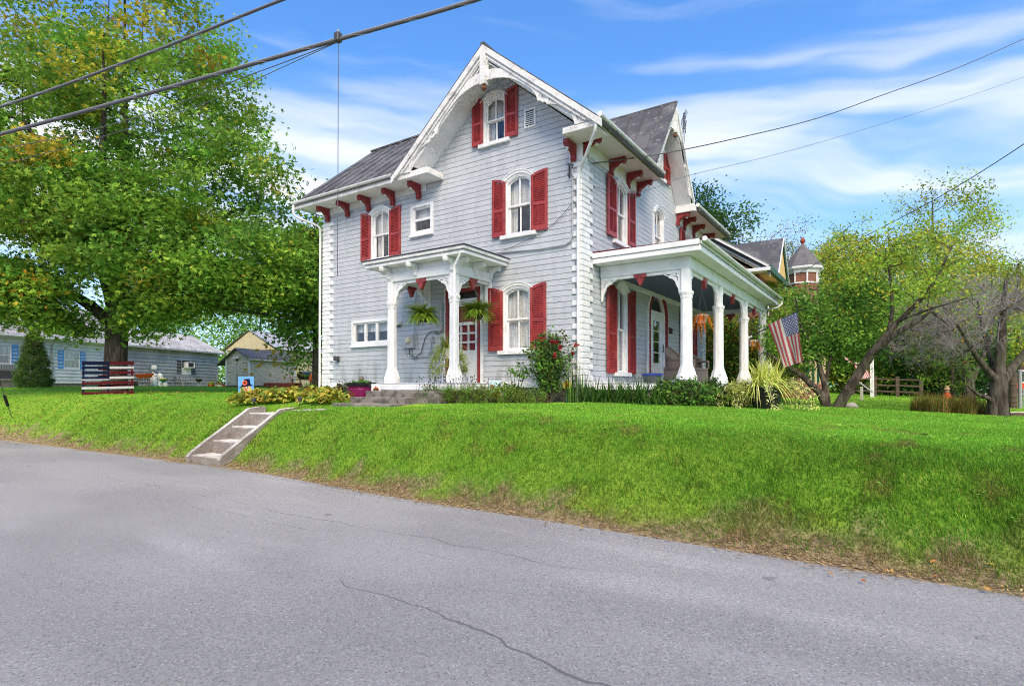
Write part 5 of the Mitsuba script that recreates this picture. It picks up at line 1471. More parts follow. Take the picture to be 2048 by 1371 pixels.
# hanging ferns and baskets
def hanging(label, c, hook, R, cols, seed, pot, name, n=120, wide=.16, droop=1.6):
    k = thing(name, label, 'hanging basket')
    c = np.array(c, float)
    add(k + '__pot', lathe([(0, -.17), (.10, -.17), (.12, -.15), (.155, .0), (.165, .02), (.14, .02), (0, -.02)], 18, c), pot, 40)
    hw = []
    for a in (0.3, 2.4, 4.5):
        hw.append(tube([c + [.15 * math.cos(a), .15 * math.sin(a), .01], c + [.03 * math.cos(a), .03 * math.sin(a), (hook[2] - c[2]) * .75], hook], .005, 4, False))
    hw.append(tube([hook, np.array(hook) + [0, 0, .05]], .01, 4))
    add(k + '__hanger', cat(hw), 'dark_grey')
    rng = np.random.default_rng(seed)
    a = rng.uniform(0, 6.283, n); el = rng.uniform(-.3, 1.45, n)
    out, colr = [], []
    for q in range(n):
        L = R * rng.uniform(.7, 1.1)
        d = np.array([math.cos(a[q]), math.sin(a[q]), 0])
        pts = []
        for t in np.linspace(0, 1, 6):
            pts.append(c + [0, 0, .02] + d * (.06 + L * t * math.cos(el[q] * (1 - t))) + np.array([0, 0, L * (math.sin(el[q]) * t - droop * .42 * t * t)]))
        pts = np.array(pts)
        sd = np.array([-d[1], d[0], 0])
        col = palette(1, cols, [1] * len(cols), rng, .15)[0]
        for i in range(5):
            for s in (-1, 1):
                for h_ in (0.0, .5):
                    b0 = pts[i] * (1 - h_) + pts[i + 1] * h_
                    w = wide * R * (1 - ((i + h_) / 5.2) ** 2) * (.6 + .4 * min(1, i + h_))
                    f = (pts[i + 1] - pts[i])
                    tip = b0 + sd * s * w + f * .35 - np.array([0, 0, .15 * w])
                    V = np.array([b0, b0 + f * .48, tip])
                    out.append((V, np.array([[0, 1, 2]]))); colr.append(np.tile(col * rng.uniform(.8, 1.2), (3, 1)))
    kk = add(k + '__fronds', cat(out), 'leaf', color=np.clip(np.vstack(colr), .003, .9)); labels[kk] = {'kind': 'stuff'}
    return k


FERN = [(.22, .36, .035), (.16, .28, .03), (.28, .38, .05)]
hanging('bushy green fern hanging in a black basket in the left opening of the portico', (-3.62, -1.30, 1.66), (-3.62, -1.34, 2.27), .42, FERN, 211, 'black', 'hanging_fern', 420, .10, 1.2)
hanging('bushy green fern hanging in a black basket beside the portico column, before the white door', (-2.42, -.70, 1.72), (-2.52, -.70, 2.27), .42, FERN, 212, 'black', 'hanging_fern', 420, .10, 1.2)
OR = [(.52, .12, .01), (.62, .20, .02), (.20, .14, .03), (.45, .09, .01)]
hanging('white basket with trailing orange flowers hanging between the two nearest porch columns', (2.05, 2.30, 1.62), (2.06, 2.30, 2.28), .27, OR, 213, 'white_plain', 'flower_basket', 60, .12, 4.4)
hanging('white basket with trailing orange flowers hanging between the two farthest porch columns', (2.05, 8.3, 1.42), (2.06, 8.3, 2.2), .25, OR, 214, 'white_plain', 'flower_basket', 60, .12, 4.4)

# spider plant on a stand behind the portico column
o = np.array([-3.05, -1.02, .0])
k = thing('spider_plant', 'trailing spider plant on a thin stand behind the right portico column', 'plant')
add(k + '__stand', cat([tube([o + [.16 * math.cos(a), .16 * math.sin(a), 0.004], o + [.12 * math.cos(a), .12 * math.sin(a), .62]], .01, 5) for a in (0, 2.1, 4.2)] + [lathe([(.0, .60), (.14, .60), (.14, .62), (0, .62)], 12, o)]), 'white_plain')
add(k + '__pot', lathe([(0, .62), (.10, .62), (.15, .82), (.16, .84), (.13, .84), (0, .80)], 16, o), 'white_plain', 40)
kk = tuft(k + '__leaves', (o[0], o[1]), 210, .72, .12, .022, [(.26, .34, .06), (.36, .40, .10), (.18, .26, .05)], 215, z=o[2] + .80, bend=1.9); labels[kk] = {'kind': 'stuff'}
rng = np.random.default_rng(216)
out = []
for q in range(46):
    a = rng.uniform(0, 6.28); r = rng.uniform(.22, .42); zt = rng.uniform(.12, .6)
    out.append(tube([o + [.1 * math.cos(a), .1 * math.sin(a), .84], o + [r * .7 * math.cos(a), r * .7 * math.sin(a), .86], o + [r * math.cos(a), r * math.sin(a), .6], o + [r * 1.02 * math.cos(a), r * 1.02 * math.sin(a), zt]], [.004, .004, .004, .003], 3, False))
C = np.repeat(np.array([[o[0] + .40 * math.cos(a), o[1] + .40 * math.sin(a), rng.uniform(.15, .7)] for a in rng.uniform(0, 6.28, 60)]), 12, 0) + rng.normal(size=(720, 3)) * .045
m, c = leaves(C, .10, palette(720, [(.26, .32, .06), (.34, .36, .10)], [1, 1], rng), 'long', .2, rng)
kk = add(k + '__runners', m, 'leaf', color=c); labels[kk] = {'kind': 'stuff'}

# electric equipment on the wall
k = thing('electric_meter', 'grey electric meter box with a round glass meter on the house wall', 'meter')
add(k + '__box', cbox(-5.36, -5.08, -.16, -.004, .98, 1.36, .015), 'grey_paint')
add(k + '__meter', xf(lathe([(0, .09), (.07, .085), (.085, .06), (.088, 0), (0, 0)], 18), mat4([-5.22, -.16, 1.20], [1, 0, 0], [0, 0, 1], [0, -1, 0])), 'tan_siding', 40)
add(k + '__conduit', cat([tube([(-5.10, -.06, 1.34), (-5.10, -.06, 2.05), (-5.02, -.06, 2.5)], .018, 6), tube([(-5.03, -.06, 1.4), (-5.02, -.06, 1.0), (-4.98, -.06, .92)], .02, 6)]), 'grey_paint')
add(k + '__round_box', xf(lathe([(0, .05), (.09, .04), (.10, 0), (0, 0)], 16), mat4([-5.50, -.004, 1.06], [1, 0, 0], [0, 0, 1], [0, -1, 0])), 'grey_paint', 40)
k = thing('breaker_panel', 'tall grey painted breaker box under the portico roof beside the door', 'electrical box')
add(k + '__box', cbox(-4.41, -4.05, -.14, -.004, 1.40, 2.16, .015), 'grey_paint')
add(k + '__cover', cbox(-4.36, -4.12, -.155, -.141, 1.50, 2.10, .008), 'grey_paint')
k = thing('phone_box', 'small grey junction box on the wall below the breaker box', 'electrical box')
add(k + '__box', cbox(-4.50, -4.42, -.08, -.004, 1.10, 1.28, .01), 'grey_paint')
add(k + '__lid', cbox(-4.49, -4.43, -.09, -.081, 1.12, 1.26, .004), 'grey_metal')
k = thing('wall_cable', 'dark power cable looping across the grey wall between meter and breaker box', 'cable')
add(k + '__cable', cat([tube([(-5.3, -.05, .97), (-5.28, -.05, .82), (-5.05, -.05, .72), (-4.85, -.05, .86), (-4.70, -.05, 1.25), (-4.58, -.05, 1.38), (-4.40, -.05, 1.42)], .013, 6), tube([(-5.45, -.05, .97), (-5.40, -.05, .78), (-5.1, -.05, .70), (-4.6, -.05, .74), (-4.5, -.05, .85), (-4.48, -.05, 1.1)], .006, 5), tube([(-5.2, -.05, .97), (-5.15, -.05, .70), (-5.05, -.05, .62), (-4.97, -.05, .72)], .006, 5),
                         tube([(-4.35, -.05, 1.40), (-4.30, -.05, 1.33), (-4.2, -.05, 1.33), (-4.12, -.05, 1.40)], .01, 5)]), 'dark_grey')
k = thing('wall_lamp', 'small grey flood lamp low on the wall near the left corner', 'lamp')
add(k + '__housing', cat([cbox(-8.40, -8.24, -.16, -.03, .72, .86, .02), cbox(-8.36, -8.28, -.03, -.003, .68, .80, .005)]), 'dark_grey')
k = thing('vent_hood', 'small dryer vent hood on the wall left of the fern', 'vent')
add(k + '__hood', prism(Polygon([(0, 0), (.12, -.01), (.12, .01), (.02, .09), (0, .09)]), 0, .2, mat4([-5.62, -.003, 1.66], [0, -1, 0], [0, 0, 1], [-1, 0, 0])), 'tan_siding')
add(k + '__flap', box(-5.80, -5.64, -.07, -.06, 1.60, 1.66), 'dark_grey')
# conduit from the service drop
k = thing('service_conduit', 'grey service cable running down and along the wall to the panel', 'cable')
add(k + '__cable', tube([(-.20, -.05, 4.90), (-.19, -.045, 4.5), (-.19, -.045, 3.42), (-.24, -.045, 3.26), (-.38, -.045, 3.19), (-1.07, -.04, 3.18), (-2.6, -.04, 3.27), (-3.6, -.04, 3.36)], .020, 7), 'grey_paint', 60)
add(k + '__bracket', cat([bar((-.28, -.03, 4.72), (-.28, -.03, 5.0), .03), bar((-.28, -.04, 4.98), (-.22, -.22, 4.98), .025), bar((-.28, -.04, 4.74), (-.22, -.22, 4.74), .025), bar((-.2, -.04, 4.74), (-.2, -.04, 4.98), .02)]), 'dark_grey')
k = thing('door_plaque', 'small dark plaque on the wall beside the front door', 'sign')
add(k + '__board', cbox(.004, .03, 6.02, 6.36, 1.60, 1.78, .006), 'maroon')
add(k + '__frame', box(.031, .034, 6.05, 6.33, 1.63, 1.75), 'black')

# porch furniture
def wicker_chair(label, x, y, rz):
    k = thing('wicker_chair', label, 'chair', 'wicker chairs on the porch')
    M = rotz(rz, (x, y, 0.004))
    sh = []
    for i in range(13):      # curved back
        a = math.radians(-100 + 200 * i / 12)
        h = 1.0 - .32 * abs(math.sin(a / 1.15)) ** 1.6
        sh.append([[.33 * math.sin(a), .05 + .30 * math.cos(a) * 1.0, z] for z in np.linspace(.40, h, 5)])
    sh = np.array(sh)
    m = quadgrid(sh)
    add(k + '__back', xf(m, M), 'wicker', True)
    add(k + '__rim', xf(tube(sh[:, -1], .028, 6), M), 'wicker', 60)
    add(k + '__seat', xf(cbox(-.30, .30, -.28, .30, .36, .44, .03), M), 'wicker')
    add(k + '__apron', xf(cat([box(-.29, .29, -.27, -.25, .05, .36), box(-.30, -.28, -.25, .28, .12, .36), box(.28, .30, -.25, .28, .12, .36)]), M), 'wicker')
    for sx in (-.27, .27):
        for sy in (-.25, .26): add(k + '__leg', xf(tube([(sx, sy, 0), (sx, sy, .40)], .024, 6), M), 'wicker')
        add(k + '__arm', xf(cat([tube([(sx * 1.1, -.27, .62), (sx * 1.12, .1, .64)], .04, 6), tube([(sx * 1.1, -.27, .42), (sx * 1.1, -.27, .63)], .025, 6)]), M), 'wicker')
    return k


wicker_chair('grey wicker armchair on the porch, seen between the two nearest columns', 1.15, 4.75, 62)
wicker_chair('grey wicker armchair on the porch, mostly hidden behind the nearest column', 1.05, 3.75, 70)
k = thing('tub_planter', 'grey tub planter with a bright blue rim on the porch boards', 'pot')
o = np.array([.95, 1.95, .004])
add(k + '__tub', lathe([(0, 0), (.17, 0), (.19, .02), (.235, .19), (.22, .19), (0, .15)], 24, o), 'pot_grey', 40)
add(k + '__rim', lathe([(.23, .185), (.255, .19), (.258, .235), (.235, .24), (.225, .19)], 24, o), 'pot_blue', 40)


# flags
def flag_mesh(A, B, drop, n=26, m=34, wave=.07, seed=1, swing=(0, 0, 0), squeeze=.1):
    """cloth hanging from the hoist A (canton end) to B; drop: vector along the fly"""
    A, B, drop = np.array(A, float), np.array(B, float), np.array(drop, float)
    h = B - A
    nrm = unit(np.cross(h, drop))
    P_, uv = [], []
    for i in range(n):
        v = i / (n - 1)
        row = []
        for j in range(m):
            u = j / (m - 1)
            p = A + h * v * (1 - squeeze * u) + drop * u
            ph = v * 9.0 + .5 * math.sin(u * 3 + seed)
            p = p + nrm * wave * (math.sin(ph + seed) * u + .5 * math.sin(ph * 2.1 + u * 3) * u * u) + np.array(swing) * u * u
            row.append(p); uv.append((u, 1 - v))
        P_.append(row)
    return quadgrid(np.array(P_)), np.array(uv)


pb = np.array([2.20, 6.95, 1.42])
ptip = np.array((3.799, 5.758, 2.027))
k = thing('porch_flag', 'large striped and starred flag hanging from an angled pole on the porch column', 'flag')
add(k + '__pole', tube([pb, ptip], .014, 8), 'black', True)
add(k + '__bracket', cat([tube([pb - unit(ptip - pb) * .02, pb + unit(ptip - pb) * .14], .026, 8), bar(pb + [-.03, 0, -.06], pb + [-.03, 0, .06], .05, .02)]), 'white_plain')
hA, hB = np.array((3.689, 5.746, 1.965)), np.array((2.860, 6.277, 1.720))
m, uv = flag_mesh(hA, hB, np.array((3.796, 6.137, 0.630)) - hA, seed=.6, wave=.06, squeeze=.33)
e = np.array((3.187, 6.453, 0.469)) - (np.array((3.715, 6.083, 0.574)))
kk = add(k + '__cloth', m, 'flag_cloth', smooth=True, uv=uv)
add(k + '__ball', ball(ptip, .03, 2), 'black', True)

for i, (p, h, lbl, ang) in enumerate((((4.432, 21.129, 0.785), .9, 'small striped and starred flag on a porch post far behind the leaning trunk', 0), ((3.698, 19.428, 1.133), .9, 'small striped and starred flag hanging askew in the leaves left of the leaning trunk', 1))):
    k = thing('small_flag', lbl, 'flag', 'small flags on the brick house porch')
    p = np.array(p)
    A = p + R_ * .25 + np.array([0, 0, .45]); B = p - R_ * .25 + np.array([0, 0, .35 + .3 * ang])
    m, uv = flag_mesh(A, B, R_ * (.35 if i == 0 else .5) + np.array([0, 0, -.85 if i == 0 else -.6]), 14, 18, .05, 2 + i)
    add(k + '__cloth', m, 'flag_cloth', smooth=True, uv=uv)
    add(k + '__pole', tube([B - (A - B) * .6, A + (A - B) * .1], .012, 6), 'black')


def garden_flag(name, label, o, w, h, z0, parts, pole='black', face=None):
    """small banner on a bent wire stand, facing the road; parts: (polygon in the banner's own metres, material)"""
    k = thing(name, label, 'garden flag')
    o = np.array(o, float)
    a = unit(np.array(face if face is not None else [RT_[0], RT_[1], 0]))
    n = np.cross(a, [0, 0, 1.0])
    M = mat4(o + [0, 0, z0], a, [0, 0, 1.0], n)
    add(k + '__stand', cat([tube([o - a * (w / 2 + .03), o - a * (w / 2 + .03) + [0, 0, z0 + h + .06], ], .006, 5), tube([o - a * (w / 2 + .03) + [0, 0, z0 + h + .03], o + a * (w / 2) + [0, 0, z0 + h + .03]], .006, 5)]), pole)
    for j, (pg, mt, nm) in enumerate(parts):
        add(k + '__' + nm, prism(pg, j * .002, j * .002 + .0018, M), mt)
    return k


RT_ = R_
w, h = .44, .58
sp = [(sbox(-w / 2, 0, w / 2, h), 'sky_cloth', 'banner'), (Polygon([(-.20, .02), (.20, .02), (.15, .16), (-.15, .16)]), 'red_cloth', 'collar'), (affinity.scale(Point(0, .22).buffer(.12), 1.3, 1), 'yellow_cloth', 'straw'),
      (Point(.01, .23).buffer(.105), 'tan_cloth', 'face'), (Polygon([(-.21, .26), (.21, .33), (.13, .36), (.10, .52), (-.05, .50), (-.11, .33)]), 'navy', 'hat'), (Point(-.03, .40).buffer(.07), 'orange_cloth', 'sunflower'), (Point(-.03, .40).buffer(.035), 'maroon', 'sunflower_centre'),
      (Point(.0, .22).buffer(.026), 'red_cloth', 'nose'), (Point(-.045, .265).buffer(.012), 'black', 'eye'), (Point(.05, .275).buffer(.012), 'black', 'eye'), (LineString([(-.05, .17), (0, .155), (.06, .18)]).buffer(.008), 'red_cloth', 'mouth')]
garden_flag('scarecrow_flag', 'blue garden flag with a straw scarecrow face in a dark hat, at the garden steps', on((-9.141, -2.525)), w, h, .18, sp)
w, h = .22, .34
pk = affinity.scale(Point(0, .15).buffer(.10), .85, 1.2)
garden_flag('pumpkin_flag', 'small white garden flag with an orange pumpkin and black cat near the magenta pot', on((-4.615, -1.899)), w, h, .12, [(sbox(-w / 2, 0, w / 2, h), 'white_plain', 'banner'), (pk, 'orange_cloth', 'pumpkin'), (affinity.scale(Point(0, .19).buffer(.055), 1.1, .7), 'black', 'cat'),
            (Polygon([(-.045, .21), (-.04, .245), (-.015, .22)]), 'black', 'ear'), (Polygon([(.045, .21), (.04, .245), (.015, .22)]), 'black', 'ear'), (affinity.scale(Point(-.005, .19).buffer(.02), 1.4, .6), 'green_plastic', 'eyes'), (Point(.05, .06).buffer(.035), 'yellow_cloth', 'leaf'), (sbox(-.012, .255, .012, .29), 'bark_brown', 'stem')])
w, h = .28, .38
garden_flag('autumn_flag', 'pale blue garden flag with birds and an orange pumpkin strip below the portico floor', on((-1.814, -0.804)), w, h, .13, [(sbox(-w / 2, 0, w / 2, h), 'pale_cloth', 'banner'), (Polygon([(-.13, .0), (.13, .0), (.12, .10), (.04, .115), (-.05, .105), (-.13, .08)]), 'orange_cloth', 'pumpkins'), (sbox(-.06, .12, .10, .20), 'red_cloth', 'cart'),
            (Point(-.03, .12).buffer(.03), 'black', 'wheel'), (Point(.08, .12).buffer(.03), 'black', 'wheel'), (Polygon([(-.12, .20), (-.05, .20), (-.04, .27), (-.09, .29)]), 'terracotta', 'bird'), (Polygon([(.04, .24), (.10, .25), (.12, .34), (.08, .30)]), 'navy', 'bird'), (Polygon([(-.10, .10), (-.03, .10), (-.03, .17), (-.09, .17)]), 'white_plain', 'crate')])

# flower wind spinner and bird ornament
o = on((-0.170, -0.364))
k = thing('flower_stake', 'yellow and orange metal flower stake by the iris leaves', 'ornament')
add(k + '__stem', tube([o, o + [0, 0, .36]], .006, 5), 'green_plastic')
a = R_; z_ = np.array([0, 0, 1.0]); n_ = np.cross(a, z_)
c0 = o + [0, 0, .40]
for i in range(8):
    t = i * math.pi / 4
    pg = affinity.translate(affinity.scale(Point(0, 0).buffer(1), .03, .055), 0, .055)
    add(k + '__petal', prism(affinity.rotate(pg, math.degrees(t), origin=(0, 0)), .0, .004, mat4(c0, a, z_, n_)), 'yellow_cloth')
add(k + '__centre', ball(c0 + n_ * .008, [.03, .03, .03], 1), 'orange', True)
o = on((-5.740, -1.449))
k = thing('hanging_ornament', 'dark round bird ornament on a thin hooked stake above the magenta pot', 'ornament')
add(k + '__stake', tube([o, o + [0, 0, .78], o + R_ * .02 + [0, 0, .86], o + R_ * .05 + [0, 0, .80]], .006, 5), 'black')
add(k + '__body', cat([ball(o + R_ * .06 + [0, 0, .58], [.075, .075, .085], 2), tube([o + R_ * .05 + [0, 0, .64], o + R_ * .05 + [0, 0, .80]], .004, 4), ball(o + R_ * .02 + [0, 0, .50], [.03, .03, .06], 1)]), 'wicker', True)
# shepherd hook with lantern
o = on((2.841, 5.145))
k = thing('lantern_hook', 'thin black shepherd hook carrying a white lantern with dark cone roof', 'lantern')
hk = [o, o + [0, 0, 1.36]] + [o + R_ * (.11 - .11 * math.cos(t)) + np.array([0, 0, 1.36 + .11 * math.sin(t)]) for t in np.linspace(.4, 2.9, 7)] + [o + R_ * .22 + [0, 0, 1.26]]
add(k + '__hook', tube(hk, .011, 6), 'black', True)
c0 = o + R_ * .22 + [0, 0, 1.0]
add(k + '__roof', lathe([(0, .16), (.05, .15), (.07, .10), (.16, .03), (.16, .02), (0, .02)], 16, c0), 'grey_metal', 30)
add(k + '__body', lathe([(.0, .02), (.065, .02), (.075, -.06), (.06, -.16), (.08, -.18), (.08, -.20), (0, -.20)], 14, c0), 'white_plain', 40)
add(k + '__cap', lathe([(0, .22), (.05, .21), (.055, .15), (0, .15)], 12, c0), 'navy', 30)
add(k + '__chain', tube([c0 + [0, 0, .21], c0 + [0, 0, .27]], .006, 4), 'black')

# painted pallet flag leaning on the maple
A0, B0 = np.array((-20.897, -2.336, -0.317)), np.array((-20.275, -0.714, -0.306))
A0[2] = gz(A0[0], A0[1]) + .02; B0[2] = A0[2] + .04
al = unit(B0 - A0); W = np.linalg.norm(B0 - A0)
back = unit(np.array([-al[1], al[0], 0])); back = back if back @ FWD > 0 else -back
upv = unit(np.array([0, 0, 1.0]) + back * .12)
nv = np.cross(al, upv)
M = mat4(A0, al, upv, nv)
k = thing('pallet_flag', 'wooden pallet painted as a striped flag leaning against the maple trunk', 'pallet')
Hh = 1.36
for i in range(3):
    x = .02 + (W - .12) * i / 2
    add(k + '__stringer', xf(cbox(x, x + .06, 0.0, Hh, -.13, -.022, .006), M), 'navy' if i < 2 else 'maroon')
rows = [('navy', 'maroon'), ('navy', 'board_white'), ('navy', 'maroon'), ('navy', 'board_white'), ('maroon', 'maroon'), ('board_white', 'board_white'), ('maroon', 'maroon')]
for i, (c1, c2) in enumerate(rows):
    z1 = Hh - .005 - i * (Hh - .12) / 6; hh = .10 if i else .115
    if c1 == c2: add(k + '__slat', xf(cbox(0, W, z1 - hh, z1, -.02, 0, .004), M), c1)
    else:
        add(k + '__slat', xf(cbox(0, W * .52, z1 - hh, z1, -.02, 0, .004), M), c1)
        add(k + '__slat', xf(cbox(W * .52 + .002, W, z1 - hh, z1, -.02, 0, .004), M), c2)
    if i in (3,): add(k + '__slat', xf(cbox(0, W * .52, z1 - hh - .045, z1 - hh - .003, -.02, 0, .004), M), 'board_white')

for z1 in (1.18, .80, .42):
    add(k + '__back_slat', xf(cbox(W * .30, W * .985, z1 - .16, z1, -.152, -.132, .004), M), 'maroon')
add(k + '__back_slat', xf(cbox(0, W * .5, Hh - .12, Hh, -.152, -.132, .004), M), 'navy')
# ------------------------------------------------------------------ neighbouring buildings
def frame(o, ang_dir):
    a = unit(np.array([ang_dir[0], ang_dir[1], 0.0])); z = np.array([0, 0, 1.0])
    return mat4(o, a, z, np.cross(a, z))


def lap_siding(key, x0, x1, z0, z1, n, M, mt, opens=(), proud=.06):
    hole = unary_union([o for o in opens]) if opens else Polygon()
    for i in range(n):
        a, b = z0 + (z1 - z0) * i / n, z0 + (z1 - z0) * (i + 1) / n
        r = sbox(x0, a + .014, x1, b).difference(hole)  # open strip bares the darker wall, standing in for the lap shadow line
        for g in getattr(r, 'geoms', [r]):
            if g.is_empty or g.geom_type != 'Polygon': continue
            q0, qa, q1, qb = g.bounds
            V = np.array([[q0, qa, proud], [q1, qa, proud], [q1, qb, .004], [q0, qb, .004], [q0, qa, 0], [q1, qa, 0]], float)
            add(key, xf((V, np.array([[0, 1, 2], [0, 2, 3], [4, 5, 1], [4, 1, 0], [0, 3, 4], [1, 5, 2]])), M), mt)


DN = (-.40, .917)
# white house with blue shutters
o = np.array((-38.446, -0.379, 0.077)); o = np.array([o[0], o[1], gz(o[0], o[1]) - .02])
M = frame(o, DN)
k = thing('white_house', 'single storey white house with bright blue shutters at the left edge', 'house')
MW_ = M
x0, x1, ze = -6.0, 8.55, 3.2
wins = [(-.75, .55, 1.35, 2.62), (4.0, 5.05, 1.30, 2.45)]
ops = [sbox(a - .05, c - .05, b + .05, d + .05) for a, b, c, d in wins]
add(k + '__wall', xf(cat([box(x0, x1, .3, ze, -.3, 0), box(x0, x0 + .2, 0, ze, -7, -.3), box(x1 - .2, x1, 0, ze, -7, -.3), box(x0, x1, 0, ze, -7, -6.8)]), M), 'grey_metal')  # darker than its boards, so the gaps read as shadow lines
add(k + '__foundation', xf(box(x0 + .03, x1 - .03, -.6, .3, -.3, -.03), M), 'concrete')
lap_siding(k + '__siding_board', x0, x1, .30, ze, 13, M, 'vinyl_white', ops)
for i, (a, b, c, d) in enumerate(wins):
    w_ = add(k + '__window', xf(cat([prism(sbox(a - .05, c - .05, b + .05, d + .05).difference(sbox(a, c, b, d)), 0, .05), prism(sbox(a, (c + d) / 2 - .025, b, (c + d) / 2 + .025), -.01, .03)]), M), 'white_plain')
    add(w_ + '__pane', xf(quadgrid(np.array([[[a, c, .01], [a, d, .01]], [[b, c, .01], [b, d, .01]]])), M), 'glass')
    add(w_ + '__curtain', xf(box(a, b, c, d, .002, .006), M), 'curtain')
    for s0 in (a - .45, b + .07):
        add(k + '__shutter', xf(cat([prism(sbox(s0, c - .03, s0 + .38, d + .03).difference(unary_union([sbox(s0 + .05, c + .05, s0 + .33, (c + d) / 2 - .03), sbox(s0 + .05, (c + d) / 2 + .03, s0 + .33, d - .05)])), .03, .065), prism(sbox(s0 + .03, c, s0 + .35, d), .031, .045)]), M), 'blue_shutter')
rf = add(k + '__roof', xf((np.array([[x0 - .3, ze + .06, .45], [x1 + .3, ze + .06, .45], [x1 + .3, ze + 2.75, -3.5], [x0 - .3, ze + 2.75, -3.5], [x1 + .3, ze + .06, -7.4], [x0 - .3, ze + .06, -7.4]]), np.array([[0, 1, 2], [0, 2, 3], [3, 2, 4], [3, 4, 5]])), M), 'shingle_pale')
add(rf + '__shingle_course', xf(cat([cbox(x0 - .3, x1 + .3, ze + .07 + 2.70 * i / 9, ze + .09 + 2.70 * i / 9, .45 - 3.95 * i / 9 - .44, .46 - 3.95 * i / 9) for i in range(9)]), M), 'shingle_pale'); labels[rf + '__shingle_course'] = {'kind': 'stuff'}
add(k + '__gutter', xf(cbox(x0 - .3, x1 + .3, ze - .08, ze + .05, .45, .56, .02), M), 'white_plain')
add(k + '__soffit', xf(box(x0 - .3, x1 + .3, ze - .02, ze, .0, .45), M), 'white_plain')
add(k + '__downspout', xf(tube([(3.05, ze - .05, .5), (3.05, ze - .25, .3), (3.1, ze - .4, .09), (3.1, .3, .09)], .04, 6), M), 'grey_metal')
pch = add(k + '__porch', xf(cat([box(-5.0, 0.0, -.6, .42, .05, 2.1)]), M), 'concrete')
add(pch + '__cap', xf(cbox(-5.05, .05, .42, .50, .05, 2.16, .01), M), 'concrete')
for x in np.linspace(-4.9, -.05, 34): add(pch + '__baluster', xf(bar((x, .50, 2.05), (x, 1.30, 2.05), .018), M), 'dark_grey')
for z in np.linspace(.3, 1.9, 9): add(pch + '__baluster', xf(bar((-.05, .50, z), (-.05, 1.30, z), .018), M), 'dark_grey')
add(pch + '__top_rail', xf(bar((-5, 1.32, 2.05), (-.02, 1.32, 2.05), .05), M), 'grey_metal')
add(pch + '__top_rail', xf(bar((-.05, 1.32, .1), (-.05, 1.32, 2.05), .05), M), 'grey_metal')
for x in (-5, -.05): add(pch + '__post', xf(cbox(x - .035, x + .035, .5, 1.75 if x > -1 else 1.38, 2.02, 2.09), M), 'grey_metal')
k2 = thing('patio_chair', 'white slatted chair behind the railing of the white house porch', 'chair')
for i in range(5): add(k2 + '__slat', xf(cbox(-2.4, -1.7, .95 + i * .09, 1.01 + i * .09, 1.18, 1.21), M), 'white_plain')
add(k2 + '__seat', xf(cbox(-2.4, -1.7, .88, .92, 1.2, 1.7), M), 'white_plain')
for x in (-2.4, -1.75):
    for z in (1.2, 1.66): add(k2 + '__leg', xf(cbox(x, x + .05, .502, .88 if z > 1.3 else 1.4, z, z + .04), M), 'white_plain')
k2 = thing('covered_grill', 'long grill under a grey cover on the porch of the white house', 'grill')
add(k2 + '__cover', xf(cbox(-1.5, -.35, .9, 1.46, 1.1, 1.7, .15), M), 'grey_metal')
add(k2 + '__cart', xf(cbox(-1.4, -.45, .502, .95, 1.15, 1.65), M), 'dark_grey')
# guy wire guard at the left edge
k = thing('guy_wire', 'leaning utility guy wire with a dark sleeve at the left edge of the lawn', 'cable')
g1 = np.array((-21.759, -4.236, -0.419)); g1[2] = gz(g1[0], g1[1]) - .05
g0 = np.array((-19.028, -6.063, 2.892))
add(k + '__wire', tube([g1, g0], .012, 5), 'cable')
add(k + '__sleeve', tube([g1 + (g0 - g1) * .30, g1 + (g0 - g1) * .95], .035, 7), 'wood_dark')
add(k + '__clamp', tube([g1 + (g0 - g1) * .12, g1 + (g0 - g1) * .21], .05, 7), 'black')

# grey garage
o = (MW_ @ np.array([18.9, 0, 0, 1]))[:3]
o[2] = gz(o[0], o[1]) - .02
M = frame(o, DN)
k = thing('grey_garage', 'low grey sided outbuilding with a pale metal roof and a window air conditioner', 'building')
x0, x1, ze = -10.33, 0.0, 3.05
wa = (-4.45, -3.45, 1.10, 2.25)
op = [sbox(wa[0] - .05, wa[2] - .05, wa[1] + .05, wa[3] + .05)]
add(k + '__wall', xf(cat([box(x0, x1, 0, ze, -.2, 0), box(x1 - .2, x1, 0, ze, -6, -.2), box(x0, x0 + .2, 0, ze, -6, -.2), box(x0, x1, 0, ze, -6.2, -6)]), M), 'dark_grey')
lap_siding(k + '__siding_board', x0, x1 - .08, .06, ze, 11, M, 'vinyl_grey', op, .07)
add(k + '__corner_trim', xf(cbox(-.10, .02, 0, ze, .0, .06, .01), M), 'grey_paint')
w_ = add(k + '__window', xf(cat([prism(op[0].difference(sbox(*[wa[i] for i in (0, 2, 1, 3)])), 0, .06), prism(sbox(wa[0], wa[2], wa[1], 1.62), 0, .03)]), M), 'white_plain')
add(w_ + '__pane', xf(box(wa[0], wa[1], 1.62, wa[3], .002, .01), M), 'room_dark')
for s0 in (-4.98, -3.36): add(k + '__shutter', xf(cat([prism(sbox(s0, 1.10, s0 + .44, 2.25).difference(unary_union([sbox(s0 + .06, 1.17, s0 + .38, 1.65), sbox(s0 + .06, 1.73, s0 + .38, 2.18)])), .04, .075), prism(sbox(s0 + .02, 1.12, s0 + .42, 2.22), .041, .055)]), M), 'dark_grey')
ac = thing('air_conditioner', 'white window air conditioner sticking out of the grey garage window', 'air conditioner')
add(ac + '__case', xf(prism(sbox(-4.25, 1.63, -3.42, 2.12).difference(sbox(-4.18, 1.69, -3.49, 2.06)), .03, .45), M), 'white_plain')
add(ac + '__grille', xf(cat([box(-4.18, -3.49, 1.69, 2.06, .30, .36)] + [box(-4.18, -3.49, 1.70 + .045 * i, 1.715 + .045 * i, .36, .39) for i in range(8)]), M), 'dark_grey')
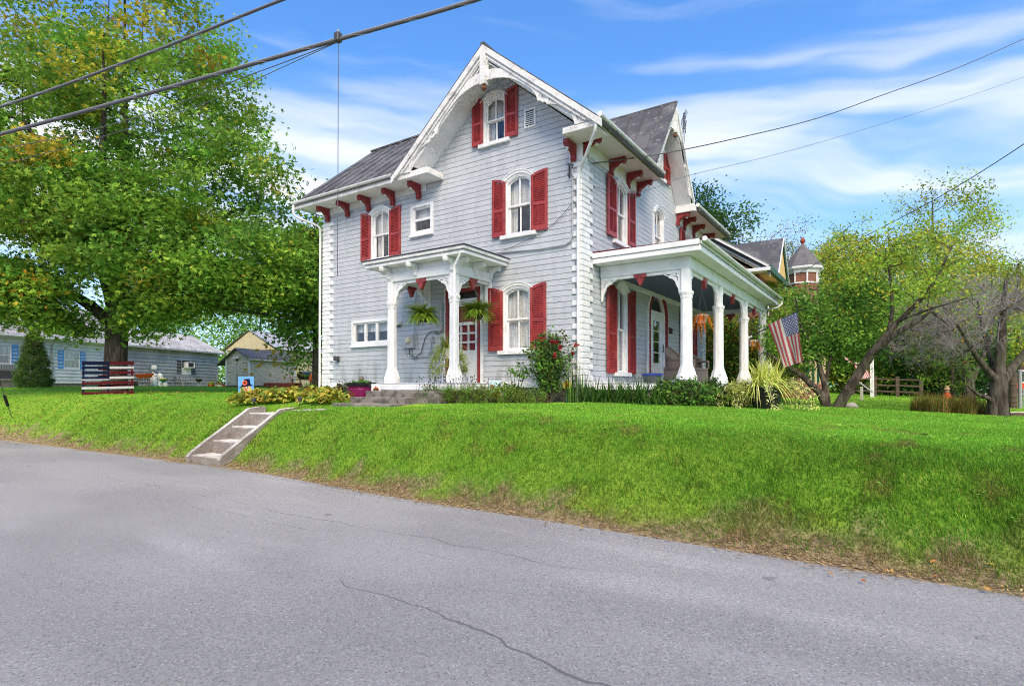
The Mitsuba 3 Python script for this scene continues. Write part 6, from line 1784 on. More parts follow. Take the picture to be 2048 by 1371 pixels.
rf = add(k + '__roof', xf((np.array([[x0 - .3, ze + .08, .50], [x1 + .35, ze + .08, .50], [x1 + .35, ze + 1.75, -3.1], [x0 - .3, ze + 1.75, -3.1], [x1 + .35, ze + .08, -6.7], [x0 - .3, ze + .08, -6.7]]), np.array([[0, 1, 2], [0, 2, 3], [3, 2, 4], [3, 4, 5]])), M), 'roof_metal_light')
nn = 24
for i in range(nn):
    x = x0 - .2 + (x1 - x0 + .5) * i / (nn - 1)
    add(rf + '__rib', xf(bar((x, ze + .10, .50), (x, ze + 1.77, -3.1), .05, .05), M), 'roof_metal_light')
add(k + '__gable', xf(prism(Polygon([(-6.2, ze), (0, ze), (-3.1, ze + 1.68)]), 0, .15, mat4([x1 - .15, 0, 0], [0, 0, 1], [0, 1, 0], [-1, 0, 0])), M), 'vinyl_grey')
add(k + '__fascia', xf(cbox(x0 - .3, x1 + .35, ze - .06, ze + .07, .46, .52, .01), M), 'grey_metal')
add(k + '__soffit', xf(box(x0 - .3, x1 + .3, ze - .02, ze, .0, .46), M), 'vinyl_grey')


def gp(x, z, h=0.0):
    """a point in front of the garage wall: along the wall, out from it, above the ground there"""
    p = (M @ np.array([x, 0, z, 1]))[:3]
    return np.array([p[0], p[1], gz(p[0], p[1]) + h])


MG = np.array(M)
aG, nG = MG[:3, 0], MG[:3, 2]


def gm(x, z): return mat4(gp(x, z), aG, nG * -1, [0, 0, 1])   # local x along the wall, y towards it, z up


k = thing('wheelbarrow', 'orange wheelbarrow standing against the grey garage', 'wheelbarrow')
m_ = gm(-9.2, .9)
tr_ = (np.array([[-.75, -.34, .95], [.55, -.34, 1.02], [.55, .34, 1.02], [-.75, .34, .95], [-.45, -.2, .66], [.3, -.2, .68], [.3, .2, .68], [-.45, .2, .66]]), np.array([[0, 4, 5], [0, 5, 1], [1, 5, 6], [1, 6, 2], [2, 6, 7], [2, 7, 3], [3, 7, 4], [3, 4, 0], [4, 7, 6], [4, 6, 5]]))
add(k + '__tray', xf(tr_, m_), 'orange')
add(k + '__handles', xf(cat([tube([(.75, s * .3, .85), (-.3, s * .22, .62), (-.85, s * .06, .25)], .02, 6) for s in (-1, 1)]), m_), 'wood_dark')
add(k + '__legs', xf(cat([tube([(.2, s * .22, .66), (.3, s * .25, .02), (.05, s * .24, .02), (0, s * .22, .62)], .015, 5) for s in (-1, 1)]), m_), 'black')
add(k + '__wheel', xf(xf(lathe([(.0, -.05), (.12, -.05), (.2, -.04), (.2, .04), (.12, .05), (0, .05)], 18), mat4([-.85, 0, .2], [1, 0, 0], [0, 0, 1], [0, -1, 0])), m_), 'black', 40)
k = thing('lawn_spreader', 'green and yellow lawn spreader with a white wheel beside the pallet flag', 'spreader')
m_ = gm(-9.35, 2.6)
add(k + '__hopper', xf(lathe([(.06, .32), (.30, .56), (.31, .60), (.28, .60), (0, .5)], 4, (0, 0, 0), .78), m_), 'green_plastic')
add(k + '__cover', xf(lathe([(0, .66), (.2, .64), (.27, .605), (0, .60)], 12), m_), 'yellow_cloth')
for s in (-.28, .28): add(k + '__wheel', xf(xf(lathe([(0, -.03), (.15, -.03), (.17, 0), (.15, .03), (0, .03)], 16), mat4([s, 0, .17], [0, 0, 1], [0, 1, 0], [-1, 0, 0]) @ rotz(0)), m_ @ rotz(75)), 'white_plain', 40)
add(k + '__frame', xf(cat([tube([(-.25, 0, .17), (.25, 0, .17)], .015, 5), tube([(0, 0, .17), (0, .1, .4), (.1, .6, 1.0)], .015, 5)]), m_), 'black')
for i, x in enumerate((-7.95, -7.35)):
    k = thing('gas_cylinder', ['left one of two tall white gas cylinders by the grey garage', 'right one of two tall white gas cylinders by the grey garage'][i], 'gas cylinder', 'white gas cylinders')
    p = gp(x, .5)
    add(k + '__tank', lathe([(0, 0), (.20, 0), (.20, .04), (.235, .08), (.24, .14), (.24, .92), (.20, 1.02), (.10, 1.07), (0, 1.08)], 20, p), 'white_plain', 40)
    add(k + '__collar', lathe([(.05, 1.05), (.10, 1.10), (.10, 1.22), (.09, 1.22), (.0, 1.12)], 14, p), 'grey_metal', 40)
k = thing('gas_regulator', 'white regulator housing on the garage wall above the gas cylinders', 'gas regulator')
p = gp(-7.75, .35)
add(k + '__housing', cat([cbox(p[0] - .17, p[0] + .17, p[1] - .17, p[1] + .17, p[2] + 1.35, p[2] + 1.70, .06)]), 'white_plain')
add(k + '__hose', tube([p + [0, 0, 1.35], p + [.1, -.05, 1.2], p + [.3, -.1, 1.25], p + [.4, -.1, 1.1]], .02, 5), 'black')
k = thing('kettle_grill', 'black kettle grill on thin legs in front of the grey garage', 'grill')
p = gp(-4.35, 1.6)
add(k + '__bowl', lathe([(0, .40), (.12, .42), (.23, .52), (.28, .66), (.285, .68), (.2, .68), (0, .6)], 20, p), 'black_gloss', 40)
for a in (0.3, 2.4, 4.5): add(k + '__leg', tube([p + [.14 * math.cos(a), .14 * math.sin(a), .45], p + [.26 * math.cos(a), .26 * math.sin(a), 0]], .012, 5), 'grey_metal')
k = thing('metal_bench', 'old white metal bench along the wall of the grey garage', 'bench')
m_ = gm(-4.2, .5)
add(k + '__seat', xf(cat([cbox(-.95, .95, -.22 + .11 * i, -.14 + .11 * i, .40, .425) for i in range(4)]), m_), 'board_white'); labels[k + '__seat'] = {'kind': 'stuff'}
add(k + '__back', xf(cat([bar((-.95, .24, .85), (.95, .24, .85), .03)] + [bar((-.95 + .19 * i, .24, .42), (-.95 + .19 * i, .24, .85), .018) for i in range(11)]), m_), 'board_white'); labels[k + '__back'] = {'kind': 'stuff'}
for sx in (-.9, .9):
    for sy in (-.2, .22): add(k + '__leg', xf(bar((sx, sy, 0), (sx, sy, .41), .03), m_), 'board_white')
k = thing('bicycle', 'old bicycle leaning on the garage between the gas cylinders and the grill', 'bicycle')
m_ = gm(-5.6, .55)
for sx in (-.42, .42): add(k + '__wheel', xf(tube([(sx + .27 * math.cos(t), .0, .28 + .27 * math.sin(t)) for t in np.linspace(0, 6.2832, 19)], .016, 5, False), m_), 'black')
add(k + '__frame', xf(cat([tube(q, .014, 5) for q in ([(-.42, 0, .28), (-.1, 0, .3), (.3, 0, .68), (.42, 0, .28)], [(-.1, 0, .3), (-.2, 0, .74)], [(-.42, 0, .28), (-.18, 0, .66), (.3, 0, .66)], [(.3, 0, .66), (.26, 0, .85), (.2, -.2, .88)])]), m_), 'dark_grey')
add(k + '__saddle', xf(cbox(-.32, -.1, -.06, .06, .74, .79, .02), m_), 'black')
for i, (x, z, mt, lbl) in enumerate(((-2.0, .9, 'terracotta', 'red pot of flowers left of the row by the garage corner'), (-1.1, 1.0, 'board_white', 'pale trough of flowers in the middle of the row by the garage corner'), (-.2, .9, 'terracotta', 'brown pot of green plants at the garage corner'))):
    k = thing('flower_pot', lbl, 'pot', 'pots by the garage corner')
    p = gp(x, z)
    add(k + '__pot', lathe([(0, 0), (.20, 0), (.26, .2), (.27, .22), (.22, .22), (0, .18)], 14, p), mt, 40)
    kk = tuft(k + '__leaves', (p[0], p[1]), 60, .5, .2, .05, [[(.30, .36, .04), (.42, .40, .05)], [(.08, .18, .04), (.40, .22, .06)], [(.07, .17, .04), (.05, .12, .03)]][i], 300 + i, z=p[2] + .18, bend=1.1); labels[kk] = {'kind': 'stuff'}

# shed
DS = (-.252, .968)
c = np.array((-29.887, 10.181, -0.437)); o = np.array([c[0], c[1], gz(c[0], c[1])])
M = frame(o, DS)
k = thing('garden_shed', 'small beige garden shed with double doors and grey shingle roof', 'shed')
Ls, Ws, ze = 4.5, 1.95, 1.96
add(k + '__wall', xf(cat([box(0, Ls, .12, ze, -.06, 0), box(0, Ls, .12, ze, -Ws, -Ws + .06), box(Ls - .06, Ls, .12, ze, -Ws + .06, -.06)]), M), 'tan_siding')
for i in range(29): add(k + '__batten', xf(box(.08 + i * .155, .095 + i * .155, .12, ze, 0, .012), M), 'tan_siding')
Mg = M @ mat4([0, 0, 0], [0, 0, -1], [0, 1, 0], [-1, 0, 0])       # gable end facing left: local x runs away from the corner
gpoly = Polygon([(0, .12), (Ws, .12), (Ws, ze), (Ws / 2, ze + .62), (0, ze)])
add(k + '__end_wall', xf(prism(gpoly, -.06, 0), Mg), 'tan_siding')
for s0, s1 in ((.16, .96), (.98, 1.78)):
    d_ = add(k + '__door', xf(cat([prism(sbox(s0, .16, s1, 1.72), .005, .035)] + [prism(sbox(s0 + .1 + .16 * i, .16, s0 + .112 + .16 * i, 1.72), .034, .038) for i in range(5)]), Mg), 'tan_siding')
    for z in (.30, 1.0, 1.60): add(d_ + '__hinge', xf(box(s0 if s0 < .5 else s1 - .35, s0 + .35 if s0 < .5 else s1, z, z + .03, .036, .045), Mg), 'black')
add(k + '__corner_trim', xf(cat([box(-.03, .09, .12, ze, .001, .03)]), M), 'white_plain')
add(k + '__corner_trim', xf(cat([box(Ls - .09, Ls + .03, .12, ze, .001, .03)]), M), 'white_plain')
add(k + '__corner_trim', xf(prism(sbox(Ws - .09, .12, Ws + .02, ze), .001, .03), Mg), 'white_plain')
add(k + '__floor', xf(box(.0, Ls, .0, .12, -Ws, -.02), M), 'wood_dark')
hw = Ws / 2
add(k + '__roof', xf((np.array([[-.22, ze - .06, .20], [Ls + .2, ze - .06, .20], [Ls + .2, ze + .70, -hw], [-.22, ze + .70, -hw], [Ls + .2, ze - .42, -Ws - .62], [-.22, ze - .42, -Ws - .62],
                               [-.22, ze - .12, .20], [Ls + .2, ze - .12, .20], [-.22, ze + .63, -hw], [Ls + .2, ze + .63, -hw], [-.22, ze - .48, -Ws - .62], [Ls + .2, ze - .48, -Ws - .62]]),
                     np.array([[0, 1, 2], [0, 2, 3], [3, 2, 4], [3, 4, 5], [0, 6, 1], [1, 6, 7], [0, 3, 8], [0, 8, 6], [3, 5, 10], [3, 10, 8], [6, 8, 9], [6, 9, 7], [8, 10, 11], [8, 11, 9]])), M), 'shingle')
add(k + '__fascia', xf(cbox(-.22, Ls + .2, ze - .15, ze - .07, .20, .225, .005), M), 'tan_siding')
k2 = thing('shed_lamp', 'white twin floodlight above the shed door', 'lamp')
add(k2 + '__heads', xf(cat([xf(box(-.12, .12, -.05, .05, 0, .12), mat4([hw + s * .13, 1.98, .02], [1, 0, 0], [0, 1, 0], [0, 0, 1])) for s in (-1, 1)]), Mg), 'white_plain')
add(k2 + '__mount', xf(prism(sbox(hw - .05, 1.76, hw + .05, 1.93), .001, .06), Mg), 'black')
# brick planter and smoker by the shed
k = thing('brick_planter', 'low red brick planter beside the shed', 'planter')
m_ = M @ mat4([.9, 0, .9], [1, 0, 0], [0, 1, 0], [0, 0, 1])
for r in range(5):
    for i in range(14):
        add(k + '__brick', xf(cbox(i * .235 + .11 * (r % 2), i * .235 + .225 + .11 * (r % 2), -.1 + r * .085, -.1 + r * .085 + .075, -.1, 0, .008), m_), 'terracotta')
add(k + '__core', xf(box(.02, 3.3, -.15, .31, -.5, -.095), m_), 'rust')
k = thing('barrel_smoker', 'black barrel smoker standing on a dark wooden table beside the shed', 'smoker')
m_ = M @ mat4([3.6, 0, 1.3], [1, 0, 0], [0, 1, 0], [0, 0, 1])
add(k + '__barrel', xf(xf(lathe([(0, 0), (.26, .0), (.28, .03), (.28, .95), (.26, .98), (0, .98)], 18), mat4([.1, .88, -.2], [0, 0, 1], [0, 1, 0], [1, 0, 0])), m_), 'black_gloss', 40)
add(k + '__side_shelf', xf(cbox(-.3, .1, .74, .78, -.45, .05), m_), 'black')
k = thing('garden_table', 'dark reddish wooden table under the black smoker', 'table')
add(k + '__top', xf(cbox(-.5, 1.7, .54, .60, -.55, .25), m_), 'wood_dark')
for x in (-.4, 1.55):
    for z in (-.5, .18): add(k + '__leg', xf(cbox(x, x + .08, -.1, .54, z, z + .07), m_), 'rust')
# tan building behind
c = np.array((-36.472, 16.601, -0.272)); o = np.array([c[0], c[1], gz(c[0], c[1]) - .1])
M = frame(o, DS)
k = thing('tan_building', 'cream vertical sided building behind the shed, with one dark window', 'building')
add(k + '__wall', xf(cat([box(0, 9, 0, 3.2, -.2, 0), box(0, .2, 0, 3.2, -5, -.2), box(8.8, 9, 0, 3.2, -5, -.2), box(0, 9, 0, 3.2, -5.2, -5.0)]), M), 'cream')
for i in range(30): add(k + '__batten', xf(box(.3 * i, .3 * i + .05, 0, 3.2, 0, .03), M), 'cream')
add(k + '__gable', xf(prism(Polygon([(-5.2, 3.2), (0, 3.2), (-2.6, 4.85)]), 0, .15, mat4([0, 0, 0], [0, 0, 1], [0, 1, 0], [-1, 0, 0])), M), 'cream')
w_ = add(k + '__window', xf(prism(sbox(5.4, 1.2, 6.3, 2.45).difference(unary_union([sbox(5.48, 1.28, 6.22, 1.80), sbox(5.48, 1.86, 6.22, 2.37)])), .0, .06), M), 'white_plain')
add(w_ + '__pane', xf(box(5.48, 6.22, 1.28, 2.37, .004, .012), M), 'room_dark')
add(k + '__roof', xf((np.array([[-.3, 3.2, .4], [9.3, 3.2, .4], [9.3, 4.9, -2.6], [-.3, 4.9, -2.6], [9.3, 3.2, -5.6], [-.3, 3.2, -5.6]]), np.array([[0, 1, 2], [0, 2, 3], [3, 2, 4], [3, 4, 5]])), M), 'roof_metal_light')
k = thing('orange_bag', 'orange and white fabric bag hanging near the tan building', 'bag')
p = on((-25.516, 11.902))
add(k + '__cloth', (lambda m_: (m_[0] + (meshkit.noise(m_[0] * 7, 3)[:, None] - .5) * .12, m_[1]))(ball(p + [0, 0, .75], [.24, .16, .26], 2)), 'orange_cloth', True)
add(k + '__pole', tube([p, p + [0, 0, 2.1]], .02, 5), 'grey_metal')
k = thing('garden_hook', 'tall curved metal plant hook between the shed and the house corner', 'hook')
p = on((-19.357, 7.603))
add(k + '__stem', tube([p, p + [0, 0, .9], p - R_ * .35 + [0, 0, 1.25], p - R_ * .8 + [0, 0, 1.55], p - R_ * .95 + [0, 0, 1.75], p - R_ * .85 + [0, 0, 1.85]], .015, 5), 'black', True)
add(k + '__branch', tube([p + [0, 0, 1.0], p - R_ * .25 + [0, 0, 1.5], p - R_ * .32 + [0, 0, 1.8]], .012, 5), 'black', True)
rng = np.random.default_rng(311)
C = p - R_ * .9 + np.array([0, 0, 1.68]) + rng.normal(size=(70, 3)) * .07
m_l, c_l = leaves(C, .06, palette(70, [DGREEN, (.08, .04, .03)], [1, 1], rng), 'oval', .3, rng)
kk = add(k + '__dry_wreath', m_l, 'leaf_matte', color=c_l)
# side porch roof edge at the left house corner
k = hp('side_porch_roof', cat([box(-10.3, -9.07, 1.2, 4.6, 2.02, 2.10), (np.array([[-10.4, 1.1, 2.10], [-9.05, 1.1, 2.42], [-9.05, 4.7, 2.42], [-10.4, 4.7, 2.10]]), np.array([[0, 1, 2], [0, 2, 3]]))]), 'roof_tin')
add(k + '__fascia', cbox(-10.42, -9.07, 1.08, 1.12, 2.0, 2.12, .01), 'paint_old_white')
for y in (1.3, 4.4): add(k + '__post', cbox(-10.25, -10.13, y, y + .12, -.5, 2.02), 'paint_white')

# ------------------------------------------------------------------ brick house on the right
k = BH = thing('brick_house', 'red brick house with steep grey gable roof and green and yellow trim', 'house')
bx0, bx1, by0, by1, bz = -7.2, .75, 16.5, 29.5, 5.15
zb = gz(0, 18) - .3
add(k + '__wall', cat([box(bx0, bx1, by0, by0 + .3, zb, bz), box(bx1 - .3, bx1, by0 + .3, by1, zb, bz), box(bx0, bx0 + .3, by0 + .3, by1, zb, bz), box(bx0, bx1, by1, by1 + .3, zb, bz)]), 'brick')
rx = (bx0 + bx1) / 2; sl = .68
rz_ = bz + .25 + sl * (bx1 + .55 - rx)
add(k + '__gable', prism(Polygon([(bx0, bz), (bx1, bz), (rx, bz + sl * (bx1 - rx))]), 0, .3, mat4([0, by0 + .3, 0], [1, 0, 0], [0, 0, 1], [0, -1, 0])), 'brick')
for s, e in ((1, bx1 + .55), (-1, bx0 - .55)):
    rr_k = add(k + '__roof', deck([(rx, by0 - .6, rz_), (rx, by1 + .6, rz_), (e, by1 + .6, rz_ - sl * abs(e - rx)), (e, by0 - .6, rz_ - sl * abs(e - rx))], .06), 'roof_tin')
    for f, hgt, mt, th in ((.0, .16, 'white_plain', .04), (.30, .10, 'white_plain', .03), (.17, .12, 'dark_grey', .0), (.42, .08, 'cream', .02)):
        pz = lambda x: rz_ - sl * abs(x - rx) - f
        add(k + '__rake_board', prism(Polygon([(rx, pz(rx)), (e, pz(e)), (e, pz(e) - hgt), (rx, pz(rx) - hgt)]), 0, .05, mat4([0, by0 - .55 + f * .9, 0], [1, 0, 0], [0, 0, 1], [0, -1, 0])), mt)
add(k + '__eave_return', cbox(-.35, bx1 + .6, by0 - .62, by0 - .02, bz - .02, bz + .14), 'white_plain')
add(k + '__eave', [cbox(bx1 + .45, bx1 + .62, by0 - .6, 20.7, bz - .05, bz + .22), cbox(bx1 + .45, bx1 + .62, 25.4, by1 + .5, bz - .05, bz + .22)], 'green_trim')
add(k + '__soffit', box(bx1, bx1 + .45, by0 - .0, by1, bz - .06, bz - .02), 'yellow_trim')
dy0 = 23.1
dgl = Polygon([(dy0 - 2.2, bz), (dy0 + 2.2, bz), (dy0, bz + 2.75)])
add(k + '__dormer', prism(dgl, 0, .2, mat4([bx1 - .2, 0, 0], [0, 1, 0], [0, 0, 1], [1, 0, 0])), 'yellow_trim')
for s in (-1, 1):
    add(k + '__dormer_roof', deck([(-3.5, dy0, bz + 3.05), (bx1 + .10, dy0, bz + 3.05), (bx1 + .10, dy0 + s * 2.5, bz - .05), (-3.5, dy0 + s * 2.5, bz - .05)][::s], .05), 'roof_tin')
    add(k + '__dormer_trim', prism(Polygon([(dy0, bz + 3.0), (dy0 + s * 2.5, bz - .10), (dy0 + s * 2.3, bz - .10), (dy0, bz + 2.70)]), .0, .06, mat4([bx1 + .03, 0, 0], [0, 1, 0], [0, 0, 1], [1, 0, 0])), 'green_trim')
    add(k + '__dormer_edge', bar((bx1 + .11, dy0, bz + 3.06), (bx1 + .11, dy0 + s * 2.52, bz - .06), .05, .05), 'white_plain')
add(k + '__dormer_return', cat([cbox(bx1, bx1 + .55, dy0 + s * 2.3 - .3, dy0 + s * 2.3 + .3, bz - .22, bz - .08) for s in (-1, 1)]), 'white_plain')
for yy in (18.2, 21.0):
    w_ = add(k + '__window', prism(arch(yy - .5, yy + .5, 3.0, 4.3, .25).difference(arch(yy - .4, yy + .4, 3.08, 4.25, .22)), 0, .06, mat4([bx1, 0, 0], [0, 1, 0], [0, 0, 1], [1, 0, 0])), 'white_plain')
    add(w_ + '__pane', prism(arch(yy - .4, yy + .4, 3.08, 4.25, .22), 0, .02, mat4([bx1, 0, 0], [0, 1, 0], [0, 0, 1], [1, 0, 0])), 'room_dark')
pk_ = add(k + '__porch', box(bx1, 2.6, 17.0, 27.0, zb, .05), 'brick')
add(pk_ + '__roof', deck([(bx1, 16.8, 3.1), (3.0, 16.8, 2.75), (3.0, 27.2, 2.75), (bx1, 27.2, 3.1)], .22), 'cream')
for y in (17.2, 19.5, 21.8, 24.1, 26.4): add(pk_ + '__column', cbox(2.36, 2.56, y - .1, y + .1, .06, 2.55), 'cream')
add(pk_ + '__rail', cat([bar((2.46, 17.2, .85), (2.46, 26.4, .85), .07), bar((2.46, 17.2, .2), (2.46, 26.4, .2), .06)] + [bar((2.46, 17.2 + .2 * i, .2), (2.46, 17.2 + .2 * i, .85), .035) for i in range(46)]), 'green_trim'); labels[pk_ + '__rail'] = {'kind': 'stuff'}
k = thing('brick_tower', 'round brick tower with white cornice and pointed slate roof behind the brick house', 'tower')
tc = np.array([.5, 34.1, 0])
add(k + '__wall', lathe([(1.0, -1), (1.0, 8.0)], 8, tc, .39), 'brick')
add(k + '__band', lathe([(1.0, 7.25), (1.06, 7.25), (1.06, 7.35), (1.0, 7.35)], 8, tc, .39), 'white_plain')
add(k + '__cornice', lathe([(1.0, 8.0), (1.1, 8.0), (1.15, 8.15), (1.36, 8.3), (1.38, 8.48), (1.0, 8.5)], 8, tc, .39), 'white_plain')
for i in range(8):
    a = .39 + i * math.pi / 4
    add(k + '__panel_post', bar(tc + [1.02 * math.cos(a), 1.02 * math.sin(a), 7.3], tc + [1.02 * math.cos(a), 1.02 * math.sin(a), 8.0], .09), 'white_plain')
for i in range(9):
    t0, t1 = i / 9, (i + 1) / 9
    add(k + '__roof_course', lathe([(1.40 * (1 - t0 * .95), 8.46 + 1.75 * t0 ** .95), (1.40 * (1 - t1 * .95) - .0, 8.47 + 1.75 * t1 ** .95), (.02, 8.46 + 1.75 * t1 ** .95)], 8, tc, .39), 'shingle')
add(k + '__finial', cat([lathe([(.0, 10.1), (.12, 10.12), (.08, 10.25), (.18, 10.4), (.16, 10.52), (.06, 10.66), (0, 10.68)], 12, tc)]), 'terracotta', 40)
aw = math.atan2(CAM[1] - tc[1], CAM[0] - tc[0])
aw = .39 + math.pi / 8 + math.pi / 4 * round((aw - .39 - math.pi / 8) / (math.pi / 4))
n_ = np.array([math.cos(aw), math.sin(aw), 0]); a_ = np.cross([0, 0, 1.0], n_)
Mw = mat4(tc + n_ * .925, a_, [0, 0, 1.0], n_)
w_ = add(k + '__window', prism(arch(-.34, .34, 5.0, 6.1, .33).difference(arch(-.24, .24, 5.1, 6.1, .23)), 0, .08, Mw), 'white_plain')
add(w_ + '__pane', prism(arch(-.24, .24, 5.1, 6.1, .23), 0, .03, Mw), 'room_dark')

# hydrangea and vine hedge between the houses
rng = np.random.default_rng(401)
for i, (p, r_, h_, lbl) in enumerate((((-0.448, 12.452), 1.5, 3.4, 'tall leafy bush with browning leaves behind the far porch end, leftmost'), ((0.425, 12.435), 1.5, 3.2, 'tall leafy bush with browning leaves behind the porch, seen between the second and third columns'), ((1.249, 12.386), 1.4, 3.0, 'tall leafy bush behind the third and fourth porch columns'), ((2.086, 12.947), 1.2, 4.0, 'leafy vine covered bush against the brick house, behind the flag'))):
    shrub('tall_bush', lbl, 'bush', p, (r_, r_), h_, 4200, .16, [DGREEN, (.06, .11, .03), YGREEN, (.20, .09, .03), YEL], [.42, .2, .18, .14, .06], 402 + i, 'oval', None, 14)
rng = np.random.default_rng(420)
vt = lobe_points([(*(0.679, 19.768, 4.330), 1.0, 1.0, .7, 1), (*(1.522, 20.340, 3.821), .9, 1, 1.0, 1), (*(0.150, 18.802, 5.005), .8, .8, .5, .7)], 60, rng)
k = thing('wall_vine', 'green creeper growing over the eaves of the brick house', 'vine')
mv, cv = foliage(vt, 46, .3, .17, [YGREEN, GREEN, DGREEN], [.4, .4, .2], rng)
kk = add(k + '__leaves', mv, 'leaf', color=cv); labels[kk] = {'kind': 'stuff'}
kk = add(k + '__stems', cat([tube([np.array((1.110, 19.872, 0.253)), vt[i] * .5 + np.array((1.119, 19.858, 1.771)) * .5, vt[i]], [.03, .02, .008], 4, False) for i in range(14)]), 'bark_brown'); labels[kk] = {'kind': 'stuff'}

# rail fence
k = thing('rail_fence', 'dark weathered three rail wooden fence at the back of the right lawn', 'fence')
fa, fb = on((3.926, 26.821)), on((7.120, 26.554))
n_f = 3
for i in range(n_f + 1):
    p = fa + (fb - fa) * i / n_f
    add(k + '__post', cbox(p[0] - .09, p[0] + .09, p[1] - .09, p[1] + .09, p[2] - .1, p[2] + (1.12 if i < n_f else 1.0), .02), 'wood_dark')
for i in range(n_f):
    for j, z in enumerate((.28, .62, .96)):
        p, q = fa + (fb - fa) * i / n_f, fa + (fb - fa) * (i + 1) / n_f
        add(k + '__rail', bar(p + [0, -.03 + .02 * (i % 2), z + .02 * ((i * 3 + j) % 2)], q + [0, -.03 + .02 * (i % 2), z], .11, .09), 'wood_dark')
k = thing('porch_handrail', 'pale wooden handrail on one post beside the leaning trunk', 'handrail')
p = on((4.663, 18.888))
add(k + '__post', cbox(p[0] - .06, p[0] + .06, p[1] - .06, p[1] + .06, p[2] - .1, p[2] + .62), 'tan_siding')
add(k + '__rail', bar(p - R_ * .25 + [0, 0, .92], p + R_ * .52 + [0, 0, .36], .07, .05), 'board_white')
k = thing('white_post', 'white painted post of a far porch under the small flag', 'post')
p = on((4.967, 22.703))
add(k + '__post', cbox(p[0] - .09, p[0] + .09, p[1] - .09, p[1] + .09, p[2] - .1, p[2] + 2.2), 'white_plain')
add(k + '__cap', cbox(p[0] - .13, p[0] + .13, p[1] - .13, p[1] + .13, p[2] + 2.2, p[2] + 2.3), 'white_plain')
k = thing('field_stone', 'pale rock lying in the grass behind the leaning trunk', 'rock')
p = on((4.725, 10.020)); m_ = ball(p + [0, 0, .04], [.22, .16, .14], 2)
add(k + '__rock', (m_[0] + (meshkit.noise(m_[0] * 9, 2)[:, None] - .5) * .06, m_[1]), 'concrete', 30)
# ornamental grass bed and scarecrow figure
for i, p in enumerate(((6.618, 8.881), (6.890, 8.702), (7.223, 9.287), (7.518, 9.244), (7.877, 9.966))):
    k = plant('ornamental_grass', ['leftmost clump of tall dry green grass on the right lawn', 'second clump of tall dry grass from the left', 'clump of tall dry grass around the scarecrow figure', 'clump of tall dry grass in front of the thin trunk', 'rightmost clump of tall dry grass'][i], 'plant', 'dry grass clumps on the right lawn')
    kk = tuft(k + '__leaves', p, 520, .66, .34, .013, [(.22, .22, .05), (.14, .18, .04), (.30, .24, .08), (.24, .13, .05)], 430 + i, bend=.75); labels[kk] = {'kind': 'stuff'}
k = thing('scarecrow_figure', 'small scarecrow doll in orange shirt and hat standing in the dry grass', 'scarecrow')
p = on((7.198, 9.631), .06)
add(k + '__stake', tube([p, p + [0, 0, .5]], .012, 5), 'wood_dark')
add(k + '__shirt', lathe([(0, .30), (.09, .30), (.10, .38), (.09, .50), (.045, .54), (0, .54)], 12, p), 'orange', 40)
add(k + '__overalls', lathe([(0, .12), (.10, .12), (.095, .28), (.085, .36), (0, .36)], 12, p), 'dark_grey', 40)
add(k + '__head', ball(p + [0, 0, .60], [.06, .06, .07], 2), 'skin', True)
add(k + '__hat', lathe([(.10, .64), (.065, .65), (.05, .74), (0, .76)], 12, p), 'tan_cloth', 30)
add(k + '__arms', cat([tube([p + [0, 0, .50], p + R_ * s * .14 + [0, 0, .40]], [.03, .022], 6) for s in (-1, 1)]), 'orange')
for s in (-1, 1): add(k + '__boot', ball(p + R_ * s * .05 + [0, 0, .09], [.05, .05, .05], 1), 'orange', True)

# far right: car park, van, posts, signs, utility pole
sxv, syv = (13.382, 56.035)
P_ = np.array([[[(9.500, 43.801)[0], (9.500, 43.801)[1], 0], [(19.129, 50.255)[0], (19.129, 50.255)[1], 0]], [[(11.637, 76.536)[0], (11.637, 76.536)[1], 0], [(26.956, 86.805)[0], (26.956, 86.805)[1], 0]]])
for a in P_:
    for q in a: q[2] = gz(q[0], q[1]) + .10
add('parking', quadgrid(P_), 'concrete'); lab('parking', 'pale far parking area seen between the bare trunks', kind='structure')


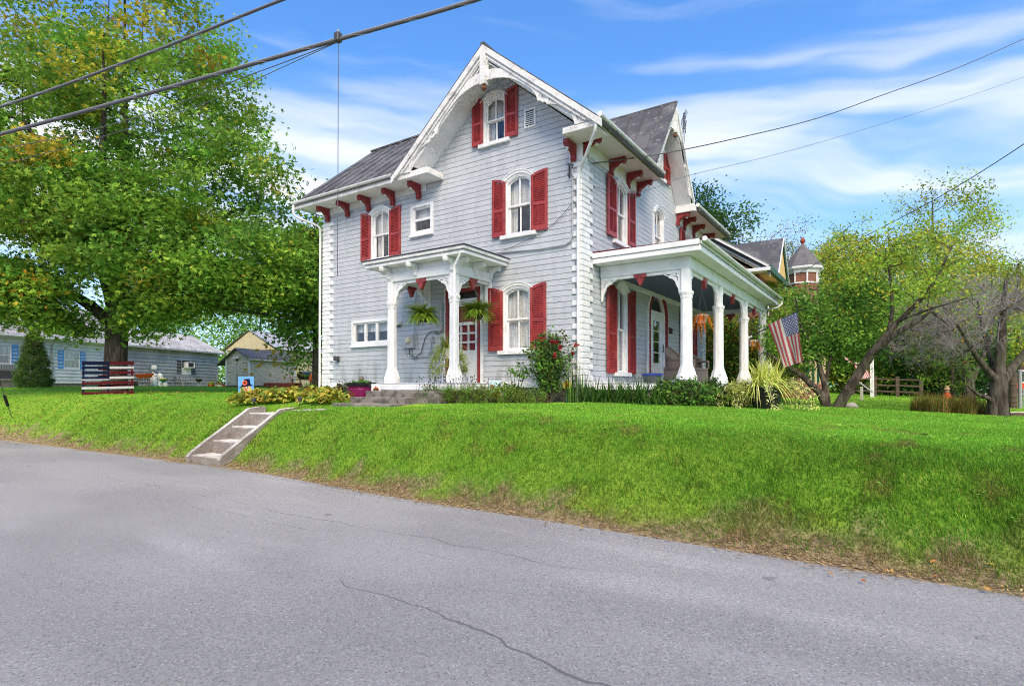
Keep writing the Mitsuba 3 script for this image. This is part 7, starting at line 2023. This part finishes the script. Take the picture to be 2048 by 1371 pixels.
def vehicle(label, xy, yaw, L, W, Hh, kind, paint):
    k = thing('parked_van' if kind == 'van' else 'parked_car', label, 'van' if kind == 'van' else 'car')
    Mv = rotz(yaw, on(xy, .1))
    if kind == 'van': side = Polygon([(-L / 2, .35), (L / 2, .35), (L / 2, .95), (L / 2 - .35, 1.15), (L / 2 - 1.1, 1.95), (L / 2 - 1.5, Hh), (-L / 2 + .1, Hh), (-L / 2, Hh - .2)])
    else: side = Polygon([(-L / 2, .35), (L / 2, .35), (L / 2, .75), (L / 2 - 1.2, .92), (L / 2 - 1.9, Hh), (-L / 2 + 1.0, Hh), (-L / 2 + .3, .95), (-L / 2, .85)])
    side = side.buffer(-.08).buffer(.08)
    Ms = mat4([0, W / 2, 0], [1, 0, 0], [0, 0, 1], [0, -1, 0])
    add(k + '__body', xf(xf(prism(side, 0, W), Ms), Mv), paint)
    zb = 1.15 if kind == 'van' else .95
    gl = side.buffer(-.10).intersection(sbox(-L / 2 + (.3 if kind != 'van' else L * .1), zb, L / 2, Hh - .08))
    for s, nm in ((-1, 'window'), (1, 'window')):
        add(k + '__window', xf(xf(prism(gl, 0, .01), mat4([0, s * (W / 2 + .004), 0], [1, 0, 0], [0, 0, 1], [0, -1, 0])), Mv), 'black_gloss')
    for x in (-L / 2 + .8, L / 2 - .85):
        for s in (-1, 1):
            add(k + '__wheel', xf(xf(lathe([(0, -.1), (.28, -.1), (.33, -.06), (.33, .06), (.28, .1), (0, .1)], 16), mat4([x, s * (W / 2 - .08), .33], [1, 0, 0], [0, 0, 1], [0, -1, 0])), Mv), 'black', 40)
    for s in (-1, 1):
        add(k + '__headlight', xf(cbox(L / 2 - .02, L / 2 + .02, s * W * .36 - .12, s * W * .36 + .12, .62, .78), Mv), 'white_plain')
        add(k + '__tail_light', xf(cbox(-L / 2 - .02, -L / 2 + .02, s * W * .42 - .07, s * W * .42 + .07, .8, 1.1), Mv), 'red_cloth')
    add(k + '__windscreen', xf(cbox(L / 2 - (1.22 if kind == 'van' else 1.75), L / 2 - (1.0 if kind == 'van' else 1.5), -W * .42, W * .42, 1.25 if kind == 'van' else 1.0, 1.85 if kind == 'van' else 1.2, .03), Mv), 'black_gloss')
    return k


vehicle('white van parked in the far lot right of the nearest bare trunk', (15.285, 59.718), 70, 5.2, 1.95, 2.2, 'van', 'car_paint')
vehicle('silver car parked in the far lot left of the nearest bare trunk', (12.637, 56.739), 60, 4.4, 1.75, 1.42, 'car', 'car_paint')
for i, (p, h_, mt, lbl) in enumerate((((9.714, 17.457), 1.35, 'wood_dark', 'thick dark wooden post at the right edge of the lawn'), ((9.938, 17.608), 1.45, 'grey_metal', 'thin grey blue metal post at the right edge of the lawn'))):
    k = thing('post', lbl, 'post')
    p = on(p)
    add(k + '__shaft', tube([p - [0, 0, .1], p + [0, 0, h_]], .13 if i == 0 else .06, 10), mt, 40)
    add(k + '__cap', lathe([(.14 if i == 0 else .07, h_), (.13 if i == 0 else .065, h_ + .03), (0, h_ + .05)], 10, p), mt)
k = thing('raised_bed', 'low wooden raised bed frame at the right edge of the lawn', 'planter')
p = on((8.985, 10.347))
add(k + '__board', bar(p - R_ * .5 + [0, 0, .04], p + R_ * .9 + [0, 0, .04], .05, .14), 'wood_dark')
add(k + '__board', bar(p - R_ * .5 + F_ * .05 + [0, 0, .04], p - R_ * .5 + F_ * .9 + [0, 0, .04], .05, .14), 'wood_dark')
add(k + '__top_edge', bar(p - R_ * .55 + [0, 0, .12], p + R_ * .9 + [0, 0, .12], .12, .03), 'tan_siding')
k = thing('orange_sign', 'small orange marker on a thin stake at the right edge', 'sign')
p = on((10.240, 19.014))
add(k + '__board', cbox(p[0] - .2, p[0] + .2, p[1] - .02, p[1] + .02, p[2] + .75, p[2] + .98), 'orange')
add(k + '__stake', tube([p, p + [0, 0, .8]], .02, 5), 'grey_metal')
for i, (p, z0, z1, mt, lbl) in enumerate((((11.681, 40.447), 1.1, 1.6, 'white_plain', 'lower white roadside sign behind the nearest bare trunk'), ((11.945, 41.828), 1.7, 2.1, 'red_cloth', 'upper red roadside sign behind the nearest bare trunk'), ((10.010, 41.735), 1.4, 1.85, 'red_cloth', 'red sign on a post behind the thin dark trunk'))):
    k = thing('road_sign', lbl, 'sign')
    p = on(p)
    add(k + '__panel', bar(p - R_ * .45 + [0, 0, (z0 + z1) / 2], p + R_ * .45 + [0, 0, (z0 + z1) / 2], .04, z1 - z0), mt)
    add(k + '__post', tube([p + F_ * .06, p + F_ * .06 + [0, 0, z1]], .035, 6), 'grey_metal')
c = np.array((19.709, 87.964, 0.147)); o = np.array([c[0], c[1], gz(c[0], c[1])])
k = thing('far_house', 'pale red far building at the right edge behind the parked van', 'building')
M = frame(o, (.9, -.45))
add(k + '__wall', xf(box(-4, 9, -.5, 4.2, -6, 0), M), 'brick')
add(k + '__roof', xf((np.array([[-4.4, 4.2, .5], [9.4, 4.2, .5], [9.4, 6.4, -3], [-4.4, 6.4, -3], [9.4, 4.2, -6.5], [-4.4, 4.2, -6.5]]), np.array([[0, 1, 2], [0, 2, 3], [3, 2, 4], [3, 4, 5]])), M), 'shingle')
for x in (-2.5, 0, 2.5, 5):
    w_ = add(k + '__window', xf(prism(sbox(x, 1.2, x + 1, 2.8).difference(sbox(x + .1, 1.3, x + .9, 2.7)), 0, .06), M), 'white_plain')
    add(w_ + '__pane', xf(box(x + .1, x + .9, 1.3, 2.7, .002, .02), M), 'room_dark')
k = thing('utility_pole', 'weathered wooden utility pole at the right edge above the bare branches', 'utility pole')
p = on((14.731, 52.123))
add(k + '__shaft', tube([p - [0, 0, .3], p + [0, 0, 11.2]], [.17, .13], 10), 'wood_dark', 40)
add(k + '__crossarm', bar(p - R_ * .9 + [0, 0, 10.2], p + R_ * .9 + [0, 0, 10.2], .11), 'wood_dark')

# antenna on the roof
k = thing('tv_antenna', 'thin television antenna mast behind the front dormer', 'antenna')
a0, a1 = np.array((-1.197, 11.827, 8.754)), np.array((-1.250, 11.758, 11.210))
add(k + '__mast', tube([a0 - [0, 0, 1.4], a1], .018, 5), 'dark_grey')
add(k + '__elements', cat([tube([a1 + (a0 - a1) * f - R_ * .06 - F_ * w_, a1 + (a0 - a1) * f + R_ * .06 + F_ * w_], .012, 4) for f, w_ in ((.04, .5), (.08, .6), (.12, .7), (.16, .5), (.2, .4), (.24, .6), (.28, .5))] + [bar(a1 + R_ * .05, a1 + (a0 - a1) * .34 + R_ * .05, .03)]), 'dark_grey')
# ------------------------------------------------------------------ overhead cables
def wire(name, label, pts, r, mt='cable', group=None, sag=0.0, n=40, lash=False):
    k = thing(name, label, 'cable', group)
    pts = np.array(pts, float)
    s = np.r_[0, np.cumsum(np.linalg.norm(np.diff(pts, axis=0), axis=1))]
    t = np.linspace(0, s[-1], n)
    if len(pts) > 2:
        q = np.stack([PchipInterpolator(s, pts[:, i])(t) for i in range(3)], 1)
    else:
        q = pts[0] + (pts[1] - pts[0]) * (t / s[-1])[:, None]
    f = t / s[-1]
    q[:, 2] -= sag * 4 * f * (1 - f)
    add(k + '__core', tube(q, r, 8), mt, True)
    if lash:
        t2 = np.linspace(0, s[-1], 900)
        q2 = np.stack([np.interp(t2, t, q[:, i]) for i in range(3)], 1)
        d = unit(q[-1] - q[0]); u = unit(np.cross(d, [0, 0, 1.0])); v = np.cross(d, u)
        q2 = q2 + r * 1.0 * (np.cos(t2 * 9)[:, None] * u + np.sin(t2 * 9)[:, None] * v)
        add(k + '__lashing', tube(q2, r * .10, 4, False), 'grey_metal')
        add(k + '__messenger', tube(q + np.array([0, 0, r * 1.15]), r * .28, 5), 'grey_metal', True)
    return k


wire('trunk_cable', 'upper thick grey overhead cable crossing the top left corner', [(0.836, -7.339, 4.549), (-0.106, -7.549, 4.495), (-2.226, -8.064, 4.306), (-5.043, -8.864, 4.037), (-8.130, -9.728, 3.901)], .017, lash=True)
wire('trunk_cable', 'lower and thickest grey overhead cable, from the left edge to the top of the picture', [(2.508, -5.979, 4.648), (1.759, -6.238, 4.523), (0.029, -6.854, 4.325), (-2.489, -7.755, 4.041), (-5.435, -8.763, 3.764), (-8.431, -9.685, 3.598)], .0235, lash=True)
k = thing('cable_clamp', 'small clamp on the thickest overhead cable', 'clamp')
c = np.array((0.042, -6.857, 4.338))
add(k + '__body', cbox(c[0] - .04, c[0] + .04, c[1] - .04, c[1] + .04, c[2] - .05, c[2] + .07, .01), 'dark_grey')
add(k + '__bolt', tube([c + [0, 0, .06], c + [0, 0, .11]], .015, 6), 'grey_metal')
wire('thin_cable', 'thin cable hanging below the thickest cable across the maple, upper one', [(0.034, -6.850, 4.306), (-1.601, -7.043, 4.290), (-3.107, -7.328, 4.173), (-4.926, -7.704, 4.120), (-7.669, -8.340, 4.193)], .006)
wire('thin_cable', 'thin cable hanging below the thickest cable across the maple, lower one', [(0.034, -6.850, 4.299), (-2.290, -6.784, 4.422), (-4.785, -7.250, 4.273), (-8.013, -7.968, 4.164), (-9.785, -8.433, 4.130)], .005)
wire('dangling_wire', 'thin wire hanging straight down from the cable clamp', [(0.047, -6.853, 4.293), (0.033, -6.843, 2.920), (0.017, -6.832, 1.318)], .0045)
wire('service_drop', 'twisted service cable from the house corner rising to the right', [(-.22, -.22, 4.94), (0.091, 0.820, 5.267), (1.012, 2.393, 5.797), (2.430, 4.775, 6.740), (4.108, 7.569, 7.950), (5.583, 9.746, 9.102), (7.538, 12.600, 10.614), (9.646, 15.793, 12.469), (12.754, 19.887, 15.096)], .014)
wire('service_drop', 'thin cable from the house corner running faintly to the right', [(-.20, -.22, 4.72), (0.262, 1.305, 4.640), (1.462, 3.421, 5.489), (2.949, 6.209, 6.598), (4.656, 9.141, 7.869), (7.591, 13.488, 9.896), (11.302, 18.349, 12.382)], .0055)
wire('service_drop', 'black cable crossing the right hand trees towards the brick house', [(0.471, 19.622, 4.789), (2.296, 17.830, 5.229), (4.816, 14.695, 5.750), (7.208, 12.078, 6.259), (8.969, 9.640, 6.732), (10.454, 7.496, 7.365)], .014)
wire('wall_wire', 'thin wire sagging from the house corner down across the wall', [(-.16, -.06, 4.16), (-.9, -.03, 3.62), (-1.5, -.05, 3.42), (-2.2, -.03, 3.28)], .007)

# ------------------------------------------------------------------ grass and litter
def blades(name, label, n_target, xr, tr, dens_ref, hgt, wid, seed, cols, wts, kind='stuff', keep=None, dens_pow=2.0, dref=6.0, bend=.8):
    rng = np.random.default_rng(seed)
    x = rng.uniform(xr[0], xr[1], n_target); t = rng.uniform(tr[0], tr[1], n_target)
    y = edge_y(x) + t
    r = np.stack([x, y], 1) - CAM[:2]
    dep = r @ (FWD[:2] / np.linalg.norm(FWD[:2])); lat = r @ np.array([math.cos(YAW), -math.sin(YAW)])
    ok = (dep > 2) & (np.abs(lat) < dep * 0.93 + .6)
    ok &= rng.uniform(0, 1, n_target) < dens_ref * np.minimum(1, (dref / np.maximum(dep, 1)) ** dens_pow)
    if keep is not None: ok &= keep(x, y, t, rng)
    x, y, t, dep = x[ok], y[ok], t[ok], dep[ok]
    n = len(x)
    z = ground_z(x, y)
    patch = meshkit.fbm(np.stack([x * 1.1, y * 1.1, x * 0], -1), 3, seed + 1)
    patch2 = meshkit.fbm(np.stack([x * 3.5, y * 3.5, x * 0], -1), 3, seed + 2)
    dry = np.clip(.95 - t / 0.46 + (patch2 - .5) * 1.7, 0, 1)
    dry = np.maximum(dry, np.clip((patch2 - .66) * 5, 0, .7))
    H = hgt * rng.uniform(.55, 1.25, n) * (.75 + .6 * patch) * (1 - .35 * dry)
    long_ = np.exp(-((t - 1.2) / .55) ** 2)
    H = H * (.9 + .18 * long_)
    W = wid * rng.uniform(.7, 1.3, n) * np.maximum(1, dep / 7.5)
    c = palette(n, cols, wts, rng, .22)
    up_ = np.clip((t - .7) / 1.7, 0, 1)
    c = c * (.72 + .56 * patch[:, None]) * (1 + .55 * up_)[:, None]
    H = H * (1 - .30 * up_)
    lush = np.clip((patch2 - .52) * 5, 0, 1) * (1 - up_)
    c = c * (1 - .30 * lush[:, None]); H = H * (1 + .5 * lush)
    c = c * (1 - dry[:, None]) + dry[:, None] * palette(n, [(.36, .25, .11), (.26, .17, .08), (.20, .22, .06), (.16, .20, .05)], [.3, .2, .3, .2], rng, .2)
    a = rng.uniform(0, 6.283, n)
    ln = bend * rng.uniform(.1, 1, n) * H
    wx_ = .45 * (patch2 - .5)
    dx, dy = np.cos(a) * ln + wx_ * H, np.sin(a) * ln - .2 * H * long_
    sx, sy = -np.sin(a + rng.normal(size=n) * .6) * W / 2, np.cos(a) * W / 2
    b = np.stack([x, y, z - .008], 1)
    s = np.stack([sx, sy, sx * 0], 1)
    m_ = b + np.stack([dx * .35, dy * .35, H * .62], 1)
    tp_ = b + np.stack([dx, dy, H * (1 - .25 * bend * .5)], 1)
    V = np.stack([b - s, b + s, m_ - s * .7, m_ + s * .7, tp_], 1).reshape(-1, 3)
    F = (np.array([[0, 1, 3], [0, 3, 2], [2, 3, 4]])[None] + (np.arange(n) * 5)[:, None, None]).reshape(-1, 3)
    add(name, (V, F), 'grass_blade', color=np.repeat(np.clip(c, .004, .9), 5, 0), raw=True)
    return n


def not_built(x, y, t, rng):
    ok = ~((x > -7.45) & (x < -6.07) & (t < 2.25))
    ok &= ~((x > -9.1) & (x < .1) & (y > -.25) & (y < 10.3))
    ok &= ~((x > -.1) & (x < 2.45) & (y > .5) & (y < 10.6))
    ok &= ~((x > -5.2) & (x < -2.15) & (y > -2.85) & (y < 0))
    cx_p = -6.72 + 2.5 * np.clip((t - 1.9) / 2.1, 0, 1) ** 1.3
    ok &= ~((np.abs(x - cx_p) < .55) & (t > 1.9) & (t < 4.1))
    ok &= ~((x > -5.2) & (x < .3) & (y > -.95) & (y < 0))
    ok &= rng.uniform(0, 1, len(x)) < np.clip((t + .02) * 3.0 + .15, 0, 1)
    return ok


GC = [(.125, .30, .030), (.165, .35, .036), (.085, .235, .026), (.22, .38, .055), (.32, .32, .08)]
n1 = blades('grass', '', 1700000, (-16, 12), (-.03, 9), 1.0, .062, .0062, 501, GC, [.36, .28, .2, .12, .04], keep=not_built)
lab('grass', 'short green lawn grass covering the bank and yard, dry along the road', 'grass', kind='stuff')
n2 = blades('far_grass', '', 900000, (-42, 26), (-.03, 44), 1.0, .06, .008, 503, GC, [.36, .28, .2, .12, .04], keep=lambda x, y, t, rng: not_built(x, y, t, rng) & ((x < -16) | (x > 12) | (t > 9)), dref=14.0, dens_pow=1.4)
lab('far_grass', 'lawn grass farther back beside and behind the houses', 'grass', kind='stuff')
print('blades', n1, n2, 'boards', nb)

# broad leaved weeds in the bank
rng = np.random.default_rng(551)
C_, D_ = [], []
for q in range(110):
    x = rng.uniform(-13, 9); t = rng.uniform(.25, 3.2)
    if -7.6 < x < -5.9: continue
    y = float(edge_y(x)) + t; z = gz(x, y)
    for w_ in range(rng.integers(6, 12)):
        a = rng.uniform(0, 6.28); r_ = rng.uniform(.02, .09)
        C_.append([x + r_ * math.cos(a), y + r_ * math.sin(a), z + rng.uniform(.03, .07)]); D_.append([math.cos(a), math.sin(a), .3])
m, c = leaves(np.array(C_), .055 * rng.uniform(.6, 1.2, len(C_)), palette(len(C_), [(.20, .40, .06), (.28, .48, .08), (.16, .32, .05)], [1, 1, 1], rng), 'oval', 1.6, rng, np.array(D_))
add('lawn_weeds', m, 'leaf', color=c, raw=True); lab('lawn_weeds', 'broad leaved weeds scattered through the grass bank', 'weeds', kind='stuff')

# fallen leaves
rng = np.random.default_rng(601)
n = 300
x = rng.normal(-19, 5, n); y = edge_y(x) + rng.uniform(-.5, 7, n)
x2 = rng.uniform(-12, 8, 190); y2 = edge_y(x2) + rng.normal(-.05, .22, 190)
x, y = np.r_[x, x2], np.r_[y, y2]
z = np.where(y - edge_y(x) < .08, road_z(x) + .035, ground_z(x, y) + .055)
C = np.stack([x, y, z], 1)
m, c = leaves(C, np.where(x < -12, .13, .055) * rng.uniform(.6, 1.1, len(x)), palette(len(x), [(.42, .20, .05), (.36, .28, .05), (.26, .13, .05), (.50, .30, .10)], [1, 1, 1, 1], rng), 'maple', 4.0, rng)
add('fallen_leaves', m, 'leaf_matte', color=c, raw=True); lab('fallen_leaves', 'dry orange and brown leaves scattered on the lawn and road edge', 'leaves', kind='stuff')
# dry straw and grit along the road edge
n = 17000
x = rng.uniform(-14, 8, n); t = rng.normal(-.02, .11, n) + .16 * (meshkit.fbm(np.stack([x * .9, x * 0, x * 0], -1), 3, 8) - .5)
dens = meshkit.fbm(np.stack([x * .8, x * 0 + 4, x * 0], -1), 4, 77)
ok = rng.uniform(0, 1, n) < np.clip((dens - .36) * 3.2, .05, 1)
x, t = x[ok], t[ok]; y = edge_y(x) + t
C = np.stack([x, y, np.maximum(road_z(x), ground_z(x, y)) + .018], 1)
a = rng.uniform(0, 6.28, len(x))
m, c = leaves(C, rng.uniform(.015, .06, len(x)), palette(len(x), [(.44, .31, .15), (.36, .24, .11), (.50, .37, .19), (.20, .14, .09)], [1, 1, 1, .6], rng), 'long', 5.0, rng)
add('road_litter', m, 'leaf_matte', color=c, raw=True); lab('road_litter', 'tan dry grass clippings and grit along the road edge', 'litter', kind='stuff')
